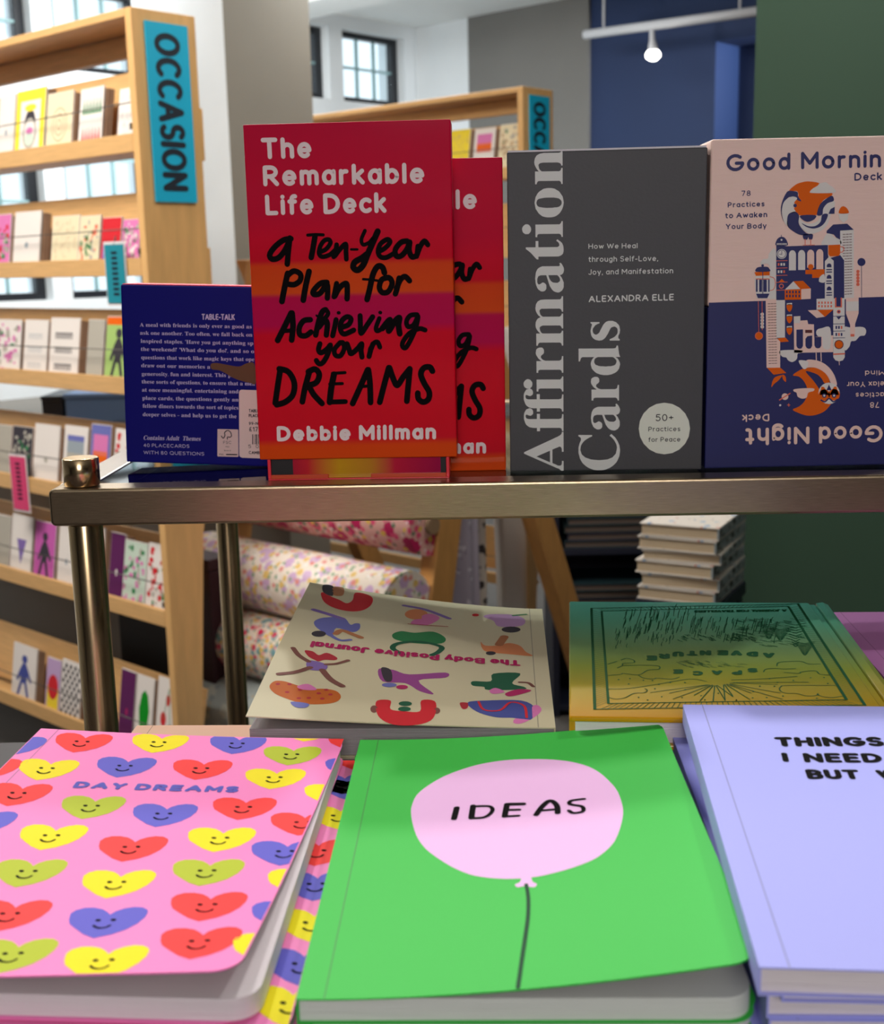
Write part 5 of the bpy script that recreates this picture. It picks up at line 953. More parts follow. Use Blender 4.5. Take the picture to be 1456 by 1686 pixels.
('S','foil', 0, 2, 0.37, '54.16,184.29 52.02,190.46'),
('S','foil', 0, 2, 0.35, '56.09,21.68 53.91,13.67'),
('S','foil', 0, 2, 0.37, '56.62,184.58 54.76,190.74'),
('S','foil', 0, 2, 0.35, '58.56,21.89 56.69,13.91'),
('S','foil', 0, 2, 0.37, '59.09,184.87 57.5,191.02'),
('S','foil', 0, 2, 0.35, '61.04,22.11 59.46,14.14'),
('S','foil', 0, 2, 0.37, '61.55,185.16 60.25,191.31'),
('S','foil', 0, 2, 0.35, '63.52,22.32 62.23,14.38'),
('S','foil', 0, 2, 0.37, '64.01,185.45 62.99,191.59'),
('S','foil', 0, 2, 0.35, '65.99,22.54 65.01,14.62'),
('S','foil', 0, 2, 0.37, '66.47,185.75 65.73,191.87'),
('S','foil', 0, 2, 0.35, '68.47,22.76 67.78,14.86'),
('S','foil', 0, 2, 0.37, '68.94,186.04 68.48,192.16'),
('S','foil', 0, 2, 0.35, '70.95,22.97 70.55,15.09'),
('S','foil', 0, 2, 0.37, '71.4,186.33 71.22,192.44'),
('S','foil', 0, 2, 0.35, '73.42,23.19 73.32,15.33'),
('S','foil', 0, 2, 0.37, '73.86,186.62 73.96,192.72'),
('S','foil', 0, 2, 0.35, '75.9,23.4 76.09,15.57'),
('S','foil', 0, 2, 0.37, '76.33,186.91 76.7,193'),
('S','foil', 0, 2, 0.35, '78.37,23.62 78.86,15.81'),
('S','foil', 0, 2, 0.37, '78.79,187.2 79.45,193.29'),
('S','foil', 0, 2, 0.35, '80.84,23.83 81.63,16.04'),
('S','foil', 0, 2, 0.37, '81.26,187.49 82.19,193.57'),
('S','foil', 0, 2, 0.35, '83.32,24.05 84.4,16.28'),
('S','foil', 0, 2, 0.37, '83.72,187.78 84.93,193.85'),
('S','foil', 0, 2, 0.35, '85.79,24.26 87.17,16.52'),
('S','foil', 0, 2, 0.37, '86.19,188.07 87.67,194.13'),
('S','foil', 0, 2, 0.35, '88.26,24.48 89.93,16.75'),
('S','foil', 0, 2, 0.37, '88.65,188.37 90.42,194.42'),
('S','foil', 0, 2, 0.35, '90.74,24.69 92.7,16.99'),
('S','foil', 0, 2, 0.37, '91.12,188.66 93.16,194.7'),
('S','foil', 0, 2, 0.35, '93.21,24.91 95.47,17.23'),
('S','foil', 0, 2, 0.37, '93.58,188.95 95.9,194.98'),
('S','foil', 0, 2, 0.35, '95.68,25.12 98.24,17.47'),
('S','foil', 0, 2, 0.37, '96.05,189.24 98.64,195.27'),
('S','foil', 0, 2, 0.35, '98.15,25.34 101,17.7'),
('S','foil', 0, 2, 0.37, '98.51,189.53 101.39,195.55'),
('S','foil', 0, 2, 0.35, '100.62,25.55 103.77,17.94'),
('S','foil', 0, 2, 0.37, '100.98,189.82 104.13,195.83'),
('S','foil', 0, 2, 0.35, '103.09,25.77 106.53,18.18'),
('S','foil', 0, 2, 0.37, '103.44,190.11 106.87,196.11'),
('S','foil', 0, 2, 0.35, '105.57,25.98 109.3,18.41'),
('S','foil', 0, 2, 0.37, '105.91,190.4 109.61,196.4'),
('S','foil', 0, 2, 0.35, '108.04,26.2 112.06,18.65'),
('S','foil', 0, 2, 0.37, '108.38,190.7 112.35,196.68'),
('S','foil', 0, 2, 0.35, '110.5,26.41 114.82,18.89'),
('S','foil', 0, 2, 0.37, '110.84,190.99 115.1,196.96'),
('S','foil', 0, 2, 0.35, '112.97,26.63 117.59,19.12'),
('S','foil', 0, 2, 0.37, '113.31,191.28 117.84,197.24'),
('S','foil', 0, 2, 0.35, '115.44,26.84 120.35,19.36'),
('S','foil', 0, 2, 0.37, '115.78,191.57 120.58,197.53'),
('S','foil', 0, 2, 0.35, '117.91,27.06 123.11,19.6'),
('S','foil', 0, 2, 0.37, '118.24,191.86 123.32,197.81'),
('S','foil', 0, 2, 0.35, '120.38,27.27 125.87,19.83'),
('S','foil', 0, 2, 0.37, '120.71,192.15 126.06,198.09'),
('S','foil', 0, 2, 0.35, '122.85,27.49 128.63,20.07'),
('S','foil', 0, 2, 0.37, '123.18,192.45 128.81,198.37'),
('S','foil', 0, 2, 0.35, '125.32,27.7 131.39,20.31'),
('S','foil', 0, 2, 0.37, '125.65,192.74 131.55,198.66'),
('S','foil', 0, 2, 0.35, '127.78,27.92 134.15,20.54'),
('S','foil', 0, 2, 0.37, '128.12,193.03 134.29,198.94'),
('S','foil', 0, 2, 0.35, '130.25,28.13 136.91,20.78'),
('S','foil', 0, 2, 0.37, '130.58,193.32 137.03,199.22'),
('S','foil', 0, 2, 0.37, '13.58,181.79 19.69,175.99'),
('S','foil', 0, 2, 0.37, '139.77,194.72 133.04,189.27'),
('S','foil', 0, 2, 0.36, '13.54,177.13 19.67,171.8'),
('S','foil', 0, 2, 0.36, '139.77,189.99 133.03,184.97'),
('S','foil', 0, 2, 0.36, '13.51,172.53 19.65,167.66'),
('S','foil', 0, 2, 0.36, '139.77,185.32 133.03,180.72'),
('S','foil', 0, 2, 0.36, '13.47,167.99 19.63,163.56'),
('S','foil', 0, 2, 0.36, '139.76,180.71 133.02,176.51'),
('S','foil', 0, 2, 0.35, '13.44,163.49 19.61,159.51'),
('S','foil', 0, 2, 0.35, '139.76,176.15 133.01,172.36'),
('S','foil', 0, 2, 0.35, '13.4,159.05 19.59,155.5'),
('S','foil', 0, 2, 0.35, '139.76,171.64 133,168.24'),
('S','foil', 0, 2, 0.35, '13.37,154.66 19.57,151.53'),
('S','foil', 0, 2, 0.35, '139.75,167.19 132.99,164.18'),
('S','foil', 0, 2, 0.35, '13.33,150.33 19.55,147.6'),
('S','foil', 0, 2, 0.34, '139.75,162.79 132.98,160.15'),
('S','foil', 0, 2, 0.34, '13.3,146.04 19.53,143.72'),
('S','foil', 0, 2, 0.34, '139.75,158.44 132.98,156.17'),
('S','foil', 0, 2, 0.34, '13.27,141.8 19.51,139.87'),
('S','foil', 0, 2, 0.34, '139.75,154.15 132.97,152.23'),
('S','foil', 0, 2, 0.34, '13.24,137.61 19.49,136.07'),
('S','foil', 0, 2, 0.34, '139.74,149.9 132.96,148.33'),
('S','foil', 0, 2, 0.33, '13.2,133.46 19.47,132.3'),
('S','foil', 0, 2, 0.33, '139.74,145.7 132.95,144.48'),
('S','foil', 0, 2, 0.33, '13.17,129.36 19.45,128.57'),
('S','foil', 0, 2, 0.33, '139.74,141.54 132.94,140.66'),
('S','foil', 0, 2, 0.33, '13.14,125.31 19.43,124.88'),
('S','foil', 0, 2, 0.33, '139.74,137.44 132.94,136.88'),
('S','foil', 0, 2, 0.33, '13.11,121.3 19.41,121.23'),
('S','foil', 0, 2, 0.32, '139.74,133.38 132.93,133.15'),
('S','foil', 0, 2, 0.32, '13.08,117.34 19.39,117.61'),
('S','foil', 0, 2, 0.32, '139.73,129.36 132.92,129.45'),
('S','foil', 0, 2, 0.32, '13.05,113.42 19.37,114.03'),
('S','foil', 0, 2, 0.32, '139.73,125.39 132.91,125.79'),
('S','foil', 0, 2, 0.32, '13.02,109.54 19.36,110.49'),
('S','foil', 0, 2, 0.32, '139.73,121.47 132.91,122.16'),
('S','foil', 0, 2, 0.31, '12.99,105.71 19.34,106.98'),
('S','foil', 0, 2, 0.31, '139.73,117.59 132.9,118.58'),
('S','foil', 0, 2, 0.31, '12.96,101.91 19.32,103.5'),
('S','foil', 0, 2, 0.31, '139.72,113.75 132.89,115.03'),
('S','foil', 0, 2, 0.31, '12.93,98.16 19.3,100.06'),
('S','foil', 0, 2, 0.31, '139.72,109.95 132.89,111.51'),
('S','foil', 0, 2, 0.31, '12.9,94.44 19.28,96.66'),
('S','foil', 0, 2, 0.31, '139.72,106.19 132.88,108.03'),
('S','foil', 0, 2, 0.3, '12.87,90.77 19.27,93.28'),
('S','foil', 0, 2, 0.3, '139.72,102.47 132.87,104.58'),
('S','foil', 0, 2, 0.3, '12.85,87.13 19.25,89.94'),
('S','foil', 0, 2, 0.3, '139.72,98.8 132.86,101.17'),
('S','foil', 0, 2, 0.3, '12.82,83.54 19.23,86.63'),
('S','foil', 0, 2, 0.3, '139.71,95.16 132.86,97.8'),
('S','foil', 0, 2, 0.3, '12.79,79.98 19.22,83.36'),
('S','foil', 0, 2, 0.3, '139.71,91.56 132.85,94.45'),
('S','foil', 0, 2, 0.3, '12.76,76.46 19.2,80.11'),
('S','foil', 0, 2, 0.29, '139.71,88 132.84,91.14'),
('S','foil', 0, 2, 0.29, '12.74,72.97 19.18,76.89'),
('S','foil', 0, 2, 0.29, '139.71,84.48 132.84,87.86'),
('S','foil', 0, 2, 0.29, '12.71,69.52 19.17,73.71'),
('S','foil', 0, 2, 0.29, '139.71,80.99 132.83,84.61'),
('S','foil', 0, 2, 0.29, '12.68,66.1 19.15,70.56'),
('S','foil', 0, 2, 0.29, '139.7,77.54 132.82,81.39'),
('S','foil', 0, 2, 0.29, '12.66,62.72 19.13,67.43'),
('S','foil', 0, 2, 0.29, '139.7,74.12 132.82,78.21'),
('S','foil', 0, 2, 0.28, '12.63,59.38 19.12,64.33'),
('S','foil', 0, 2, 0.28, '139.7,70.74 132.81,75.05'),
('S','foil', 0, 2, 0.28, '12.61,56.06 19.1,61.27'),
('S','foil', 0, 2, 0.28, '139.7,67.4 132.81,71.92'),
('S','foil', 0, 2, 0.28, '12.58,52.78 19.09,58.23'),
('S','foil', 0, 2, 0.28, '139.7,64.08 132.8,68.83'),
('S','foil', 0, 2, 0.28, '12.55,49.54 19.07,55.22'),
('S','foil', 0, 2, 0.28, '139.69,60.81 132.79,65.76'),
('S','foil', 0, 2, 0.28, '12.53,46.32 19.06,52.23'),
('S','foil', 0, 2, 0.27, '139.69,57.56 132.79,62.72'),
('S','foil', 0, 2, 0.27, '12.51,43.14 19.04,49.27'),
('S','foil', 0, 2, 0.27, '139.69,54.35 132.78,59.71'),
('S','foil', 0, 2, 0.27, '12.48,39.99 19.03,46.34'),
('S','foil', 0, 2, 0.27, '139.69,51.17 132.77,56.73'),
('S','foil', 0, 2, 0.27, '12.46,36.87 19.01,43.44'),
('S','foil', 0, 2, 0.27, '139.69,48.02 132.77,53.77'),
('S','foil', 0, 2, 0.27, '12.43,33.78 19,40.56'),
('S','foil', 0, 2, 0.27, '139.69,44.9 132.76,50.84'),
('S','foil', 0, 2, 0.27, '12.41,30.72 18.98,37.71'),
('S','foil', 0, 2, 0.26, '139.68,41.81 132.76,47.94'),
('S','foil', 0, 2, 0.26, '12.39,27.69 18.97,34.89'),
('S','foil', 0, 2, 0.26, '139.68,38.75 132.75,45.06'),
('S','foil', 0, 2, 0.26, '12.36,24.69 18.95,32.08'),
('S','foil', 0, 2, 0.26, '139.68,35.72 132.74,42.21'),
('S','foil', 0, 2, 0.26, '12.34,21.71 18.94,29.31'),
('S','foil', 0, 2, 0.26, '139.68,32.73 132.74,39.39'),
('S','foil', 0, 2, 0.26, '12.32,18.77 18.92,26.56'),
('S','foil', 0, 2, 0.26, '139.68,29.76 132.73,36.59'),
('S','foil', 0, 2, 0.26, '12.29,15.85 18.91,23.83'),
('S','foil', 0, 2, 0.25, '139.67,26.81 132.73,33.82'),
('S','foil', 0, 2, 0.25, '12.27,12.96 18.9,21.12'),
('S','foil', 0, 2, 0.25, '139.67,23.9 132.72,31.07'),
('S','foil', 0, 2, 0.55, '68.87,47.5 40,34.79'),
('S','foil', 0, 2, 0.55, '69.98,47.43 49.1,34.24'),
('S','foil', 0, 2, 0.54, '70.08,46.37 50.26,25.86'),
('S','foil', 0, 2, 0.54, '71.4,47.1 60.86,31.64'),
('S','foil', 0, 2, 0.54, '71.64,46.09 62.9,23.74'),
('S','foil', 0, 2, 0.54, '72.41,46.06 69.11,23.47'),
('S','foil', 0, 2, 0.54, '73.14,46.31 74.98,25.47'),
('S','foil', 0, 2, 0.54, '73.67,46.96 79.3,30.59'),
('S','foil', 0, 2, 0.54, '76.92,47.59 74.97,25.02'),
('S','foil', 0, 2, 0.55, '77.48,48.3 79.49,30.56'),
('S','foil', 0, 2, 0.54, '78.4,47.81 86.93,26.8'),
('S','foil', 0, 2, 0.55, '78.61,48.96 88.74,35.89'),
('S','foil', 0, 2, 0.54, '80.32,47.95 102.34,27.91'),
('S','foil', 0, 2, 0.55, '80.35,49.03 102.91,36.46'),
('S','foil', 0, 2, 0.55, '80.38,50.6 103.55,49.2'),
('S','foil', 0, 2, 0.55, '82.28,51.09 119.45,53.28'),
('S','foil', 1, 2, 0.56, '19.27,27.27 22.21,24.72 27.12,26.7 31.68,33.18 36.62,34.29 38.65,37.66 37.58,40.39'),
('S','foil', 1, 2, 0.63, '20.47,78.18 25.24,82.97'),
('S','foil', 1, 2, 0.62, '25.17,72.13 27.94,76.36 28.41,79.92 34.05,81.17 34.26,85.41 30.76,88.5 27.63,85.18'),
('S','foil', 1, 2, 0.6, '19.61,59.83 26.72,62.08 27.74,63.72 35.62,61.42 40.66,69.02 46.44,70.85 46.8,75.99 40.37,77.21 28.59,76.38'),
('S','foil', 1, 2, 0.6, '35.59,60.82 37.89,56.58 42.85,55.21 44.85,56.85 51.65,55.16 56.02,58.63'),
('S','foil', 1, 2, 0.57, '19.62,39.13 29.57,40.45 44.85,47.62 61.12,55.9 68.88,52.34'),
('S','foil', 1, 2, 0.57, '132.05,48.92 108.41,48 104.69,45.8 103.31,40.65 105.4,36.56 110.86,36.28 114.62,32.8 119.72,33.83 120.8,36.67 121.21,33.07 126.21,30.83 132.18,33.51'),
('S','foil', 1, 2, 0.6, '99.64,68.3 101.5,72.99 106.99,74.49 110.89,73.33 116.98,74.85'),
('S','foil', 1, 2, 0.61, '107.89,78.28 109.69,84.06 115.97,86.21 121.94,86.42 124.74,82.3 130.95,82.51'),
('S','foil', 1, 2, 0.6, '110.04,68.13 117.27,66.57 118.56,68.99 126.17,71.11 127.44,65.67 132.99,64.79'),
('S','foil', 1, 2, 0.59, '81.74,55.37 97.44,57.38 115.32,61.98'),
('E','foil', 2, '33.82,27.68 34.26,27.7 33.78,26.9'),
('E','foil', 2, '37.95,23.95 38.39,23.97 37.9,23.18'),
('E','foil', 2, '45.07,28.85 45.51,28.87 45.01,28.07'),
('E','foil', 2, '57.29,39.69 57.74,39.7 57.22,38.88'),
('E','foil', 2, '54.83,28.18 55.27,28.2 54.76,27.4'),
('E','foil', 2, '64.25,31.24 64.69,31.25 64.17,30.45'),
('E','foil', 2, '65.45,25.43 65.89,25.45 65.37,24.66'),
('E','foil', 2, '72.94,35.19 73.38,35.21 72.85,34.4'),
('E','foil', 2, '80.35,25.69 80.78,25.7 80.25,24.92'),
('E','foil', 2, '42.52,40.59 42.97,40.6 42.47,39.77'),
('E','foil', 2, '25.12,53.57 25.58,53.59 25.08,52.73'),
('E','foil', 2, '30.88,55.35 31.34,55.36 30.84,54.5'),
('E','foil', 2, '37.57,53.08 38.02,53.09 37.52,52.23'),
('E','foil', 2, '42.06,52.67 42.52,52.69 42.01,51.83'),
('E','foil', 2, '29.87,47.04 30.32,47.06 29.83,46.21'),
('E','foil', 2, '50.82,50.13 51.27,50.14 50.75,49.29'),
('E','foil', 2, '58.12,50.41 58.58,50.42 58.05,49.57'),
('E','foil', 2, '44.93,47.05 45.39,47.07 44.88,46.22'),
('E','foil', 2, '101.73,46.54 102.21,46.56 101.6,45.72'),
('E','foil', 2, '104.06,52.35 104.54,52.36 103.92,51.51'),
('E','foil', 2, '112.41,55.65 112.89,55.66 112.27,54.8'),
('E','foil', 2, '121.71,60.07 122.19,60.09 121.55,59.22'),
('E','foil', 2, '128.48,60.68 128.96,60.7 128.31,59.83'),
('E','foil', 2, '128.55,51.54 129.03,51.56 128.39,50.72'),
('E','foil', 2, '94.57,46.26 95.04,46.28 94.45,45.45'),
('E','foil', 2, '90.16,38.12 90.63,38.14 90.05,37.32'),
('E','foil', 2, '103.5,32.35 103.97,32.37 103.38,31.57'),
('E','foil', 2, '95.38,29.74 95.85,29.76 95.26,28.96'),
('E','foil', 2, '88.62,29.14 89.09,29.16 88.51,28.36'),
('E','foil', 2, '119.06,29.72 119.52,29.74 118.91,28.95'),
('E','foil', 2, '80.41,25.72 80.87,25.74 80.31,24.95'),
('E','foil', 2, '101.06,57.87 101.54,57.89 100.93,57.02'),
('S','foil', 1, 2, 0.39, '56.52,142.66 58.69,153.86 59.97,165.39'),
('S','foil', 1, 2, 0.38, '60.74,135.76 61.55,141.12 62.45,146.57'),
('S','foil', 1, 2, 0.39, '69.98,146.7 71.6,158.79 74.13,171.3'),
('S','foil', 1, 2, 0.4, '51.56,162.5 53.03,172.32 54.37,182.4'),
('S','foil', 1, 2, 0.41, '32.36,163.23 33.72,171.01 34.18,178.94'),
('S','foil', 1, 2, 0.41, '64.35,166.45 65.82,178.38 68.15,190.7'),
('S','foil', 1, 2, 0.41, '58.18,167.67 59.43,173.31 59.87,179.02'),
('S','foil', 1, 2, 0.41, '40.67,163.5 42.78,176.87 44.12,190.7'),
('S','foil', 1, 2, 0.38, '42.34,133.71 43.75,142.78 44.8,152.07'),
('S','foil', 1, 2, 0.38, '38.95,134.4 40.76,144.62 41.62,155.09'),
('S','foil', 1, 2, 0.4, '69.23,160.81 70.23,169.13 71.99,177.64'),
('S','foil', 1, 2, 0.41, '38.29,169.75 39.39,177.83 40.29,186.08'),
('S','foil', 1, 2, 0.39, '31.17,144.45 31.88,152.28 33.03,160.29'),
('S','foil', 1, 2, 0.4, '65.43,153.3 66.67,161.11 67.98,169.09'),
('S','foil', 1, 2, 0.41, '62.11,170.71 63.65,184.22 66.33,198.23'),
('S','foil', 1, 2, 0.38, '61.39,138.77 62.54,144.11 63.09,149.51'),
('S','foil', 1, 2, 0.39, '46.39,148.84 46.64,154.25 47.88,159.76'),
('S','foil', 1, 2, 0.38, '37.95,133.82 39.06,140.4 39.65,147.09'),
('S','foil', 1, 2, 0.38, '68.36,135.22 69.5,142.87 70.97,150.68'),
('S','foil', 1, 2, 0.39, '52.4,141.21 53.55,147.26 54.18,153.39'),
('S','foil', 1, 2, 0.38, '63.27,138.25 64.62,143.72 65.04,149.25'),
('S','foil', 1, 2, 0.4, '35.43,158.18 37.13,168.45 37.94,178.98'),
('S','foil', 1, 2, 0.38, '44.49,135.21 45.54,144.35 47.02,153.73'),
('S','foil', 1, 2, 0.41, '45.31,165.21 45.74,171.41 46.96,177.73'),
('S','foil', 1, 2, 0.38, '58.45,132.84 58.96,139.11 60.43,145.51'),
('S','foil', 1, 2, 0.39, '72.2,151.36 73.36,159.81 75.12,168.46'),
('S','foil', 1, 2, 0.39, '55.09,139.31 56.3,147.88 57.7,156.65'),
('S','foil', 1, 2, 0.38, '32.92,135.18 33.57,140.59 34.24,146.07'),
('S','foil', 1, 2, 0.41, '67.52,167.75 69.86,179.21 71.26,190.98'),
('S','foil', 1, 2, 0.39, '56.69,140.85 57.54,146.87 58.54,152.98'),
('S','foil', 1, 2, 0.39, '36.87,138.06 37.75,145.44 38.75,152.96'),
('S','foil', 1, 2, 0.38, '71.51,138.78 73.6,151.18 75.86,164'),
('S','foil', 1, 2, 0.39, '51.03,142.98 52.08,151.81 53.61,160.87'),
('S','foil', 1, 2, 0.41, '49.07,166.6 50.79,175.22 51.46,184'),
('S','foil', 1, 2, 0.39, '70.74,147.59 72.1,156.67 73.85,165.97'),
('S','foil', 1, 2, 0.4, '35.47,161 37.28,172.7 38.33,184.75'),
('S','foil', 1, 2, 0.39, '45.68,140.61 47.4,151.62 48.75,162.94'),
('S','foil', 1, 2, 0.39, '58.15,142 59.59,149.95 60.62,158.06'),
('S','foil', 1, 2, 0.4, '43.06,152.48 44.76,163.81 46.09,175.47'),
('S','foil', 1, 2, 0.38, '42.56,134.33 43.98,144.23 45.25,154.39'),
('S','foil', 1, 2, 0.4, '31.73,149.69 32.77,156.98 33.45,164.4'),
('S','foil', 1, 2, 0.39, '49.77,139.53 51.52,149.55 52.67,159.82'),
('S','foil', 1, 2, 0.39, '45.47,146.2 47.31,157.1 48.48,168.29'),
('S','foil', 1, 2, 0.39, '45.09,138.37 46.88,150.02 48.33,162.03'),
('S','foil', 1, 2, 0.38, '70.18,134.72 71.74,143.63 73.28,152.75'),
('S','foil', 1, 2, 0.39, '37.58,138.4 39.1,150.56 40.72,163.12'),
('S','foil', 1, 2, 0.39, '59.4,143.61 60.71,154.33 62.78,165.38'),
('S','foil', 1, 2, 0.39, '63.51,149.23 65.08,159.62 66.87,170.3'),
('S','foil', 1, 2, 0.39, '56.46,141.36 58.21,151.34 59.52,161.58'),
('S','foil', 1, 2, 0.41, '33.07,165.62 34.3,174.73 35.22,184.05'),
('S','foil', 1, 2, 0.39, '40.06,144.39 40.86,154.4 42.69,164.72'),
('S','foil', 1, 2, 0.41, '51.72,163.35 52.16,169.32 53.42,175.41'),
('S','foil', 1, 2, 0.41, '45.32,165.04 45.75,172.14 47.22,179.4'),
('S','foil', 1, 2, 0.4, '51.03,156.98 52.57,167.19 53.96,177.68'),
('S','foil', 1, 2, 0.38, '40.37,135.9 40.95,141.07 41.74,146.33'),
('S','foil', 1, 2, 0.4, '43.14,155.55 44.33,161.9 44.82,168.33'),
('S','foil', 1, 2, 0.41, '48.09,171.24 49.07,181.85 51,192.77'),
('S','foil', 1, 2, 0.4, '54.49,158.75 56.45,168.78 57.45,179.04'),
('S','foil', 1, 2, 0.4, '65.65,155.8 67.69,167.53 69.48,179.61'),
('S','foil', 1, 2, 0.41, '47.63,166.75 49.1,177.11 50.47,187.74'),
('S','foil', 1, 2, 0.38, '69.38,134.26 70.85,143.81 72.68,153.62'),
('S','foil', 1, 2, 0.41, '70.34,173.3 71.49,179.86 72.5,186.52'),
('S','foil', 1, 2, 0.41, '58.04,167.08 60.05,177.71 61.24,188.62'),
('S','foil', 1, 2, 0.4, '47.16,154.78 47.91,161.95 49.14,169.27'),
('S','foil', 1, 2, 0.4, '72.2,157.58 74.84,170.52 76.65,183.88'),
('S','foil', 1, 2, 0.4, '56.86,162.09 58.82,175.36 60.85,189.1'),
('S','foil', 1, 2, 0.4, '49.11,159.43 50.93,172.65 52.83,186.34'),
('S','foil', 1, 2, 0.4, '43.31,152.84 44.28,159.19 45,165.64'),
('S','foil', 1, 2, 0.4, '50.35,160.54 52.34,172.2 53.66,184.2'),
('S','foil', 1, 2, 0.4, '31.82,150.28 33.17,157.76 33.59,165.36'),
('S','foil', 1, 2, 0.4, '111.56,162.31 109.82,156.01 108.84,149.84'),
('S','foil', 1, 2, 0.4, '121.23,160.74 119.26,152.34 117.39,144.14'),
('S','foil', 1, 2, 0.39, '103.07,148.5 100.78,139.52 99.33,130.77'),
('S','foil', 1, 2, 0.4, '110.21,160.15 108.32,152.22 106.81,144.47'),
('S','foil', 1, 2, 0.39, '86.86,150.81 85.33,143.47 84.11,136.29'),
('S','foil', 1, 2, 0.39, '107.89,149.12 106.62,144.46 105.88,139.87'),
('S','foil', 1, 2, 0.38, '92.65,136.73 90.78,127.17 88.87,117.86'),
('S','foil', 1, 2, 0.39, '72.46,141.17 71.34,134.24 70.09,127.42'),
('S','foil', 1, 2, 0.39, '105.93,147.52 104.77,140.18 102.79,132.96'),
('S','foil', 1, 2, 0.4, '91.72,156.16 89.49,146.31 87.95,136.73'),
('S','foil', 1, 2, 0.38, '85.56,139.66 85.01,134.95 83.77,130.27'),
('S','foil', 1, 2, 0.39, '106.34,155.01 105.29,148.73 103.68,142.54'),
('S','foil', 1, 2, 0.4, '118.38,166.48 116.69,158.79 114.94,151.24'),
('S','foil', 1, 2, 0.4, '97.41,158.65 96.4,153.14 95.21,147.7'),
('S','foil', 1, 2, 0.4, '114.02,169.27 113.01,163.13 111.34,157.06'),
('S','foil', 1, 2, 0.39, '109.71,146.47 108.94,141.92 107.71,137.42'),
('S','foil', 1, 2, 0.38, '116.59,134.5 114.18,126.11 112.73,117.94'),
('S','foil', 1, 2, 0.4, '114.61,163.41 113.16,154.72 110.79,146.21'),
('S','foil', 1, 2, 0.4, '108.82,166.54 107.87,160.04 106.06,153.62'),
('S','foil', 1, 2, 0.39, '79.51,147.58 77.9,140.6 77.02,133.77'),
('S','foil', 1, 2, 0.41, '104.94,170.01 103.69,164.63 102.72,159.32'),
('S','foil', 1, 2, 0.41, '77.95,168.76 76.76,160.36 75.07,152.12'),
('S','foil', 1, 2, 0.4, '116.87,166.77 115.01,159.36 113.58,152.1'),
('S','foil', 1, 2, 0.39, '101.53,152.73 99.27,142.46 97.32,132.47'),
('S','foil', 1, 2, 0.39, '74.7,144.22 73.91,138.92 72.86,133.68'),
('S','foil', 1, 2, 0.38, '95.02,137.02 93.6,129.43 91.97,121.99'),
('S','foil', 1, 2, 0.39, '85.16,149.94 84.3,143.93 82.93,138'),
('S','foil', 1, 2, 0.4, '99.33,166.33 97.95,160.18 96.87,154.13'),
('S','foil', 1, 2, 0.4, '109.75,164.83 107.94,155.67 105.85,146.71'),
('S','foil', 1, 2, 0.39, '76.21,145.35 74.95,140.38 74.48,135.5'),
('S','foil', 1, 2, 0.4, '102.52,162.34 100.41,152.19 98.39,142.31'),
('S','foil', 1, 2, 0.38, '86.96,140.93 86.33,136.41 85.24,131.94'),
('S','foil', 1, 2, 0.4, '76.68,165.06 75.03,154.34 73.04,143.9'),
('S','foil', 1, 2, 0.41, '85.1,166.65 83.28,155.76 81.17,145.16'),
('S','foil', 1, 2, 0.4, '114.03,166.48 111.98,157.84 110.27,149.4'),
('S','foil', 1, 2, 0.4, '84.74,158.21 83.03,149.79 81.67,141.57'),
('S','foil', 1, 2, 0.4, '92.93,166.05 91.17,156.09 89.13,146.38'),
('S','foil', 1, 2, 0.39, '111.58,155.13 109.45,145.35 107.33,135.81'),
('S','foil', 1, 2, 0.39, '100.75,149.57 98.77,140.59 97.06,131.83'),
('S','foil', 1, 2, 0.41, '79.27,169.76 77.73,163.74 77.19,157.83'),
('S','foil', 1, 2, 0.39, '115.36,153.44 112.76,144.25 111.26,135.31'),
('S','foil', 1, 2, 0.38, '93.45,137.72 91.77,129.73 90.27,121.91'),
('S','foil', 1, 2, 0.4, '97,167.6 95.51,161.93 94.78,156.37'),
('S','foil', 1, 2, 0.4, '91.23,156.39 88.93,146.35 87.41,136.6'),
('S','foil', 1, 2, 0.4, '85.9,160.39 84.63,154.78 83.84,149.27'),
('S','foil', 1, 2, 0.39, '84.11,152.54 83.7,147.87 82.39,143.23'),
('S','foil', 1, 2, 0.38, '88.5,135.83 87.05,127.48 85.27,119.3'),
('S','foil', 1, 2, 0.38, '93.27,135.71 92.44,130.73 91.28,125.81'),
('S','foil', 1, 2, 0.39, '85.96,145.39 83.94,136.55 82.66,127.93'),
('S','foil', 1, 2, 0.41, '84.41,170.22 82.83,164.01 82.19,157.92'),
('S','foil', 1, 2, 0.38, '89.84,134.59 88.38,128.16 87.33,121.85'),
('S','foil', 1, 2, 0.4, '96.22,160.45 94.62,151.26 92.6,142.27'),
('S','foil', 1, 2, 0.4, '81.66,161.7 80.54,152.85 78.51,144.18'),
('S','foil', 1, 2, 0.39, '104.02,155.03 101.28,144.46 99.63,134.2'),
('S','foil', 1, 2, 0.39, '74.64,141.2 72.97,134.36 72.27,127.66'),
('S','foil', 1, 2, 0.38, '96.64,134.22 94.98,126.89 93.65,119.72'),
('S','foil', 1, 2, 0.41, '78.96,168.25 77.13,157.77 75.36,147.58'),
('S','foil', 1, 2, 0.4, '120.14,170.01 118.23,163.75 117.32,157.61'),
('S','foil', 1, 2, 0.41, '93.86,169.07 92.54,162.74 91.43,156.51'),
('S','foil', 1, 2, 0.41, '89.43,169.31 89.02,164.39 87.6,159.52'),
('S','foil', 1, 2, 0.51, '99.49,137.96 101.12,137.13 102.69,136.29'),
('S','foil', 1, 2, 0.52, '97.05,148.63 98.3,147.99 99.45,147.35'),
('S','foil', 1, 2, 0.5, '128.44,133.99 130.33,132.82 132.79,131.68'),
('S','foil', 1, 2, 0.51, '92.74,136.09 94.55,135.19 96.21,134.3'),
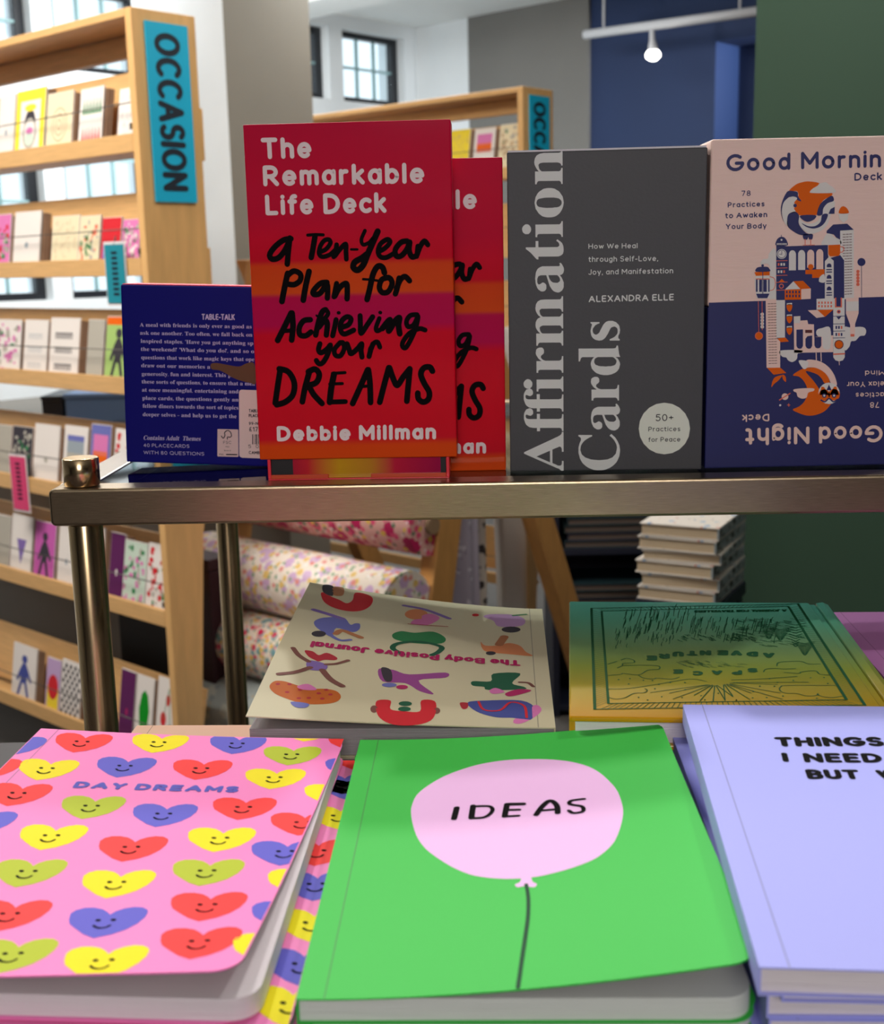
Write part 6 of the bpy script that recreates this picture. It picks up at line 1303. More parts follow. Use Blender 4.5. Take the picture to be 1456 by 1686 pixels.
('S','foil', 1, 2, 0.5, '106.51,131.9 108.98,130.86 110.58,129.79'),
('S','foil', 1, 2, 0.51, '105.11,141.38 107.04,140.2 109.53,139.05'),
('S','foil', 1, 2, 0.52, '98.35,148.78 99.8,148.17 100.69,147.54'),
('S','foil', 1, 2, 0.52, '127.03,149.53 127.8,148.86 129.43,148.22'),
('S','foil', 1, 2, 0.53, '105.42,161.92 107.19,161 108.79,160.08'),
('S','foil', 1, 2, 0.53, '105.62,163.25 107.23,162.1 109.8,160.97'),
('S','foil', 1, 2, 0.52, '101.98,150.33 103.15,149.47 105.15,148.64'),
('S','foil', 1, 2, 0.52, '110.78,149.01 112.96,147.88 115.01,146.75'),
('S','foil', 1, 2, 0.5, '126.92,130.97 129.04,129.9 130.99,128.83'),
('S','foil', 1, 2, 0.49, '107.62,121.86 109.99,120.9 111.44,119.91'),
('S','foil', 1, 2, 0.5, '119.84,128.27 121.53,127.57 122.57,126.85'),
('S','foil', 1, 2, 0.53, '110.74,159.41 111.53,158.78 113.03,158.17'),
('S','foil', 1, 2, 0.5, '101.59,129.06 102.56,128.31 104.42,127.6'),
('S','foil', 1, 2, 0.5, '122.54,136.02 123.11,135.45 124.62,134.92'),
('S','foil', 1, 2, 0.52, '98.6,146.26 101.36,145.06 103.17,143.85'),
('S','foil', 1, 2, 0.52, '119.32,153.9 120.82,153 122.61,152.11'),
('S','foil', 1, 2, 0.54, '109.57,166.21 111.84,165.16 113.4,164.1'),
('S','foil', 1, 2, 0.53, '125.3,161.82 126.75,160.81 128.9,159.83'),
('S','foil', 1, 2, 0.51, '121.35,142 123.99,140.76 126.01,139.51'),
('S','foil', 1, 2, 0.52, '98.41,148.49 100.75,147.23 103.15,145.97'),
('S','foil', 1, 2, 0.51, '110.29,141.94 112.86,140.84 114.51,139.71'),
('S','foil', 1, 2, 0.48, '109.97,114.1 111.37,113.17 113.57,112.28'),
('S','foil', 1, 2, 0.51, '125.82,143.6 127.4,143.03 127.99,142.43'),
('S','foil', 1, 2, 0.5, '93.11,134.08 95.23,133.21 96.55,132.31'),
('S','foil', 1, 2, 0.52, '110.46,154.53 111.58,153.75 113.34,152.98'),
('S','foil', 1, 2, 0.52, '116.19,146.77 118.02,145.64 120.38,144.52'),
('S','foil', 1, 2, 0.52, '108.51,152.63 111.33,151.32 113.43,149.99'),
('S','foil', 1, 2, 0.5, '125.41,132.84 126.6,132.01 128.51,131.2'),
('S','foil', 1, 2, 0.51, '125.87,139.74 126.58,139.17 127.98,138.61'),
('S','foil', 1, 2, 0.5, '94.78,126.64 96.76,125.46 99.36,124.31'),
('S','foil', 1, 2, 0.52, '126.02,148.87 128.38,147.81 129.98,146.73'),
('S','foil', 1, 2, 0.49, '114.87,122.93 115.88,122.14 117.89,121.38'),
('S','foil', 1, 2, 0.5, '112.21,134.13 113.37,133.46 114.75,132.8'),
('S','foil', 1, 2, 0.54, '108.9,165.34 110.29,164.5 111.93,163.68'),
('S','foil', 1, 2, 0.5, '109.85,127.86 111.91,127.06 112.97,126.24'),
('S','foil', 1, 2, 0.48, '121.35,116.78 123.44,115.8 125.18,114.82'),
('S','foil', 1, 2, 0.49, '111.48,122.92 113.08,122.15 114.48,121.38'),
('S','foil', 1, 2, 0.51, '119.47,137.81 120.44,137.06 122.28,136.33'),
('S','foil', 1, 2, 0.52, '96.86,146.28 99.02,145.29 100.63,144.3'),
('S','foil', 1, 2, 0.52, '122.82,149.75 124.93,148.47 127.5,147.21'),
('S','foil', 1, 2, 0.53, '125.08,163.15 127.39,161.98 129.32,160.8'),
('S','foil', 1, 2, 0.48, '127.09,118.33 129.33,117.36 130.89,116.36'),
('S','foil', 1, 2, 0.5, '121.06,133.09 122.36,132.41 123.63,131.74'),
('S','foil', 1, 2, 0.52, '130.87,153.77 133.32,152.45 135.66,151.14'),
('S','foil', 1, 2, 0.54, '112.28,166.84 113.56,165.93 115.54,165.04'),
('S','foil', 1, 2, 0.49, '115.22,117.83 117.57,116.7 119.68,115.56'),
('S','foil', 1, 2, 0.53, '111.1,160.65 113.21,159.53 115.2,158.41'),
('S','foil', 1, 2, 0.51, '122.24,146 124.21,144.76 126.78,143.55'),
('S','foil', 1, 2, 0.52, '106.46,151.48 108.82,150.45 110.34,149.4'),
('S','foil', 1, 2, 0.5, '98.11,131.24 99.94,130.15 102.32,129.07'),
('S','foil', 1, 2, 0.51, '94.38,134.72 97,133.58 98.82,132.43'),
('S','foil', 1, 2, 0.51, '122.37,143.64 124.01,142.78 125.59,141.91'),
('S','foil', 1, 2, 0.52, '130.6,150.22 132.12,149.45 133.42,148.68'),
('S','foil', 1, 2, 0.52, '134.27,156.8 134.92,156.2 136.39,155.63'),
('S','foil', 1, 2, 0.5, '114.11,133.29 115.05,132.62 116.63,131.96'),
('S','foil', 1, 2, 0.5, '115.02,131.03 117.22,130.01 118.95,128.98'),
('S','foil', 1, 2, 0.51, '94.9,139.13 97.61,137.98 99.37,136.81'),
('S','foil', 1, 2, 0.49, '102.51,119.96 104.84,119.02 106.3,118.04'),
('S','foil', 1, 2, 0.5, '100.1,127.91 102.28,126.78 104.5,125.65'),
('S','foil', 1, 2, 0.53, '98.61,155.46 99.46,154.76 101.17,154.09'),
('S','foil', 1, 2, 0.5, '97.61,132.14 99.05,131.54 99.95,130.93'),
('S','foil', 1, 2, 0.49, '119.17,122.24 121.48,121.17 123.35,120.08'),
('S','foil', 1, 2, 0.48, '125.27,115.23 127.55,114.31 128.9,113.37'),
('S','foil', 1, 2, 0.53, '99.39,160.68 100.23,160.05 101.7,159.44'),
('S','foil', 1, 2, 0.51, '107.73,140.93 109.98,139.88 111.72,138.83'),
('S','foil', 1, 2, 0.51, '96.38,143.64 98.08,142.68 100.03,141.73'),
('S','foil', 1, 2, 0.5, '96.37,133.1 98.12,132.3 99.48,131.49'),
('S','foil', 1, 2, 0.48, '108.58,114.4 110.44,113.24 113.14,112.1'),
('S','foil', 1, 2, 0.49, '120.93,127.25 121.94,126.51 123.72,125.79'),
('S','foil', 1, 2, 0.52, '112.83,146.83 115.35,145.73 116.99,144.61'),
('S','foil', 1, 2, 0.52, '109.4,150.28 111.37,149.34 112.91,148.4'),
('S','foil', 1, 2, 0.5, '123.38,135.05 124.62,134.3 126.2,133.56'),
('S','foil', 1, 2, 0.51, '126.25,138.17 127.24,137.6 128.39,137.03'),
('S','foil', 1, 2, 0.5, '100.67,129.54 101.56,128.96 102.91,128.39'),
('S','foil', 1, 2, 0.51, '96.35,139.56 98.84,138.29 101.24,137.01'),
('S','foil', 1, 2, 0.48, '104.54,115.74 105.52,115.17 106.78,114.62'),
('S','foil', 1, 2, 0.54, '129.66,167.17 131.66,165.96 133.94,164.77'),
('S','foil', 1, 2, 0.52, '94.71,152.1 96.32,151.18 98.16,150.27'),
('S','foil', 1, 2, 0.53, '116.98,164.04 118.86,163.3 119.71,162.53'),
('S','foil', 1, 2, 0.51, '110.38,140.28 111.29,139.67 112.66,139.08'),
('S','foil', 1, 2, 0.5, '128.94,129.29 130.17,128.39 132.3,127.52'),
('S','foil', 1, 2, 0.49, '105.97,123.8 107.67,122.98 109.18,122.16'),
('S','foil', 1, 2, 0.5, '127.25,131.46 128.65,130.46 130.99,129.49'),
('S','foil', 1, 2, 0.49, '91.46,123.82 93.44,123.02 94.66,122.2'),
('S','foil', 1, 2, 0.48, '121.82,117.23 123.81,116.48 124.8,115.7'),
('S','foil', 1, 2, 0.49, '119.31,118.36 120.78,117.76 121.68,117.15'),
('S','foil', 1, 2, 0.48, '105.65,113.84 107.73,112.64 110.36,111.47'),
('S','foil', 1, 2, 0.52, '111.17,151.43 112.66,150.5 114.6,149.59'),
('S','foil', 1, 2, 0.53, '122.55,160.13 123.78,159.42 125.1,158.72'),
('S','foil', 1, 2, 0.52, '96.14,144.86 98.89,143.64 100.82,142.4'),
('S','foil', 1, 2, 0.54, '103.93,165.71 106.72,164.47 108.5,163.21'),
('S','foil', 1, 2, 0.53, '119.64,159.3 121.46,158.56 122.39,157.79'),
('S','foil', 1, 2, 0.53, '134.66,165.79 135.88,165.06 137.25,164.33'),
('S','foil', 1, 2, 0.49, '101.18,124.94 102.99,124.16 104.24,123.38'),
('S','foil', 1, 2, 0.51, '98.31,137.4 100.95,136.15 103.16,134.88'),
('S','foil', 1, 2, 0.53, '98.78,160.2 100.66,159.11 102.8,158.03'),
('S','foil', 1, 2, 0.51, '107.35,139.88 109.69,138.92 111.05,137.93'),
('S','foil', 1, 2, 0.5, '101.52,134.78 102.96,134.05 104.31,133.33'),
('S','foil', 1, 2, 0.53, '125.13,159.61 127.07,158.67 128.57,157.71'),
('S','foil', 1, 2, 0.49, '90.83,123.72 92.44,122.9 94.04,122.09'),
('S','foil', 1, 2, 0.49, '114.43,123.31 115.5,122.76 116.57,122.21'),
('S','foil', 1, 2, 0.52, '94.66,144.57 95.7,143.75 97.74,142.96'),
('S','foil', 1, 2, 0.51, '104.7,141.31 107.11,140.29 108.63,139.25'),
('S','foil', 1, 2, 0.51, '107.01,137.02 109.5,135.97 111.07,134.9'),
('S','foil', 1, 2, 0.48, '125.98,113.68 127.03,112.96 128.73,112.27'),
('S','foil', 1, 2, 0.53, '133.96,163.08 135.88,162.16 137.29,161.22'),
('S','foil', 1, 2, 0.51, '114.55,144.96 116.68,143.71 119.23,142.47'),
('S','foil', 1, 2, 0.49, '111.82,121.32 112.86,120.71 114.19,120.11'),
('S','foil', 1, 2, 0.5, '111.69,135.23 112.94,134.54 114.29,133.86'),
('S','foil', 1, 2, 0.53, '97.69,161.5 98.88,160.64 100.83,159.81'),
('S','foil', 1, 2, 0.52, '133.54,152.48 135.25,151.72 136.35,150.94'),
('S','foil', 1, 2, 0.52, '124.32,152.29 126.66,151.1 128.72,149.9'),
('S','foil', 1, 2, 0.5, '106.96,131.72 108.08,131.01 109.68,130.31'),
('S','foil', 1, 2, 0.51, '128.15,142.61 130.08,141.38 132.67,140.18'),
('S','foil', 1, 2, 0.54, '101.19,163.68 103.42,162.51 105.51,161.34'),
('S','foil', 1, 2, 0.54, '95.93,164.05 98.22,162.8 100.52,161.56'),
('S','foil', 1, 2, 0.38, '55.96,135.9 56.32,141.32 57.51,146.86'),
('S','foil', 1, 2, 0.37, '49.04,117.97 49.47,123.24 50.49,128.6'),
('S','foil', 1, 2, 0.38, '58.73,133.72 59.39,136.95 59.67,140.19'),
('S','foil', 1, 2, 0.38, '26.26,134.16 26.91,139.07 27.26,144.02'),
('S','foil', 1, 2, 0.37, '55.13,114.87 55.72,117.95 56.03,121.05'),
('S','foil', 1, 2, 0.38, '54.72,133.3 55.32,139.39 56.44,145.6'),
('S','foil', 1, 2, 0.39, '34.21,136.48 34.92,142.66 35.61,148.95'),
('S','foil', 1, 2, 0.37, '56.1,122.63 56.31,126.11 57.11,129.65'),
('S','foil', 1, 2, 0.36, '31.58,107.4 31.56,110.94 32.38,114.54'),
('S','foil', 1, 2, 0.38, '36.15,134.06 36.83,138.81 37.25,143.61'),
('S','foil', 1, 2, 0.38, '47.29,131.37 47.74,134.89 48.21,138.44'),
('S','foil', 1, 2, 0.37, '48.11,122.95 49.24,128.15 49.51,133.41'),
('S','foil', 1, 2, 0.38, '28.01,127.88 28.57,132.84 29.06,137.85'),
('S','foil', 1, 2, 0.37, '55.82,119.88 56.53,125.38 57.42,130.97'),
('S','foil', 1, 2, 0.36, '50.91,111.3 51.06,115.22 52.01,119.2'),
('S','foil', 1, 2, 0.38, '32.21,125.22 32.69,131.75 33.67,138.41'),
('S','foil', 1, 2, 0.37, '45.58,116.98 46.06,123.61 47.34,130.39'),
('S','foil', 1, 2, 0.38, '51.45,126.46 52.04,129.78 52.36,133.13'),
('S','foil', 1, 2, 0.37, '53.68,118.99 54.6,122.04 54.55,125.09'),
('S','foil', 1, 2, 0.37, '36.48,116.82 36.91,122.53 37.84,128.35'),
('S','foil', 1, 2, 0.38, '37.86,126.27 37.8,129.55 38.65,132.89'),
('S','foil', 1, 2, 0.37, '49.3,124.11 49.71,130.51 51.05,137.06'),
('S','foil', 1, 2, 0.38, '34.05,130.81 35.13,137.68 35.62,144.66'),
('S','foil', 1, 2, 0.37, '55.79,121.37 56.18,124.64 56.74,127.95'),
('S','foil', 1, 2, 0.38, '31.4,135.58 31.76,140.93 32.57,146.37'),
('S','foil', 1, 2, 0.37, '26.33,120.3 27.49,126.95 27.72,133.68'),
('S','foil', 1, 2, 0.38, '40.43,133.44 40.77,139.6 41.94,145.89'),
('S','foil', 1, 2, 0.38, '43.17,134.13 44.1,141.23 44.96,148.46'),
('S','foil', 1, 2, 0.38, '39.06,128.08 40.17,133.28 40.31,138.52'),
('S','foil', 1, 2, 0.38, '38.8,130.04 39.84,135.11 40.02,140.23'),
('S','foil', 1, 2, 0.37, '36.39,116.9 36.98,123.39 37.95,130.01'),
('S','foil', 1, 2, 0.37, '52.56,120.58 52.57,123.98 53.52,127.43'),
('S','foil', 1, 2, 0.37, '57.48,122.66 58.59,127.32 58.85,132.02'),
('S','foil', 1, 2, 0.37, '43.78,121.19 44.55,125.2 44.81,129.24'),
('S','foil', 1, 2, 0.37, '31.94,121.73 32.71,127.68 33.28,133.71'),
('S','foil', 1, 2, 0.38, '27.68,129.91 28.52,135.73 28.9,141.64'),
('S','foil', 1, 2, 0.36, '25.61,105.72 25.62,108.97 26.3,112.27'),
('S','foil', 1, 2, 0.37, '25.72,122.28 26.65,127.68 26.84,133.14'),
('S','foil', 1, 2, 0.37, '28.18,114.68 28.61,117.92 28.88,121.17'),
('S','foil', 1, 2, 0.38, '31.93,125.25 32.51,128.37 32.62,131.5'),
('S','foil', 1, 2, 0.37, '26.59,112.67 27.12,116.8 27.47,120.97'),
('S','foil', 1, 2, 0.37, '46.23,121.61 47.51,128.02 47.93,134.52'),
('S','foil', 1, 2, 0.38, '33.1,125.98 33.44,132.47 34.57,139.1'),
('S','foil', 1, 2, 0.37, '38.17,123.64 38.6,130.49 39.83,137.48'),
('S','foil', 1, 2, 0.37, '46.31,113.51 46.55,119.16 47.83,124.94'),
('S','foil', 1, 2, 0.63, '101.72,130.52 102.77,128.85 103.49,127.18'),
('S','foil', 1, 2, 0.62, '78.18,124.02 78.85,122.56 79.85,121.11'),
('S','foil', 1, 2, 0.62, '92.18,128.1 93.13,126.59 93.83,125.08'),
('S','foil', 1, 2, 0.63, '95.48,132.03 95.67,130.72 96.88,129.44'),
('S','foil', 1, 2, 0.62, '94.37,125.24 94.8,123.6 96.15,121.99'),
('S','foil', 1, 2, 0.62, '83.62,128.13 83.81,127.24 84.61,126.36'),
('S','foil', 1, 2, 0.62, '102.22,124.6 103.09,123.61 103.29,122.6'),
('S','foil', 1, 2, 0.63, '88.81,129.33 89.33,127.87 90.4,126.44'),
('S','foil', 1, 2, 0.63, '72.68,133.02 73.61,131.54 74.37,130.07'),
('S','foil', 1, 2, 0.62, '92.69,128.13 93.16,126.91 94.02,125.7'),
('S','foil', 1, 2, 0.63, '92.52,129.57 93.54,128.18 94.04,126.79'),
('S','foil', 1, 2, 0.62, '79.4,125.72 79.62,124.89 80.33,124.08'),
('S','foil', 1, 2, 0.63, '97.46,132.22 97.4,131.38 98.34,130.57'),
('S','foil', 1, 2, 0.63, '94.24,132.59 94.86,131.32 95.61,130.07'),
('S','foil', 1, 2, 0.62, '95.32,128.51 95.55,127.18 96.75,125.89'),
('S','foil', 1, 2, 0.62, '94.57,125.29 95.68,123.9 96.11,122.49'),
('S','foil', 1, 2, 0.62, '86.76,125.62 87.8,123.97 88.59,122.33'),
('S','foil', 1, 2, 0.62, '60.65,122.97 61.42,121.18 62.79,119.41'),
('S','foil', 1, 2, 0.63, '63.17,129.05 63.55,128.18 64.2,127.31'),
('S','foil', 1, 2, 0.63, '64.31,130.42 64.69,129.65 65.21,128.88'),
('S','foil', 1, 2, 0.62, '73.04,125.06 73.37,123.89 74.38,122.74'),
('S','foil', 1, 2, 0.62, '101.25,124.11 101.75,122.63 102.83,121.18'),
('S','foil', 1, 2, 0.63, '77.84,128.26 78.04,127.06 79.2,125.88'),
('S','foil', 1, 2, 0.62, '79.79,124.84 81,123.37 81.47,121.88'),
('S','foil', 1, 2, 0.62, '89.69,125.2 91.04,123.54 91.54,121.87'),
('S','foil', 1, 2, 0.62, '94.98,129.17 95.94,127.71 96.56,126.25'),
('S','foil', 1, 2, 0.62, '98.45,126 98.8,124.77 99.77,123.57'),
('S','foil', 1, 2, 0.63, '74.78,130.4 75.91,128.91 76.48,127.42'),
('S','foil', 1, 2, 0.63, '68.52,127.07 69.34,125.42 70.44,123.78'),
('S','foil', 1, 2, 0.62, '64.18,126.14 64.48,124.99 65.52,123.87'),
('S','foil', 1, 2, 0.63, '73.31,133.07 73.77,132.14 74.38,131.21'),
('S','foil', 1, 2, 0.63, '65.22,132.84 66.49,131.49 66.81,130.12'),
('S','foil', 1, 2, 0.63, '96.9,130.22 97.41,128.46 98.78,126.74'),
('S','foil', 1, 2, 0.63, '67.23,132.9 67.82,132.06 68.2,131.23'),
('S','foil', 1, 2, 0.62, '93.32,128.44 94.15,126.83 95.07,125.23'),
('S','foil', 1, 2, 0.62, '100.18,127.21 100.55,125.88 101.6,124.57'),
('S','foil', 1, 2, 0.63, '78.9,128.41 79.55,126.77 80.75,125.15'),
('S','foil', 1, 2, 0.62, '72.71,124.09 73.22,123.26 73.66,122.44'),
('S','foil', 1, 2, 0.62, '69.59,125.65 69.98,124.26 71.2,122.89'),
('S','foil', 1, 2, 0.62, '92.25,129.18 93.22,128.09 93.45,126.98'),
('S','foil', 1, 2, 0.63, '94.51,130.33 94.93,128.84 96.12,127.37'),
('S','foil', 1, 2, 0.63, '83.4,132.53 84.65,131.08 85.03,129.62'),
('S','foil', 1, 2, 0.63, '88.63,133.15 89.32,131.83 90.08,130.51'),
('S','foil', 1, 2, 0.63, '79.98,131.66 80.53,130.59 81.18,129.53'),
('S','foil', 1, 2, 0.62, '63.08,125.35 63.46,124.33 64.28,123.33'),
('S','foil', 1, 2, 0.63, '64.3,129.5 65.12,127.74 66.36,126'),
('S','foil', 1, 2, 0.63, '64.48,129.03 65.1,127.24 66.56,125.5'),
('S','foil', 1, 2, 0.63, '75.48,130.88 76.3,129.38 77.19,127.89'),
('S','foil', 1, 2, 0.62, '64.08,123.32 64.93,122.23 65.38,121.14'),
('S','foil', 1, 2, 0.62, '79.54,123.69 79.72,122.87 80.46,122.07'),
('S','foil', 1, 2, 0.4, '66.56,83.6 68.16,82.61 69.74,81.62'),
('S','foil', 1, 2, 0.4, '68.43,80.84 70.1,79.84 71.63,78.85'),
('S','foil', 1, 2, 0.39, '71.91,79.23 73.18,78.38 74.62,77.54'),
('S','foil', 1, 2, 0.4, '71.67,85.33 73.23,84.6 74.05,83.84'),
('S','foil', 1, 2, 0.4, '67.16,82.44 68.61,81.6 69.88,80.75'),
('S','foil', 1, 2, 0.4, '62.49,81.34 63.55,80.39 65.49,79.48'),
('S','foil', 1, 2, 0.39, '59.84,77.66 61.1,76.62 63.18,75.62'),
('S','foil', 1, 2, 0.4, '59.01,79.12 60.2,78.49 61.08,77.85'),
('S','foil', 1, 2, 0.4, '57.52,81.04 58.28,80.47 59.35,79.92'),
('S','foil', 1, 2, 0.4, '80.55,81.23 82.47,80.24 83.73,79.23'),
('S','foil', 1, 2, 0.39, '77.52,77.23 78.39,76.67 79.32,76.11'),
('S','foil', 1, 2, 0.4, '67.34,79.43 68.56,78.92 69.04,78.38'),
('S','foil', 1, 2, 0.39, '68.94,77.66 71.05,76.63 72.32,75.57'),
('S','foil', 1, 2, 0.39, '69.54,76.84 70.93,75.75 73.02,74.69'),
('S','foil', 1, 2, 0.39, '82.13,78.78 83.1,78.03 84.49,77.29'),
('S','foil', 1, 2, 0.4, '62.46,81.74 64.07,80.68 65.87,79.63'),
('S','foil', 1, 2, 0.4, '65.1,79.42 66.4,78.69 67.48,77.95'),
('S','foil', 1, 2, 0.4, '72.47,83.55 73.55,83.07 74.01,82.58'),
('S','foil', 1, 2, 0.4, '79.71,84.3 81.02,83.52 82.18,82.73'),
('S','foil', 1, 2, 0.39, '73.42,76.48 74.76,75.53 76.45,74.6'),
('S','foil', 1, 2, 0.4, '68.03,79.61 69.35,79.07 69.83,78.49'),
('S','foil', 1, 2, 0.4, '57.87,80.55 58.93,79.92 59.93,79.29'),
('S','foil', 1, 2, 0.4, '58.15,83.78 60.21,82.69 61.71,81.58'),
('S','foil', 1, 2, 0.4, '64.08,81.28 64.49,80.79 65.63,80.32'),
('S','foil', 1, 2, 0.39, '62.49,75.13 63.31,74.48 64.6,73.85'),
('S','foil', 1, 2, 0.4, '58.96,85.15 60.99,84.05 62.54,82.93'),
('S','foil', 1, 2, 0.39, '87.98,77.74 89.24,76.79 90.97,75.85'),
('S','foil', 1, 2, 0.4, '62.46,83.39 62.95,82.88 64.08,82.38'),
('S','foil', 1, 2, 0.4, '81.5,81.48 82.04,81.01 82.97,80.55'),
('S','foil', 1, 2, 0.39, '85.5,77.48 87.17,76.58 88.39,75.66'),
('S','foil', 1, 2, 0.39, '88.1,80.95 89.27,80.25 90.3,79.55'),
('S','foil', 1, 2, 0.4, '66.71,86.28 67.68,85.65 68.73,85.01'),
('S','foil', 1, 2, 0.4, '60.93,85.56 61.81,84.93 62.94,84.31'),
('S','foil', 1, 2, 0.4, '89.78,81.82 91.57,80.84 92.89,79.84'),
('S','foil', 1, 2, 0.4, '77.26,83.3 78.22,82.58 79.52,81.87'),
('S','foil', 1, 2, 0.39, '78.03,77.17 79.35,76.21 81.06,75.27'),
('S','foil', 1, 2, 0.4, '62.04,86.45 63.14,85.59 64.76,84.75'),
('S','foil', 1, 2, 0.4, '56.66,82.81 57.37,82.2 58.64,81.6'),
('S','foil', 1, 2, 0.39, '79.43,80.33 80.67,79.7 81.45,79.06'),
('S','foil', 1, 2, 0.39, '63.07,75.88 64.02,75.35 64.78,74.83'),
('S','foil', 1, 2, 0.39, '80.64,78.67 82.21,77.92 83.07,77.14'),
('S','foil', 1, 2, 0.39, '78.06,79.05 78.57,78.54 79.67,78.05'),
('S','foil', 1, 2, 0.4, '72.55,80.54 73.61,80.03 74.2,79.51'),
('S','foil', 1, 2, 0.4, '68.46,81.21 70.06,80.43 71,79.63'),
('S','foil', 1, 2, 0.4, '66.81,80.17 68.32,79.33 69.52,78.49'),
('S','foil', 1, 2, 0.4, '67.48,83.46 68.8,82.7 69.93,81.93'),
('S','foil', 0, 2, 0.79, '125.38,157.73 130.48,153.61 137.04,158.04'),
('S','foil', 0, 2, 0.78, '125.02,152.21 129.53,148.15 135.49,152.5'),
('S','foil', 0, 2, 0.77, '124.67,146.78 128.6,142.76 133.96,147.04'),
('S','foil', 0, 2, 0.76, '124.33,141.43 127.69,137.45 132.45,141.66'),
('S','foil', 0, 2, 0.76, '123.99,136.15 126.78,132.22 130.97,136.35'),
('S','foil', 0, 2, 0.75, '123.65,130.95 125.89,127.06 129.5,131.12'),
('S','foil', 0, 2, 0.74, '123.32,125.82 125.01,121.97 128.06,125.96'),
('S','foil', 0, 2, 0.73, '122.99,120.76 124.14,116.96 126.63,120.88'),
('S','foil', 0, 2, 0.72, '122.67,115.78 123.29,112.01 125.23,115.86'),
('S','foil', 0, 2, 0.73, '124.43,121.52 129.29,117.83 135.53,121.87'),
('S','foil', 0, 2, 0.73, '124.5,118.85 128.81,115.16 134.49,119.16'),
('S','foil', 0, 2, 0.72, '124.57,116.19 128.33,112.52 133.47,116.47'),
('S','foil', 0, 2, 0.72, '124.63,113.56 127.86,109.89 132.45,113.8'),
('S','foil', 0, 2, 0.72, '124.7,110.94 127.39,107.29 131.44,111.16'),
('S','foil', 0, 2, 0.71, '124.76,108.34 126.93,104.7 130.43,108.53'),
('S','foil', 0, 2, 0.71, '124.83,105.76 126.47,102.14 129.43,105.91'),
('S','foil', 0, 2, 0.7, '124.89,103.21 126.01,99.59 128.44,103.32'),
('S','foil', 0, 2, 0.7, '124.96,100.67 125.55,97.06 127.46,100.75'),
('S','foil', 0, 2, 0.78, '115.3,148.06 120.4,144.05 126.84,148.38'),
('S','foil', 0, 2, 0.77, '115.44,145.36 119.97,141.37 125.83,145.66'),
('S','foil', 0, 2, 0.77, '115.57,142.69 119.54,138.72 124.83,142.96'),
('S','foil', 0, 2, 0.76, '115.7,140.04 119.11,136.08 123.83,140.28'),
('S','foil', 0, 2, 0.76, '115.84,137.41 118.69,133.46 122.85,137.61'),
('S','foil', 0, 2, 0.75, '115.97,134.79 118.27,130.86 121.87,134.97'),
('S','foil', 0, 2, 0.75, '116.1,132.2 117.85,128.28 120.89,132.34'),
('S','foil', 0, 2, 0.75, '116.23,129.62 117.44,125.71 119.93,129.73'),
('S','foil', 0, 2, 0.74, '116.36,127.06 117.03,123.16 118.97,127.14'),
('S','foil', 0, 2, 0.79, '110.1,157.31 115.3,153.19 121.8,157.63'),
('S','foil', 0, 2, 0.79, '110.14,153.76 114.76,149.67 120.67,154.05'),
('S','foil', 0, 2, 0.78, '110.18,150.24 114.23,146.17 119.55,150.5'),
('S','foil', 0, 2, 0.77, '110.23,146.75 113.7,142.71 118.44,146.99'),
('S','foil', 0, 2, 0.77, '110.27,143.3 113.18,139.29 117.34,143.51'),
('S','foil', 0, 2, 0.76, '110.31,139.88 112.66,135.89 116.25,140.06'),
('S','foil', 0, 2, 0.76, '110.35,136.49 112.14,132.52 115.17,136.64'),
('S','foil', 0, 2, 0.75, '110.39,133.14 111.63,129.19 114.11,133.25'),
('S','foil', 0, 2, 0.75, '110.43,129.81 111.13,125.88 113.05,129.89'),
],
'space_words': [
('T','foil','A','s', 0.3, 3, '109.71,100.42 104.56,100.25 108.39,91.97'),
('T','foil','D','s', 0.3, 3, '101.3,102.37 96.12,102.2 100.07,93.86'),
('T','foil','V','s', 0.3, 3, '93.13,103.94 87.93,103.77 92,95.38'),
('T','foil','E','s', 0.3, 3, '85.78,104.1 80.57,103.93 84.74,95.53'),
('T','foil','N','s', 0.3, 3, '76.5,103.7 71.28,103.52 75.57,95.12'),
('T','foil','T','s', 0.3, 3, '69.26,102.92 64.04,102.75 68.42,94.36'),
('T','foil','U','s', 0.3, 3, '61.61,101.05 56.38,100.88 60.86,92.52'),
('T','foil','R','s', 0.3, 3, '53.81,97.04 48.61,96.87 53.16,88.6'),
('T','foil','E','s', 0.3, 3, '46.93,93.68 41.75,93.51 46.37,85.32'),
('T','foil','S','s', 0.3, 3, '97.43,74.24 92.45,74.06 96.44,67.36'),
('T','foil','P','s', 0.3, 3, '88.86,70.21 83.9,70.03 87.96,63.41'),
('T','foil','A','s', 0.3, 3, '78.71,69.85 73.75,69.67 77.92,63.04'),
('T','foil','C','s', 0.3, 3, '68.67,68.5 63.71,68.32 67.98,61.72'),
('T','foil','E','s', 0.3, 3, '58.89,70.69 53.89,70.51 58.29,63.85'),
('T','foil','A JOURNAL FOR TRAVELLERS','s', 0.25, 3, '130.76,187 75.81,183.09 130.05,181.88'),
],
}
HEART_C = (84.28, 94.88)
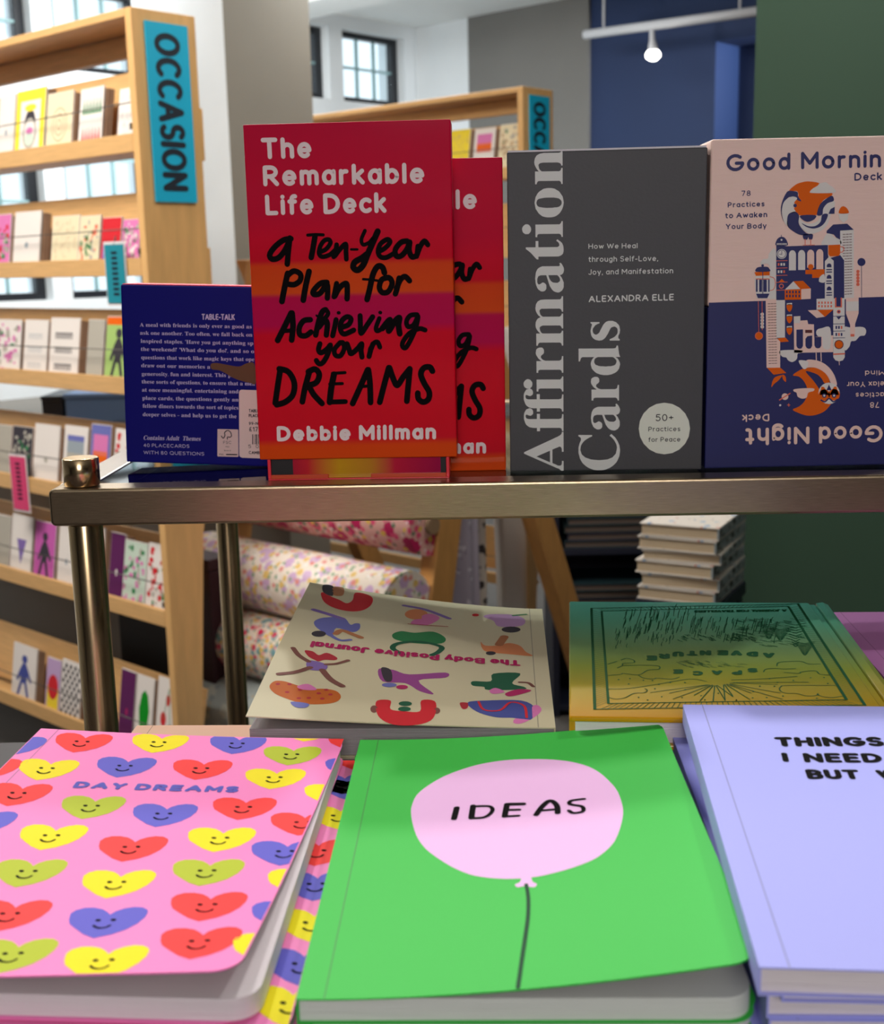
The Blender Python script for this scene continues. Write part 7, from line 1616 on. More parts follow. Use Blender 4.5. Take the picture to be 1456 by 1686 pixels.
HEARTS = {'pink': [('b', -3.04, 192.23), ('r', 26.26, 199.3), ('y', 62.26, 202.47), ('b', 99.34, 203.92), ('y', 129.7, 220.88), ('r', 154.93, 209.21), ('y', 21.56, 168.12), ('b', 55.29, 174.04), ('r', 90.26, 173.9), ('l', 127.62, 192.08), ('r', -4.13, 166.27), ('r', 19.42, 141.9), ('y', 125.29, 165.4), ('l', 55.02, 131.92), ('b', 87.49, 125.87), ('r', 118.97, 133.63), ('y', 154.75, 149.02), ('b', 158.75, 178.71), ('y', 48.97, 103.71), ('r', 84.22, 94.72), ('y', 116.89, 103.61), ('r', 146.58, 119.01), ('b', 15.55, 114.35), ('l', 52.11, 73.41), ('y', 88.54, 65.12), ('l', 119.29, 74.64), ('b', 144.98, 91.57), ('r', 59.06, 41.07), ('b', 94.77, 35.84), ('r', 126.88, 47.02), ('y', 156.86, 66.52), ('l', 72.06, 13.32), ('y', 104.08, 7.79), ('r', 131.56, 19.87), ('b', 157.13, 39.77), ('y', 156.78, 15.21)], 'pink2': [('r', 150.91, 211.69), ('b', 149.37, 179.99), ('y', 147.14, 152.07), ('r', 142.08, 119.91), ('b', 145.23, 92.7), ('y', 147.9, 64.52), ('b', 148.04, 38.0), ('y', 147.81, 15.41), ('b', 145.09, 186.66)]}
# ---- greeting cards: tier, x, width, height, motif, colours, description ----
LZ = {1: 1.418, 2: 1.163, 3: 0.905, 4: 0.637, 5: 0.385, 6: 0.03}
CARDS = [
(1, -0.586, 0.074, 0.15, 'plain', 'paper', 'greyblue', 'pale grey card'),
(1, -0.507, 0.132, 0.152, 'penguin', 'cardyellow', 'paper', 'yellow bordered card with a round bird figure'),
(1, -0.37, 0.105, 0.132, 'rings', 'cream', 'tan', 'cream card with faint concentric rings'),
(1, -0.235, 0.094, 0.128, 'trees', 'paper', 'fgreen', 'white card with green trees above red ones'),
(1, -0.084, 0.079, 0.113, 'sketch', 'paper', 'greyblue', 'white card with grey pencil sketch'),
(2, -0.69, 0.117, 0.131, 'floral', 'fpink', 'fred', 'pink and red patterned card'),
(2, -0.558, 0.124, 0.133, 'plain', 'paper', 'greyblue', 'plain white card with small grey mark'),
(2, -0.387, 0.113, 0.116, 'sketch', 'cream', 'tan', 'beige patterned card'),
(2, -0.272, 0.086, 0.112, 'floral', 'cream', 'salmon', 'cream card with pink blossom print'),
(2, -0.182, 0.075, 0.105, 'sunset', 'fred', 'fblue', 'red card with blue lower band'),
(2, -0.102, 0.068, 0.098, 'floral', 'fpink', 'paper', 'pink and white patterned card'),
(3, -0.708, 0.143, 0.134, 'floral', 'paper', 'fpink', 'white card with pink print'),
(3, -0.554, 0.107, 0.135, 'text', 'paper', 'greyblue', 'white card with small grey lettering'),
(3, -0.436, 0.122, 0.141, 'text', 'paper', 'ink', 'white card with three lines of black lettering'),
(3, -0.276, 0.067, 0.139, 'plain', 'stone', 'stone', 'plain stone grey card'),
(3, -0.201, 0.102, 0.147, 'figure', 'lime2', 'fdark', 'green card with dark striding figure'),
(4, -0.759, 0.093, 0.132, 'plain', 'stone', 'stone', 'plain grey card'),
(4, -0.657, 0.093, 0.134, 'floral', 'fdark', 'stone', 'dark botanical card'),
(4, -0.552, 0.113, 0.147, 'plain', 'paper', 'stone', 'blank ivory card'),
(4, -0.417, 0.102, 0.152, 'panel', 'paper', 'greyblue', 'white card with grey landscape panel'),
(4, -0.302, 0.079, 0.163, 'panel', 'fblue', 'salmon', 'blue card with pink and orange panel'),
(4, -0.204, 0.093, 0.159, 'floral', 'paper', 'fred', 'white card with soft red print'),
(4, -0.097, 0.079, 0.161, 'plain', 'paper', 'paper', 'white card near the end board'),
(5, -0.807, 0.097, 0.141, 'plain', 'stone', 'stone', 'stone coloured card'),
(5, -0.705, 0.105, 0.151, 'vee', 'paper', 'fpurple', 'white card with violet pennant'),
(5, -0.59, 0.1, 0.148, 'figure', 'pinkmag', 'fdark', 'magenta card with dark figure'),
(5, -0.478, 0.077, 0.148, 'plain', 'paper', 'greyblue', 'pale blue white card'),
(5, -0.385, 0.102, 0.162, 'plain', 'paper', 'paper', 'white card behind the brass post'),
(5, -0.253, 0.041, 0.16, 'plain', 'plum', 'paper', 'plum purple card'),
(5, -0.2, 0.094, 0.149, 'floral', 'mint', 'fpink', 'pale green floral card'),
(5, -0.102, 0.09, 0.154, 'floral', 'paper', 'fred', 'white card with crimson flowers'),
(6, -0.759, 0.12, 0.146, 'figure', 'paper', 'fblue2', 'white card with blue figure'),
(6, -0.589, 0.067, 0.138, 'sunset', 'lilac', 'cardyellow', 'lilac card with yellow patch'),
(6, -0.518, 0.094, 0.147, 'hound', 'paper', 'ink', 'card with black and white houndstooth check'),
(6, -0.257, 0.063, 0.174, 'plain', 'plum', 'fmag', 'maroon card'),
(6, -0.191, 0.071, 0.173, 'drop', 'paper', 'fgreenb', 'white card with bright green drop'),
(6, -0.106, 0.083, 0.185, 'cherry', 'paper', 'fred', 'white card with red cherries'),
]
# ================= setting =================
RACK = math.radians(-42); WIN = math.radians(48)
M_wall = mat('wall_paint_white', (234, 238, 240), .8, var=.03, bscale=3)
M_grey = mat('wall_paint_grey', (118, 116, 112), .8, var=.04, bscale=3)
M_pgrey = mat('pillar_grey', (150, 146, 136), .8, var=.04, bscale=3)
M_blue = mat('wall_paint_blue', (18, 42, 84), .7, var=.05, bscale=3)
M_green = mat('partition_green', (34, 62, 44), .75, var=.03, bscale=4)
M_ceil = mat('ceiling_white', (240, 242, 240), .9, var=.02, bscale=3)
M_frame = mat('window_black_metal', (22, 24, 30), .4)
M_floor = mat('floor_grey', (92, 88, 84), .55, var=.1, bscale=6, bump=.1)
def structure(name, mb, m, loc=(0, 0, 0), rz=0, label=None):
    o = mb.build(name, m, None, loc=loc, rot=(0, 0, rz)); o['kind'] = 'structure'
    if label: o['label'] = label
    return o

def corner(a, b):   # point a along the window wall's line and b out from it, on plan
    return (-.097+a*.669-b*.743, 7.872+a*.743+b*.669)
ring = [corner(.12, .15), corner(-8.8, .15), (-9, -3.2), (6, -3.2), corner(.12, -9)]
structure('ceiling', MB().prism(ring, lambda a, b_, h: (a, b_, h), 2.53, 2.60), M_ceil)
structure('floor', MB().prism(ring, lambda a, b_, h: (a, b_, h), -.25, -.20), M_floor)
structure('wall_near', MB().box(-9, 9, -3.2, -3.0, -.2, 2.53), mat('wall_near_paint', (52, 48, 50), .8, var=.05, bscale=3))
for n_, (z0, z1) in ((4, (1.33, 1.45)), (5, (.66, .82))): structure('trim_%d' % n_, MB().box(-4, 4, -3.0, -2.86, z0, z1), M_wall, label='pale reflector rail added along the near wall')  # unseen rails added so the glossy decks reflect pale bands
structure('wall_left', MB().box(-6.2, -6.0, -3, 9, -.2, 2.53), M_wall)
structure('wall_right', MB().box(4.6, 4.8, -3, 9, -.2, 2.53), mat('wall_right_paint', (130, 126, 122), .8, var=.05, bscale=3))
# window wall, runs away to the right at 48 degrees
W0 = (-1.603, 6.2, 0)
OP = [(-.205+.6153*k, .305+.6153*k) for k in range(-4, 4)]
UP, LO = (2.07, 2.46), (1.02, 1.92)
wb = MB(); ex = [-6.5]+[q for o_ in OP for q in o_]+[2.25]
for a, b in zip(ex[::2], ex[1::2]): wb.box(a, b, 0, .22, -.2, 2.53)
for a, b in OP:
    for z0, z1 in ((-.2, LO[0]), (LO[1], UP[0]), (UP[1], 2.53)): wb.box(a, b, 0, .22, z0, z1)
structure('wall_back', wb, M_wall, W0, WIN)
def thin_glass(name, tint, ior):
    gl = bpy.data.materials.new(name); gl.use_nodes = True; nt = gl.node_tree; nt.nodes.clear()
    ou = nt.nodes.new('ShaderNodeOutputMaterial'); mx = nt.nodes.new('ShaderNodeMixShader'); tr_ = nt.nodes.new('ShaderNodeBsdfTransparent'); gg = nt.nodes.new('ShaderNodeBsdfGlossy'); fr_ = nt.nodes.new('ShaderNodeFresnel')
    tr_.inputs[0].default_value = tint; gg.inputs['Color'].default_value = (.9, .9, .9, 1); gg.inputs['Roughness'].default_value = .03; fr_.inputs[0].default_value = ior
    nt.links.new(fr_.outputs[0], mx.inputs[0]); nt.links.new(tr_.outputs[0], mx.inputs[1]); nt.links.new(gg.outputs[0], mx.inputs[2]); nt.links.new(mx.outputs[0], ou.inputs[0]); return gl
M_glass = thin_glass('window_glass', (.97, .99, 1, 1), 1.15)
nwin = 0
for a, b in OP:
    for (z0, z1), rows in ((UP, 2), (LO, 4)):
        if a < -2.2: continue
        nwin += 1; fr = MB()
        for q in ((a, a+.045, z0, z1), (b-.045, b, z0, z1), (a+.045, b-.045, z0, z0+.035), (a+.045, b-.045, z1-.03, z1)): fr.box(q[0], q[1], .06, .11, q[2], q[3])
        f = fr.build('window_%d' % nwin, M_frame, None, loc=W0, rot=(0, 0, WIN), bevel=.004); f['kind'] = 'structure'; f['label'] = 'black metal framed window with small panes'
        cols = 3; cw = (b-a-.09)/cols; rh = (z1-z0-.065)/rows; mu = MB()
        for i in range(1, cols): x = a+.045+cw*i; mu.box(x-.006, x+.006, .07, .09, z0+.035, z1-.03)
        for j in range(1, rows): z = z0+.035+rh*j; mu.box(a+.045, b-.045, .07, .09, z-.006, z+.006)
        mu.build('glazing_bar', mat('glazing_bar_paint', (150, 185, 188), .5), f)
        for i in range(cols):
            for j in range(rows):
                x = a+.045+cw*i; z = z0+.035+rh*j
                MB().box(x+.006, x+cw-.006, .078, .082, z+.006, z+rh-.006).build('pane', M_glass, f)
# wall that comes back toward the camera on the right: white, grey, blue
CN = (-.097, 7.872, 0)
structure('wall_right_white', MB().box(0, .43, 0, .2, -.2, 2.53), M_wall, CN, RACK)
structure('wall_right_grey', MB().box(.43, 1.275, -.02, .2, -.2, 2.53), M_grey, CN, RACK)
bw = MB().box(1.275, 2.03, .0, .5, -.2, 2.53).box(2.03, 3.2, .0, .5, 2.2, 2.53).box(2.03, 3.2, .24, .5, -.2, 2.2).box(3.2, 7, 0, .5, -.2, 2.53)
structure('wall_right_blue', bw, M_blue, CN, RACK)
structure('trim_1', MB().box(2.165, 2.195, .19, .204, -.2, 2.19), mat('door_case_navy', (16, 24, 52), .5), CN, RACK, 'dark navy casing inside the blue recess')
structure('door_1', MB().box(2.165, 3.19, .205, .235, -.2, 2.19), mat('door_navy', (12, 18, 40), .5), CN, RACK, 'dark navy door in the blue recess')
structure('trim_2', MB().tube([(-.05, -.06, -.2), (-.05, -.06, 2.5)], .035).tube([(-.05, -.06, 2.1), (-.12, -.10, 2.1)], .02), mat('pipe_grey', (62, 64, 66), .5), CN, RACK, 'dark vertical pipe in the corner beside the last window')
structure('trim_3', MB().box(-1.2, 2.4, -1.3, -1.0, 2.44, 2.53), M_ceil, CN, RACK, 'shallow white ceiling beam')
structure('wall_partition', MB().box(0, 1.7, 0, .12, -.2, 2.53), M_green, (.741, 3.0, 0), RACK, 'dark green partition wall')
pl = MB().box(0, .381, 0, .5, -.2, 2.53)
po = pl.build('pillar', [M_pgrey, M_wall], None, loc=(-.679, 4.3, 0), rot=(0, 0, WIN)); po['kind'] = 'structure'; po['label'] = 'square pillar, grey on one face and white on the other'  # pillar grey except for its white left-hand face
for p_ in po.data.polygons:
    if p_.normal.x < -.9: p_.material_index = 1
# ---- track light ----
t = empty('track_light', 'white ceiling track with one lit lamp in front of the blue wall', 'lamp', CN, (0, 0, RACK))
MW = mat('track_white', (205, 205, 208), .4)
MB().tube([(1.485, -.35, 2.262), (2.6, -.35, 2.236)], .022).build('track', MW, t)
for x in (1.6, 2.35): MB().tube([(x, -.35, 2.26), (x, -.35, 2.53)], .006).build('suspension_rod', MW, t)
MB().tube([(1.880, -.35, 2.24), (1.883, -.35, 2.19), (1.886, -.35, 2.165), (1.888, -.35, 2.135)], [.012, .014, .02, .026]).build('lamp_holder', MW, t)
MB().tube([(1.888, -.35, 2.136), (1.888, -.35, 2.12), (1.889, -.35, 2.105), (1.889, -.35, 2.092)], [.026, .036, .033, .016]).build('bulb', mat('bulb_glow', (255, 252, 244), .5, emit=9), t)
cwld = Matrix.Translation(CN) @ Matrix.Rotation(RACK, 4, 'Z') @ Vector((1.889, -.40, 2.03))
light('track_bulb_light', 'SPOT', cwld, cwld+Vector((-.1, -.3, -1)), 12, .03, (1, .97, .92), 100, .6)
rc = lambda x, y, z: Matrix.Translation(CN) @ Matrix.Rotation(RACK, 4, 'Z') @ Vector((x, y, z))
light('added_recess_fill', 'SPOT', rc(2.85, -.05, 2.1), rc(2.03, .12, 1.95), 75, .05, (.9, .95, 1), 50, .6)  # unseen spot added to brighten the left reveal of the recess
# ================= greeting card racks =================
M_wood = mat('rack_beech', (214, 168, 110), .45, var=.09, bscale=14, stretch=(1, 5, 12), bump=.05)
M_wood2 = mat('rack_beech_end', (222, 174, 112), .45, var=.08, bscale=9, stretch=(6, 6, 1), bump=.05)
M_wire = mat('rack_wire', (92, 88, 84), .4, metal=.6)
M_sign = mat('sign_turquoise', (20, 178, 216), .5)
M_ink = mat('print_black_sign', (20, 30, 44), .6)
M_card = mat('card_stock', (226, 218, 212), .6)
M_kraft = mat('envelope_kraft', (140, 108, 84), .7, var=.1, bscale=30)
def sign_text(parent, s, fn, weight, height, width, m):
    V, F = stroke_text(s, weight, lambda u, v: (u*width, v*height), weight*height)
    me = bpy.data.meshes.new('sign_lettering'); me.from_pydata([fn(q[0], q[1], q[2]) for q in V], [], F); me.materials.append(m)
    o = bpy.data.objects.new('sign_lettering', me); COL.objects.link(o); o.parent = parent; return o
def rack(loc, label, length, tiers, tag_boards=True):
    r = empty('card_rack', label, 'card rack', loc, (0, 0, RACK)); zt = 1.676
    # end board: full width above, tapering to a foot below
    prof = [(0, -.2), (.045, -.2), (.105, .56), (.14, .72), (.163, 1.0), (.163, zt), (0, zt)]
    for x0, nm in ((0, 'end_board'), (-length-.022, 'end_board')):
        MB().prism(prof, lambda a, b, h: (h, a, b), x0, x0+.022).build(nm, M_wood2, r, bevel=.0025)
    MB().box(-length, 0, 0, .163, zt-.017, zt).build('top_board', M_wood, r, bevel=.002)
    MB().box(-length, 0, .12, .14, zt-.065, zt-.019).build('top_rail', M_wood, r, bevel=.002)
    s_ = MB().box(.024, .028, .03, .137, 1.29, 1.652).build('sign_board', M_sign, r)
    MB().box(.022, .024, .035, .132, 1.295, 1.647).build('sign_mount', M_wood2, s_)
    sign_text(s_, 'OCCASION', lambda x, y, e: (.0285+e, .049+y, 1.630-x), .19, .066, .315, M_ink)
    for z in (1.435, 1.14, .70):
        MB().box(.0, .014, .1625, .176, z-.055, z+.055).build('hook_strip', M_wood2, r, bevel=.002)
    for lz in tiers:
        MB().box(-length, 0, .0, .012, lz-.026, lz+.012).build('front_lip', M_wood, r, bevel=.0015)
        MB().box(-length, 0, .0125, .10, lz-.026, lz-.014).build('shelf_board', M_wood, r)
        Mt = Matrix.Translation((0, .062, lz-.012)) @ Matrix.Rotation(math.radians(-12), 4, 'X')
        MB().box(-length, 0, 0, .01, .02, .172, M=Mt).build('back_board', M_wood, r, bevel=.0015)
        MB().tube([(-length, .002, lz+.073), (-length*.5, .002, lz+.069), (0, .002, lz+.073)], .0013, 6).build('retaining_wire', M_wire, r)
        MB().box(-.008, 0, .0, .03, lz+.02, lz+.032).build('bracket', M_wire, r)
    return r
def card_art(kind, a, b, W, H):
    P_ = []; rnd = random.Random(sum(map(ord, kind+a+b)))
    def pc(col, lay, pts): v, f = fill([pts]); P_.append((col, lay, v, f))
    def el(col, lay, x, y, rx, ry): P_.append((col, lay, [(x*W+rx*W*math.cos(t*math.pi/7), y*H+ry*H*math.sin(t*math.pi/7)) for t in range(14)], [tuple(range(14))]))
    def re(col, lay, x0, y0, x1, y1): P_.append((col, lay, [(x0*W, y0*H), (x1*W, y0*H), (x1*W, y1*H), (x0*W, y1*H)], [(0, 1, 2, 3)]))
    re(a, 1, .01, .01, .99, .99)
    if kind == 'penguin':
        re('paper', 2, .16, .04, .84, .84); el('fdark', 3, .5, .48, .2, .24); el('stone', 4, .5, .38, .24, .22); el('paper', 5, .5, .4, .18, .17); el('mint', 6, .5, .3, .16, .09); el('cardyellow', 5, .5, .74, .2, .05); el('fpink', 6, .5, .42, .12, .05)
    elif kind == 'rings':
        for k, rr2 in enumerate((.30, .27, .2, .17, .1, .07)): el('tan' if k % 2 == 0 else 'cream', 2+k, .5, .5, rr2, rr2*.9)
    elif kind == 'trees':
        for i in range(6):
            for y, c in ((.6, 'fgreen'), (.17, 'fred')):
                x = .12+i*.14; P_.append((c, 2, [(x*W, y*H), ((x+.12)*W, y*H), ((x+.06)*W, (y+.26)*H)], [(0, 1, 2)]))
    elif kind == 'sketch':
        for i in range(46):
            x, y = rnd.uniform(.1, .9), rnd.uniform(.08, .88); v, f = strip([(x*W, y*H), ((x+rnd.uniform(-.06, .06))*W, (y+rnd.uniform(.02, .1))*H)], .0016); P_.append((b, 2, v, f))
    elif kind == 'floral':
        for i in range(42): el(rnd.choice([b, b, 'fgreen', 'stone']), 2+i % 3, rnd.uniform(.1, .9), rnd.uniform(.08, .92), rnd.uniform(.03, .09), rnd.uniform(.02, .06))
    elif kind == 'text':
        for y in (.68, .46, .2):
            for i in range(5):
                x = .2+i*.12; v, f = strip([(x*W, y*H), (x*W, (y+.08)*H), ((x+.07)*W, (y+.08)*H), ((x+.07)*W, y*H)], .0035 if b == 'ink' else .0016); P_.append((b, 2, v, f))
    elif kind == 'sunset': re(b, 2, .1, .12, .9, .5); el('fred', 3, .5, .5, .36, .22)
    elif kind == 'figure':
        el(b, 2, .5, .76, .12, .07); el(b, 2, .5, .52, .16, .18)
        for q in (((.42, .4), (.25, .08)), ((.56, .4), (.72, .08)), ((.4, .6), (.24, .4)), ((.6, .6), (.78, .42))): v, f = strip([(x*W, y*H) for x, y in q], .011); P_.append((b, 3, v, f))
        if a == 'lime2': re('orange', 2, .01, .88, .99, .99)
    elif kind == 'panel':
        re(b, 2, .14, .42, .86, .86)
        if b == 'salmon': re('fpink', 3, .14, .64, .86, .86); re('orange', 3, .14, .5, .86, .58)
        else: re('stone', 3, .14, .42, .86, .6); re('fblue', 4, .14, .78, .86, .86)
    elif kind == 'vee': P_.append((b, 2, [(.28*W, .62*H), (.74*W, .62*H), (.5*W, .22*H)], [(0, 1, 2)]))
    elif kind == 'hound':
        for i in range(8):
            for j in range(11):
                if (i+j) % 2: re('ink', 2, .04+i*.115, .04+j*.083, .04+(i+1)*.115, .04+(j+.8)*.083)
    elif kind == 'drop': P_.append((b, 2, [(x*W, y*H) for x, y in ((.5, .12), (.72, .34), (.8, .56), (.68, .76), (.5, .82), (.32, .76), (.2, .56), (.28, .34))], [tuple(range(8))]))
    elif kind == 'cherry':
        el(b, 2, .32, .5, .13, .09); el(b, 2, .66, .36, .14, .1); el(b, 2, .5, .74, .1, .07); v, f = strip([(.32*W, .5*H), (.52*W, .88*H), (.66*W, .36*H)], .002); P_.append(('fgreen', 3, v, f))
    else:
        el(b, 2, .5, .45, .07, .05)
    return P_
def card(rk_loc, x, lz, W, H, kind, a, b, label, group, lean=9, dy=0, turn=0, name='greeting_card', m=None):
    Mr = Matrix.Translation(rk_loc) @ Matrix.Rotation(RACK, 4, 'Z')
    p = Mr @ Vector((x, .0160+dy, lz-.0136))
    o = MB().box(0, W, 0, .0012, 0, H).box(0, W, .0022, .0034, 0, H).box(0, .0012, .0012, .0022, 0, H).build(name, m or M_card, None, loc=p, rot=(math.radians(-lean), 0, RACK+turn))
    props(o, label, 'card' if name == 'greeting_card' else 'envelope', group)
    if kind: print_on(o, 'printed_front', card_art(kind, a, b, W, H), lambda u, v, h: (u, -h-.0001, v), step=.0001)
    return o
R1 = (-.628, 2.7, 0)
rack(R1, 'beech card rack with turquoise OCCASION sign, the near one at the left', 1.25, [1.418, 1.163, .905, .637, .385, .03])
TN = {1: 'top tier', 2: 'second tier', 3: 'third tier', 4: 'fourth tier', 5: 'fifth tier', 6: 'bottom tier'}
for i, (t_, x, W, H, kind, a, b, lab) in enumerate(CARDS):
    W = max(W, .06); card(R1, x, LZ[t_], W, H+.012, kind, a, b, '%s on the %s of the near rack' % (lab, TN[t_]), 'cards on the near rack', turn=random.uniform(-.03, .03))
    for k in range(3):   # kraft envelopes and spare cards tucked behind, showing at the right edge
        card(R1, x+.006+.0035*k, LZ[t_], W, H+.006-.001*k, None, None, None, 'kraft envelope tucked behind the %s' % lab, 'kraft envelopes behind the %s' % lab, dy=.0042+.0042*k, name='kraft_envelope', m=M_kraft)
# hanging divider tags
for x, z, zb, col, lab in ((-.115, 1.205, 1.08, (26, 134, 150), 'small turquoise divider tag hanging at the right end of the second tier'), (-.60, .70, .565, (214, 62, 112), 'pink divider tag hanging from the wire of the fourth tier')):
    Mr = Matrix.Translation(R1) @ Matrix.Rotation(RACK, 4, 'Z')
    tg = MB().box(0, .062, 0, .0015, zb-z, 0).build('divider_tag', mat('tag_'+lab.split()[0]+lab.split()[1], col, .4), None, loc=Mr @ Vector((x, -.012, z)), rot=(0, 0, RACK+.1)); props(tg, lab, 'tag')
    sl = MB().box(-.004, .066, .0018, .0026, zb-z-.006, .006).build('clear_sleeve', mat('sleeve', (220, 214, 214), .3), tg)
    MB().tube([(.031, .002, .0), (.031, .008, .018)], .0016, 6).build('clip', M_wire, tg)
    for k in range(7): pass
    v, f = strip([(.031, zb-z+.014), (.031, -.016)], .014); 
    V_ = []; F_ = []
    for k in range(9):
        vv, ff = strip([(.024, -.018-k*.011), (.038, -.018-k*.011)], .006); kk = len(V_); V_ += vv; F_ += [tuple(i+kk for i in q) for q in ff]
    print_on(tg, 'tag_print', [('ink', 1, V_, F_)], lambda u, v, h: (u, -.0002-h, v))
R2 = (.272, 4.2, .026)
rack(R2, 'second beech card rack behind the standing card decks', 1.35, [1.418, 1.163, .905, .637, .385, .03])
for i, (x, W, H, kind, a, b, lab) in enumerate([(-.10, .085, .14, 'floral', 'cream', 'tan', 'cream patterned card, first from the sign'), (-.21, .09, .135, 'panel', 'paper', 'salmon', 'white card with pink panel, second from the sign'), (-.32, .09, .14, 'sketch', 'cardyellow', 'tan', 'yellow sketched card, third from the sign'), (-.44, .1, .14, 'floral', 'paper', 'fred', 'white card with red flowers, fourth from the sign')]):
    card(R2, x, 1.418+.026, W, H, kind, a, b, lab+' on the far rack', 'cards on the far rack')
    for k in range(2): card(R2, x+.006+.004*k, 1.418+.026, W, H-.006, None, None, None, 'kraft envelope tucked behind the %s' % lab, 'kraft envelopes behind the %s' % lab, dy=.0042+.0042*k, name='kraft_envelope', m=M_kraft)
for i, (t_, x, W, kind, a, b, lab) in enumerate([(t_, -.09-.115*j, .098, ('floral', 'plain', 'panel', 'sketch')[(j+t_) % 4], ('paper', 'cream', 'lilac', 'mint', 'stone')[(j*2+t_) % 5], ('fred', 'greyblue', 'salmon', 'fpurple')[(j+2*t_) % 4], '') for t_ in (4, 5) for j in range(9)]):
    card(R2, x, LZ[t_]+.026, W, .145, kind, a, b, 'card number %d from the sign on the %s of the far rack' % (i % 9+1, TN[t_]), 'cards low on the far rack')
# ================= counter with storage boxes behind the near rack =================
ct = MB().box(-1.9, -.55, .30, .86, -.2, .70).build('grey_counter', mat('counter_grey', (122, 116, 108), .7, var=.03, bscale=5), None, bevel=.004, loc=R1, rot=(0, 0, RACK)); props(ct, 'plain grey counter behind the near card rack', 'counter')
bx = empty('storage_box', 'steel blue lidded box lying on the grey counter', 'box', (-1.20, 3.75, .70))
Mb = mat('box_steel_blue', (92, 124, 172), .5)
MB().box(.07, .34, 0, .2, 0, .072).build('body', Mb, bx, bevel=.004); MB().box(.066, .344, -.004, .204, .073, .088).build('lid', Mb, bx, bevel=.003)
bx = empty('storage_box', 'black ribbed box lying beside the steel blue box', 'box', (-1.20, 3.75, .70))
k = MB().box(0, .06, 0, .2, 0, .07)
for i in range(6): k.box(.004+i*.009, .008+i*.009, -.003, 0, .006, .064)
k.build('body', mat('box_black', (26, 30, 42), .4), bx, bevel=.0008); MB().box(-.002, .062, -.004, .204, .071, .083).build('lid', mat('box_black', (26, 30, 42)), bx, bevel=.002)
for (x0, x1, c_, lab) in ((-.47, -.205, (10, 9, 12), 'black storage crate behind the lower tiers of the near rack'), (-.20, -.07, (44, 8, 18), 'dark maroon storage crate behind the lower tiers of the near rack')):
    cr = empty('storage_crate', lab, 'crate', R1, (0, 0, RACK)); Mc = mat('crate_'+lab[:4], c_, .6)
    MB().box(x0, x1, .182, .252, -.2, .44).build('body', Mc, cr, bevel=.004); MB().box(x0-.002, x1+.002, .180, .254, .4405, .47).build('lid', Mc, cr, bevel=.003)
# ================= wrapping paper stand =================
A0 = (.183, 2.9, 0)
st_ = empty('wrapping_paper_stand', 'wooden A frame stand carrying rolls of wrapping paper', 'stand', A0, (0, 0, RACK))
M_leg = mat('stand_oak', (196, 142, 80), .5, var=.1, bscale=12, stretch=(4, 4, 1), bump=.05)
for x0 in (-.045, -.76):
    for (ya, yb) in ((-.125, -.402), (-.125, .478)):
        L0 = MB(); wv = .038
        vs_ = [(x, y, z) for x in (x0, x0+.045) for (y, z) in ((ya-wv, 1.17), (ya+wv, 1.17), (yb+wv, -.2), (yb-wv, -.2))]
        if yb > 0: vs_ = [(x-.047*(1 if x0 > -.5 else -1) if False else x, y, z) for x, y, z in vs_]
        off = -.047 if yb > 0 else 0
        L0.add([(x+off, y, z) for x, y, z in vs_], [(0, 1, 2, 3), (7, 6, 5, 4), (0, 4, 5, 1), (1, 5, 6, 2), (2, 6, 7, 3), (3, 7, 4, 0)]).build('leg', M_leg, st_, bevel=.003)
MB().box(-.715, -.095, -.137, -.113, 1.02, 1.05).build('top_rail', M_leg, st_, bevel=.002)
def paper(name, base, cols, scale):
    m = bpy.data.materials.new(name); m.use_nodes = True; nt = m.node_tree; p = nt.nodes['Principled BSDF']; p.inputs['Roughness'].default_value = .45
    tc = nt.nodes.new('ShaderNodeTexCoord'); prev = None
    for i, (c, sc_, th) in enumerate(cols):
        mp = nt.nodes.new('ShaderNodeMapping'); mp.inputs['Location'].default_value = (i*3.1, i*1.7, i*.9); nt.links.new(tc.outputs['Object'], mp.inputs[0])
        vo = nt.nodes.new('ShaderNodeTexVoronoi'); vo.inputs['Scale'].default_value = scale*sc_; nt.links.new(mp.outputs[0], vo.inputs['Vector'])
        nz = nt.nodes.new('ShaderNodeTexNoise'); nz.inputs['Scale'].default_value = scale*3; nt.links.new(mp.outputs[0], nz.inputs['Vector'])
        ad = nt.nodes.new('ShaderNodeMath'); ad.operation = 'MULTIPLY_ADD'; ad.inputs[1].default_value = .35; nt.links.new(nz.outputs['Fac'], ad.inputs[0]); nt.links.new(vo.outputs['Distance'], ad.inputs[2])
        lt = nt.nodes.new('ShaderNodeMath'); lt.operation = 'LESS_THAN'; lt.inputs[1].default_value = th; nt.links.new(ad.outputs[0], lt.inputs[0])
        mx = nt.nodes.new('ShaderNodeMix'); mx.data_type = 'RGBA'; nt.links.new(lt.outputs[0], mx.inputs[0]); mx.inputs[7].default_value = rgb(c)
        if prev is None: mx.inputs[6].default_value = rgb(base)
        else: nt.links.new(prev, mx.inputs[6])
        prev = mx.outputs[2]
    nt.links.new(prev, p.inputs['Base Color']); return m
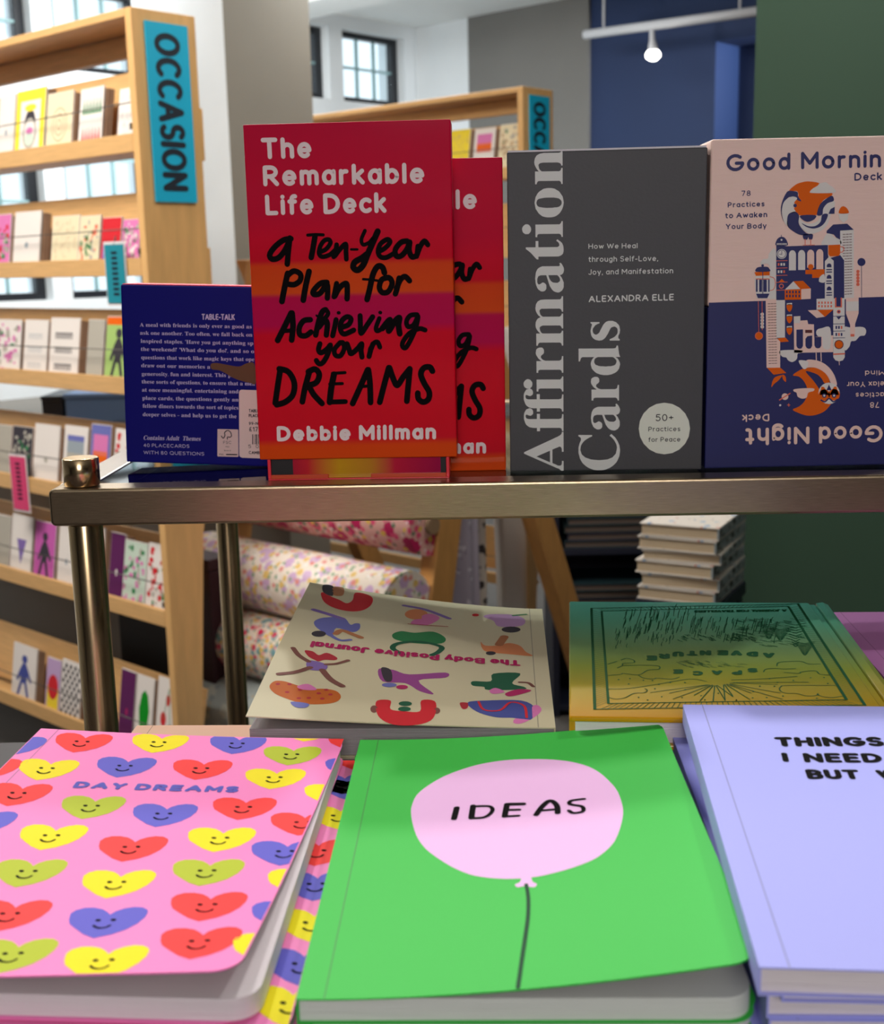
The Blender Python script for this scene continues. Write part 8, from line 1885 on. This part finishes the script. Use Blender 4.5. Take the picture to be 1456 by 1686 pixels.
rolls = [(-.30, .585, .07, paper('paper_magenta', (226, 170, 160), [((190, 30, 90), 1, .62), ((226, 80, 120), 1.5, .5), ((230, 190, 80), 1.3, .42), ((90, 120, 90), 1.6, .40), ((240, 210, 210), 1.7, .40)], 26), 'wrapping roll with dense magenta floral print, highest on the stand'),
 (-.385, .415, .082, paper('paper_pastel', (236, 222, 208), [((206, 170, 206), 1, .60), ((140, 166, 130), 1.8, .46), ((226, 190, 110), 1.1, .48), ((224, 140, 130), 1.3, .44), ((240, 232, 226), 1.6, .42)], 30), 'wrapping roll with large pastel lilac and yellow flowers'),
 (-.425, .255, .078, paper('paper_garden', (230, 216, 200), [((110, 156, 164), 1.2, .55), ((230, 186, 80), 1.4, .50), ((230, 150, 150), 1.7, .46), ((208, 40, 84), 1.0, .46), ((130, 156, 120), 2, .42)], 36), 'wrapping roll with red, yellow and teal garden flowers'),
 (-.465, .10, .075, paper('paper_grey', (176, 186, 184), [((206, 210, 200), .8, .5), ((150, 160, 166), 1, .36), ((200, 170, 110), 1.4, .30)], 22), 'grey green wrapping roll with faint pattern'),
 (-.505, -.05, .074, paper('paper_blue', (216, 222, 236), [((120, 154, 214), 1.1, .50), ((170, 190, 226), 1.5, .44)], 30), 'white wrapping roll with blue floral print, lowest on the stand')]
Mst = Matrix.Translation(A0) @ Matrix.Rotation(RACK, 4, 'Z')
for y, z, r_, m, lab in rolls:
    ro = empty('wrapping_paper_roll', lab, 'wrapping paper', Mst @ Vector((-.70, y, z)), (0, 0, RACK), 'wrapping paper rolls on the stand')
    k = MB(); n = 40; q = [(r_*math.cos(2*math.pi*i/n), r_*math.sin(2*math.pi*i/n)) for i in range(n)]
    k.prism(q, lambda a, b, h: (h, a, b), 0, .69, smooth=True).build('paper', m, ro)
    k = MB(); k.tube([(-.01, 0, 0), (.70, 0, 0)], .02, 16).build('core', mat('core_card', (150, 120, 90), .7), ro)
    yl = -.125-.277*(1.17-z)/1.37
    for xx in (.655, -.045): MB().tube([(xx+.012, 0, 0), (xx+.012, yl-y, 0)], .008, 8).build('peg', M_leg, st_, loc=(-.70, y, z))
def towel(y0, w, z1, z0, x, m, lab, amp=.012):
    k = MB(); n = 16; vs_ = []
    for s_ in (0, 1):
        for j in range(9):
            for i in range(n+1):
                u = i/n; vs_.append((x+amp*math.sin(u*9+j*.15)*(1+.1*j)+.0015*s_, y0+w*u+.002*math.sin(j*1.3), z1+(z0-z1)*j/8))
    fs = []; g = lambda s_, j, i: s_*9*(n+1)+j*(n+1)+i
    for j in range(8):
        for i in range(n):
            fs.append((g(0, j, i), g(0, j, i+1), g(0, j+1, i+1), g(0, j+1, i))); fs.append((g(1, j, i), g(1, j+1, i), g(1, j+1, i+1), g(1, j, i+1)))
    for i in range(n): fs.append((g(0, 8, i), g(0, 8, i+1), g(1, 8, i+1), g(1, 8, i))); fs.append((g(0, 0, i+1), g(0, 0, i), g(1, 0, i), g(1, 0, i+1)))
    for j in range(8): fs.append((g(0, j, 0), g(0, j+1, 0), g(1, j+1, 0), g(1, j, 0))); fs.append((g(0, j+1, n), g(0, j, n), g(1, j, n), g(1, j+1, n)))
    o = k.add(vs_, fs, 0, True).build('tea_towel', m, None, loc=A0, rot=(0, 0, RACK)); props(o, lab, 'tea towel', 'tea towels hanging behind the stand')
M_lin = mat('linen_lavender', (170, 160, 172), .8, bump=.3, bscale=90)
towel(-.165, .105, .99, .02, -.10, paper('linen_print', (158, 150, 164), [((196, 190, 200), 1, .40), ((120, 112, 130), 1.6, .34)], 40), 'lavender grey printed cloth hanging nearest the left leg of the stand')
towel(-.08, .09, .99, .02, -.14, M_lin, 'plain pale lavender cloth hanging second from the left leg')
towel(-.01, .11, .98, -.02, -.19, paper('linen_leopard', (196, 184, 172), [((54, 44, 42), 1, .55), ((110, 120, 60), 1.5, .30)], 34), 'cloth with dark brown animal spots hanging in the middle')
towel(.09, .14, .99, .0, -.16, mat('linen_cream', (186, 178, 170), .8, bump=.3, bscale=90), 'plain cream cloth hanging beside the right leg of the stand')
hr = MB().tube([(-.15, -.16, 1.0), (-.15, .05, 1.0)], .006, 8).build('hanging_rail', M_wire, st_)
# ================= dark bookcase and side table at the right =================
dk = empty('dark_bookcase', 'low dark navy bookcase beyond the stack of books', 'bookcase', (.322, 3.56, -.2))
Md = mat('bookcase_navy', (22, 26, 44), .5)
MB().box(0, .02, 0, .3, 0, .92).build('side_panel', Md, dk, bevel=.002); MB().box(.38, .40, 0, .3, 0, .92).build('side_panel', Md, dk, bevel=.002); MB().box(.02, .38, .28, .3, 0, .92).build('back_panel', Md, dk)
for z in (.02, .30, .50, .70, .90): MB().box(.02, .38, 0, .28, z, z+.018).build('shelf', Md, dk, bevel=.001)
for j, (z, n) in enumerate(((-.2+.518, 4), (-.2+.318, 4), (.518, 3))):
    for i in range(n):
        th = .022; zz = z+i*(th+.0008)
        o = empty('dark_book', 'dark flat book, %s up on %s shelf of the navy bookcase' % (['first', 'second', 'third', 'fourth'][i], ['the middle', 'the lower', 'the top'][j]), 'book', (.357+.01*(i % 2), 3.572, zz), (0, 0, random.uniform(-.03, .03)), 'dark books in the bookcase')
        c_ = mat('dark_book_%d' % (i % 3), [(30, 52, 58), (40, 40, 62), (24, 40, 40)][i % 3], .5)
        MB().box(0, .26, 0, .2, 0, .003).box(0, .26, 0, .2, th-.003, th).box(0, .003, 0, .2, .003, th-.003).build('cover', c_, o, bevel=.0008); MB().box(.004, .255, .004, .195, .0032, th-.0032).build('page_block', mat('old_pages', (92, 78, 70), .8), o)
tb = empty('side_table', 'small dark side table under the stack of patterned books', 'table', (.473, 2.10, -.2), (0, 0, math.radians(-28)))
MB().box(-.145, .005, .0, .20, .725, .7505).build('table_top', Md, tb, bevel=.003)
for sx in (-.140, -.03):
    for sy in (.005, .165): MB().box(sx, sx+.03, sy, sy+.03, 0, .7248).build('leg', Md, tb, bevel=.002)
pat = paper('book_pattern_pale', (214, 206, 196), [((130, 160, 190), 1, .36), ((196, 120, 100), 1.2, .30), ((80, 80, 90), 1.7, .28)], 34)
patd = paper('book_pattern_dark', (150, 160, 164), [((42, 28, 34), 1, .52), ((170, 40, 60), 1.3, .28), ((226, 220, 214), 1.8, .34)], 46)
rot = math.radians(-28); Zs = .551; names_ = ['lowest', 'second', 'third', 'fourth', 'fifth', 'topmost']
for i in range(6):
    th = .0235 if i != 3 else .019; sl_ = [.0, .006, -.004, .008, .0, .004][i]
    c0 = Vector((.473, 2.10, Zs)) + Matrix.Rotation(rot, 3, 'Z') @ Vector((-.142+sl_, 0, 0))
    o = empty('patterned_book', '%s of six pale patterned books stacked on the side table' % names_[i], 'book', c0, (0, 0, rot+[0, .03, -.02, .05, .0, .02][i]), 'patterned books on the side table')
    MB().box(0, .142, 0, .2, 0, .0028).box(0, .142, 0, .2, th-.0028, th).build('cover', pat, o, bevel=.0006); MB().box(.1385, .1425, .0004, .1996, .0029, th-.0029).build('spine', patd, o, bevel=.0006)
    MB().box(.003, .1384, .003, .197, .0029, th-.0029).build('page_block', mat('pages_cream', (206, 184, 152), .8, bump=.5, bscale=120, stretch=(1, 1, 20)), o); Zs += th+.0006
# ================= brass console with glass top =================
cs = empty('brass_console', 'tall brass framed console with dark glass top holding the card decks', 'console table', (-.2442, .7604, 0), (0, 0, math.radians(-1.43)))
M_br = mat('brushed_bronze', (164, 146, 118), .28, metal=1, bump=.12, bscale=160, stretch=(.6, 14, 14), var=.12)
M_post = mat('polished_bronze', (206, 180, 138), .2, metal=1)
M_silver = mat('rail_top_satin', (170, 166, 160), .25, metal=1)
rr0 = rrect(0, .9941, .78, 1.0176, .0035, 4)
MB().prism(rr0, lambda a, b, h: (a, h, b), 0, .022).build('front_rail', M_br, cs, bevel=.0018, bseg=3)
MB().prism(rr0, lambda a, b, h: (a, h, b), .448, .470).build('rear_rail', M_br, cs, bevel=.0018)
for x in (.0, .758): MB().box(x, x+.022, .0222, .4478, .9945, 1.0172).build('side_rail', M_silver, cs, bevel=.0015)
gl = thin_glass('shelf_glass', (.72, .76, .74, 1), 1.45)
MB().prism(rrect(.0225, .0225, .7575, .4475, .006, 4), lambda a, b, h: (a, b, h), 1.0085, 1.0165).build('glass_top', gl, cs, bevel=.0008)
for x in (.018, .762):
    for y in (.0125, .4575):
        p_ = MB().tube([(x, y, -.2), (x, y, .9938)], .0108, 32).build('post', M_post, cs, bevel=.0005)
        k = MB(); k.tube([(x, y, 1.0178), (x, y, 1.0186), (x, y, 1.0350), (x, y, 1.0356)], [.0100, .0112, .0112, .0104], 40).build('post_cap', M_post, cs)
# ================= card decks standing on the console =================
def deck_root(key, name, label, group=None):
    o, yaw, roll, W, H, D = DECKS[key]
    return empty(name, label, 'card deck', o, (0, math.radians(roll), math.radians(yaw)), group)
flat = lambda u, v, h: (u, -h, v)
M_rem = bands('deck_red_bands', 2, [(0, (214, 72, 8)), (.0085, (214, 68, 10)), (.0125, (206, 14, 36)), (.050, (214, 4, 34)), (.078, (208, 0, 36)), (.0835, (186, 0, 74)), (.1005, (186, 0, 70)), (.1030, (212, 72, 16)), (.1195, (210, 64, 16)), (.1225, (200, 0, 34)), (.1350, (206, 0, 42)), (.150, (196, 0, 50)), (.175, (196, 0, 50)), (.2032, (190, 0, 54))], .5, .18)
M_redge = mat('deck_red_edge', (236, 40, 60), .35, coat=.3)
def remarkable(key, label, open_tray):
    r = deck_root(key, 'card_deck', label, 'red deck boxes'); W, H, D = DECKS[key][3:]
    MB().box(0, W, 0, D, 0, H).build('lid', M_rem, r, bevel=.0007)
    lid = r.children[0]
    print_on(lid, 'title_lettering', art_pieces(ART['rem_title'][:3]), flat, label='white rounded lettering'); print_on(lid, 'author_lettering', art_pieces(ART['rem_title'][3:]), flat, label='white rounded name below'); print_on(lid, 'brush_lettering', art_pieces(ART['rem_brush']), flat, label='black brush lettering')
    if open_tray:
        z0 = 1.0166-DECKS[key][0][2]
        tr = MB(); a, b = .0045, W-.0050
        tr.box(a, b, .0012, D-.001, z0, z0+.0016); tr.box(a, a+.002, .0012, D-.001, z0+.0016, -.0002); tr.box(b-.002, b, .0012, D-.001, z0+.0016, -.0002); tr.box(a+.002, b-.002, D-.003, D-.001, z0+.0016, -.0002)
        tr.build('tray', M_redge, r, bevel=.0004)
        lp = MB(); ly = .0006
        lp.box(a+.002, .043, ly, .0026, z0+.0016, z0+.0042).box(.070, b-.002, ly, .0026, z0+.0016, z0+.0042).build('tray_lip', mat('deck_orange', (206, 66, 22), .4), r, bevel=.0003)
        cm = bands('deck_card_stack', 0, [(.012, (150, 20, 60)), (.03, (196, 40, 50)), (.05, (200, 150, 30)), (.07, (190, 130, 40)), (.085, (190, 30, 60)), (.118, (150, 10, 70))], .25, .6)
        MB().box(a+.0022, b-.0022, .0030, .0036, z0+.0017, -.0003).build('tray_lining', mat('tray_black', (10, 8, 12), .6), r)
        MB().prism(rrect(.0205, z0+.0018, W-.0105, .06, .003, 4, 'b'), lambda u, v, h: (u, h, v), .0022, .0029).build('cards', cm, r)
    return r
remarkable('rem', 'front red and orange deck box in black brush lettering, lid raised off its tray', True)
remarkable('rem2', 'second red and orange deck box half hidden behind the front one', False)
# grey deck
g = deck_root('grey', 'card_deck', 'charcoal deck box with large silver serif lettering running upwards'); W, H, D = DECKS['grey'][3:]
bo = MB().box(0, W, 0, D, 0, H-.0012).build('box', mat('deck_charcoal', (62, 62, 65), .55, bump=.1, bscale=500), g, bevel=.0006)
MB().box(.0006, W-.0006, .0006, D-.0006, H-.0011, H).build('top_edge', mat('deck_pale_edge', (210, 206, 210), .5), g)
print_on(bo, 'serif_title', art_pieces(ART['grey_serif']), flat, clip=(0, W, 0, H-.0012), label='silver grey serif lettering'); print_on(bo, 'subtitle_lettering', art_pieces(ART['grey_small']), flat); print_on(bo, 'round_badge', art_pieces(ART['grey_badge']), flat, label='pale round badge')
# morning deck
g = deck_root('morn', 'card_deck', 'pale pink and navy deck box with rooster above and owl below'); W, H, D = DECKS['morn'][3:]
M_bl = mat('deck_blush', (240, 207, 194), .55, bump=.25, bscale=60, stretch=(1, 1, 6)); M_nv = mat('print_navy', PAL['navy'], .5)
zs_ = .1018
MB().box(0, W, 0, D, zs_, H).build('upper_case', M_bl, g, bevel=.0016, bseg=3)
lo_ = MB().box(0, W, 0, D, 0, zs_-.0002).build('lower_case', mat('deck_navy', PAL['navy'], .5, bump=.2, bscale=60, stretch=(1, 1, 6)), g, bevel=.0008)
print_on(lo_, 'navy_field', art_pieces(ART['morn_navy']), flat, clip=(.0006, W, .001, H), step=.00005)
print_on(lo_, 'title_lettering', art_pieces(ART['morn_text'][:7]), flat, clip=(0, W, 0, H), label='navy lettering'); print_on(lo_, 'inverted_lettering', art_pieces(ART['morn_text'][7:]), flat, clip=(0, W, 0, H), label='pale pink lettering, upside down'); print_on(lo_, 'city_illustration', art_pieces(ART['morn_art']), flat, step=.00006, label='navy, orange and cream city with a rooster and an owl')
# blue deck
g = deck_root('talk', 'card_deck', 'dark blue deck box showing its back text and price label'); W, H, D = DECKS['talk'][3:]
bo = MB().box(0, W, 0, D*.97, 0, H).build('box', mat('deck_deep_blue', (2, 0, 112), .55, spec=.2), g, bevel=.0011, bseg=3)
MB().box(.0012, W-.0012, .0012, D-.0014, H+.0001, H+.0006).build('coral_edge', mat('deck_coral', (255, 66, 96), .5), g)
print_on(bo, 'blurb_lettering', art_pieces(ART['talk_text']), flat, label='small mauve lettering'); print_on(bo, 'glue_smear', art_pieces(ART['talk_smear']), flat, label='torn brown sticker residue')
print_on(bo, 'certificate_label', art_pieces(ART['talk_fsc']), flat, label='small pale tree logo label'); print_on(bo, 'price_label', art_pieces(ART['talk_price']), flat, clip=(0, W, 0, H), label='pale rounded price label')
# ================= table and books =================
tb = empty('display_table', 'dark display table under the stacks of books', 'table', (0, 0, -.2))
Mt_ = mat('table_dark', (44, 38, 42), .5, var=.1, bscale=20)
MB().box(-.75, 1.15, -.12, .757, 1.015, 1.055).build('table_top', Mt_, tb, bevel=.003)
for x in (-.70, 1.04):
    for y in (-.08, .66): MB().box(x, x+.06, y, y+.06, 0, 1.0148).build('leg', Mt_, tb, bevel=.003)
M_pg = mat('page_edges', (236, 228, 230), .75, bump=.55, bscale=26, stretch=(1, 1, 90), var=.03)
M_inner = mat('cover_inside', (150, 50, 84), .7)
def book(name, label, cat, loc, rz, W, L, T, cover, pages=None, liftf=None, spine='L', rad=.006, group=None, inside=None, crease=True, inset=.0012, square=False, splay=0):
    """paperback: back cover, page block, spine, front cover (which may lift); origin at near left bottom corner"""
    r = empty(name, label, cat, loc, (0, 0, rz), group); ct = .0006
    cor = '' if square else ('bc' if spine == 'L' else 'ad'); poly = rrect(0, 0, W, L, rad, 6, cor)
    fl_ = lambda a, b, h: (a, b, h)
    MB().prism(poly, fl_, 0, ct).build('back_cover', cover, r)
    pi = rrect(.0008, inset, W-inset, L-inset, rad, 8, cor) if spine == 'L' else rrect(inset, inset, W-.0008, L-inset, rad, 8, cor)
    pi = [(x+splay*(x/W)*(1-y/L), y) for x, y in pi]
    MB().prism(pi, fl_, ct+.00005, T-ct-.00005, smooth=False).build('page_block', pages or M_pg, r)
    xs = 0 if spine == 'L' else W-.0007
    MB().box(xs, xs+.0007, 0, L, ct+.0001, T-ct-.0001).build('spine', cover, r)
    V, F = fill([poly]); nx = [W*i/14 for i in range(1, 14)] if liftf else []; ny = [L*i/10 for i in range(1, 10)] if liftf else []
    if liftf: V, F = cut_mesh(V, F, (('x', nx), ('y', ny)))
    V = [q[:2] for q in V]; lf = liftf or (lambda x, y: 0)
    bm = bmesh.new(); tv = [bm.verts.new((x, y, T+lf(x, y))) for x, y in V]; bv = [bm.verts.new((x, y, T-ct+lf(x, y))) for x, y in V]
    cnt = {}
    for f in F:
        bm.faces.new([tv[i] for i in f]); q = bm.faces.new([bv[i] for i in reversed(f)]); q.material_index = 1
        for i in range(len(f)): e = (f[i], f[(i+1) % len(f)]); cnt[e] = 1
    for (a, b) in cnt:
        if (b, a) not in cnt: bm.faces.new((tv[b], tv[a], bv[a], bv[b]))
    bmesh.ops.recalc_face_normals(bm, faces=bm.faces)
    for e in bm.edges:
        if len(e.link_faces) == 2 and e.calc_face_angle() > .6: e.smooth = False
    me = bpy.data.meshes.new('front_cover'); bm.to_mesh(me); bm.free()
    for q in me.polygons:
        if liftf and abs(q.normal.z) > .5: q.use_smooth = True
    me.materials.append(cover); me.materials.append(inside or cover)
    fc = bpy.data.objects.new('front_cover', me); COL.objects.link(fc); fc.parent = r
    if crease:
        xc = .0085 if spine == 'L' else W-.0085
        MB().add([(xc+dx, L*i/10, T+lf(xc, L*i/10)+.00006) for i in range(11) for dx in (0, .0005)], [(2*i, 2*i+1, 2*i+3, 2*i+2) for i in range(10)]).build('crease', mat('crease_'+cover.name, tuple(max(0, c*.8) for c in CREASE.get(cover.name, (120, 120, 120))), .6), fc)
    return r, fc, (lambda x, y, h: (x, y, T+lf(x, y)+h)), (('x', nx), ('y', ny)) if liftf else None
CREASE = {'cover_ideas_green': (66, 190, 74), 'cover_pink': (250, 140, 200), 'cover_lavender': (176, 180, 250), 'cover_body_cream': (196, 188, 160), 'cover_peach': (216, 170, 140), 'cover_purple': (196, 120, 186)}
M_ideas = mat('cover_ideas_green', (60, 196, 74), .55, spec=.25); M_pink = mat('cover_pink', (255, 138, 202), .55, spec=.25); M_lav = mat('cover_lavender', (176, 180, 252), .6, spec=.25)
M_body = mat('cover_body_cream', (206, 198, 164), .5, spec=.3); M_peach = mat('cover_peach', (222, 176, 146), .6); M_purp = mat('cover_purple', (190, 116, 182), .4)
def binfo(k): o, r, W, L = BOOKS[k]; return o, math.radians(r), W, L
# --- IDEAS stack
ORD = ['lowest', 'second', 'third', 'fourth', 'fifth', 'sixth', 'seventh', 'eighth']
o, rz, W, L = binfo('ideas'); T = .0088
for i in range(8):
    z = .8551+i*.00915; top = i == 7
    lab = 'green softcover notebook with a pink balloon, its cover lifting at the corner' if top else '%s green notebook from the table, in the stack beneath the balloon notebook' % ORD[i]
    if top: r, fc, fn, cuts = book('green_notebook', lab, 'notebook', (o[0], o[1], o[2]-T), rz, W, L, T, M_ideas, mat('page_edges_mint', (224, 230, 222), .75, bump=.55, bscale=26, stretch=(1, 1, 90)), lambda x, y: lift('ideas', x, y), rad=.009, group='green notebooks in one stack', inside=mat('cover_inside_dark', (96, 66, 86), .7))
    else: book('green_notebook', lab, 'notebook', (o[0]+[.002, -.001, .003, .0015, 0, .002, .0035][i], o[1]+[.004, .002, .005, .003, .001, .004, .003][i], z), rz+[.01, -.02, .015, .0, .02, -.01, .03][i], W-.001, L, T, M_ideas, rad=.009, group='green notebooks in one stack')
    if top: print_on(fc, 'balloon_print', art_pieces(ART['ideas_balloon']), fn, cuts, label='pink balloon on a green string'); print_on(fc, 'title_lettering', art_pieces(ART['ideas_word']), fn, cuts, label='black hand lettering')
# --- pink stack
def hearts(key, fc, fn, cuts, W, L):
    base = art_pieces(ART['heart']); P_ = []
    for c, hx, hy in HEARTS[key]:
        dx, dy = (hx-HEART_C[0])/1000, (hy-HEART_C[1])/1000
        nm = {'r': 'heartred', 'y': 'heartyellow', 'b': 'heartblue', 'l': 'heartlime'}[c]
        for col, lay, v, f in base: P_.append((nm if col == 'heart' else col, lay, [(q[0]+dx, q[1]+dy)+tuple(q[2:]) for q in v], f))
    print_on(fc, 'heart_print', P_, fn, cuts, clip=(.0004, W-.0005, .0004, L-.0005), label='smiling hearts in red, yellow, blue and lime')
for i in range(3): book('peach_book', '%s peach book behind the pink notebook stack, by the brass post' % ['lowest', 'middle', 'highest'][i], 'book', (-.1700+.001*i, .5860+.001*i, .8552+i*.0187), -.05, .066, .0440, .0183, M_peach, group='peach books in one stack', square=True)
for i in range(6): book('pink_notebook', '%s pink notebook from the table in the front left stack' % ORD[i], 'notebook', (-.2000+[.001, -.001, .002, 0, .001, -.001][i], .3470+[.002, .001, .003, .001, .002, .002][i], .8551+i*.0094), math.radians(-2.6)+[.01, -.01, .0, .01, -.005, .004][i], .148, .2135, .0090, M_pink, rad=.009, group='pink notebooks at the base')
for key, lab in (('pink2', 'lower pink heart notebook sticking out to the right of the top one'), ('pink', 'top pink notebook with smiling hearts and blue hand lettering')):
    o, rz, W, L = binfo(key)
    r, fc, fn, cuts = book('pink_notebook', lab, 'notebook', (o[0], o[1], o[2]-T), rz, W, L, T, M_pink, None, (lambda x, y: lift('pink', x, y)) if key == 'pink' else None, rad=.009, group='pink heart notebooks', inside=M_inner, splay=.0065 if key == 'pink' else 0)
    hearts(key, fc, fn, cuts, W, L)
    if key == 'pink': print_on(fc, 'title_lettering', art_pieces(ART['pink_word']), fn, cuts, label='blue slanted lettering')
# --- lavender stack
o, rz, W, L = binfo('lav'); T = .0092
spec = [((.094, .336), -.07), ((.097, .334), -.085), ((.0925, .3400), -.075), ((.0935, .3400), -.065), ((.095, .345), -.07), ((.094, .343), -.06), ((.097, .344), -.055), ((.0963, .3446), -.047), ((.0990, .3385), -.075), (o[:2], rz)]
for i, (lc, rr1) in enumerate(spec):
    z = o[2]-T-(9-i)*(T+.0001)
    if z < .855: z = .855
    nm_ = ['lowest', 'second', 'third', 'fourth', 'fifth', 'sixth', 'seventh', 'eighth', 'ninth', 'top'][i]
    r, fc, fn, cuts = book('lavender_notebook', (nm_+' lavender notebook of the right hand stack, with black capital lettering') if i == 9 else nm_+' lavender notebook from the table in the right hand stack', 'notebook', (lc[0], lc[1], z), rr1, W, L, T, M_lav, group='lavender notebooks in one stack', square=False, rad=.004)
print_on(fc, 'title_lettering', art_pieces(ART['lav_text']), fn, cuts, label='black capital lettering')
# --- body journal stack
o, rz, W, L = binfo('body'); T = .0150
M_gp = mat('page_edges_grey', (150, 144, 146), .75, bump=.8, bscale=20, stretch=(1, 1, 120), var=.12)
for i in range(5):
    top = i == 4; z = o[2]-T-(4-i)*.01495
    dx, dy, dr = [(-.001, .001, .0), (.003, -.003, .01), (.001, .002, -.01), (-.004, -.001, .02), (0, 0, 0)][i]
    r, fc, fn, cuts = book('illustrated_journal', 'top cream journal with drawn figures and a curling cover, upside down' if top else '%s cream journal in the stack under the curling one' % ['lowest', 'second from bottom', 'third from bottom', 'fourth from bottom'][i], 'journal', (o[0]+dx+(0 if top else .013), o[1]+dy, z), rz+dr, W-(0 if top else .0135), L, .0146 if not top else T, M_body, M_gp, (lambda x, y: lift('body', x, y)) if top else None, spine='R', square=True, group='cream journals in one stack')
    if i == 3:
        v1, f1 = fill([[(.012, .0008), (.030, .030), (.075, .034), (.085, .0008)]]); v2, f2 = fill([[(.020, .0008), (.034, .014), (.07, .016), (.078, .0008)]])
        print_on(fc, 'figure_print', [('fblue', 1, v1, f1), ('fplum', 2, v2, f2)], fn)
    if top: print_on(fc, 'figure_print', art_pieces(ART['body_art']), fn, cuts, label='twelve drawn figures in flat colours'); print_on(fc, 'title_lettering', art_pieces(ART['body_text']), fn, cuts, label='magenta lettering, upside down')
# --- hardback journal stack
o, rz, W, L = binfo('space'); T = .0160
M_sp = bands('cover_gradient', 1, [(0, (206, 148, 4)), (.025, (186, 156, 12)), (.075, (150, 168, 70)), (.120, (126, 176, 124)), (.160, (104, 190, 154)), (.2031, (108, 214, 190))], .3, .5)
def hardback(name, label, loc, rz, W, L, T, m, pages, group=None, hinge='R'):
    r = empty(name, label, 'journal' if 'journal' in name else 'book', loc, (0, 0, rz), group); bt = .0026
    MB().prism(rrect(0, 0, W-.010, L, .0015, 3), lambda a, b, h: (a, b, h), 0, bt).build('back_board', m, r, bevel=.0007)
    fb = MB().prism(rrect(0, 0, W-.012, L, .0015, 3), lambda a, b, h: (a, b, h), T-bt, T).build('front_board', m, r, bevel=.0009, bseg=3)
    MB().box(W-.0119, W-.0085, .0002, L-.0002, T-bt, T-.0012).build('hinge', m, r, bevel=.0004)
    prof = [(W-.0084, bt+.0001), (W-.0084, T-.0028), (W-.0078, T-.0002), (W-.004, T+.0004), (W-.0005, T-.0012), (W+.0012, T*.5), (W-.0005, .0008), (W-.0084, .0000)]
    MB().prism(prof, lambda a, b, h: (a, h, b), 0, L, smooth=False).build('spine', m, r, bevel=.0004)
    MB().box(.003, W-.0086, .003, L-.003, bt+.0001, T-bt-.0001).build('page_block', pages, r)
    return r, fb
M_gl = mat('book_glitter_cream', (206, 198, 184), .35, var=.15, bscale=900)
for i in range(4): hardback('cream_book', '%s cream book under the green and yellow journal' % ['lowest', 'second from bottom', 'third from bottom', 'highest'][i], (o[0]+.0075-.0042*(i == 3), o[1]+.001*i, .8552+i*.01725), rz+[.01, 0, .01, .015][i], .155, .195, .0168, M_gl, M_pg, 'cream books in one stack')
r, fb = hardback('gradient_journal', 'hardback journal fading teal to yellow with green foil drawing', (o[0], o[1], o[2]-T), rz, W, L, T, M_sp, M_pg)
cl = (.001, W-.0125, .001, L-.001)
print_on(fb, 'foil_drawing', art_pieces(ART['space_lines']), lambda x, y, h: (x, y, T+h), clip=cl, label='dark green foil line drawing'); print_on(fb, 'title_lettering', art_pieces(ART['space_words']), lambda x, y, h: (x, y, T+h), clip=cl, label='green foil lettering, upside down')
# --- purple stack
for i in range(4):
    book('purple_notebook', '%s purple notebook at the far right behind the lavender stack' % ['lowest', 'second from bottom', 'third from bottom', 'top'][i], 'notebook', (.2330+[.003, -.001, .002, 0][i], .5590, .8552+i*.0174), math.radians(-3.5), .150, .2135, .0170, M_purp, group='purple notebooks in one stack', square=True)
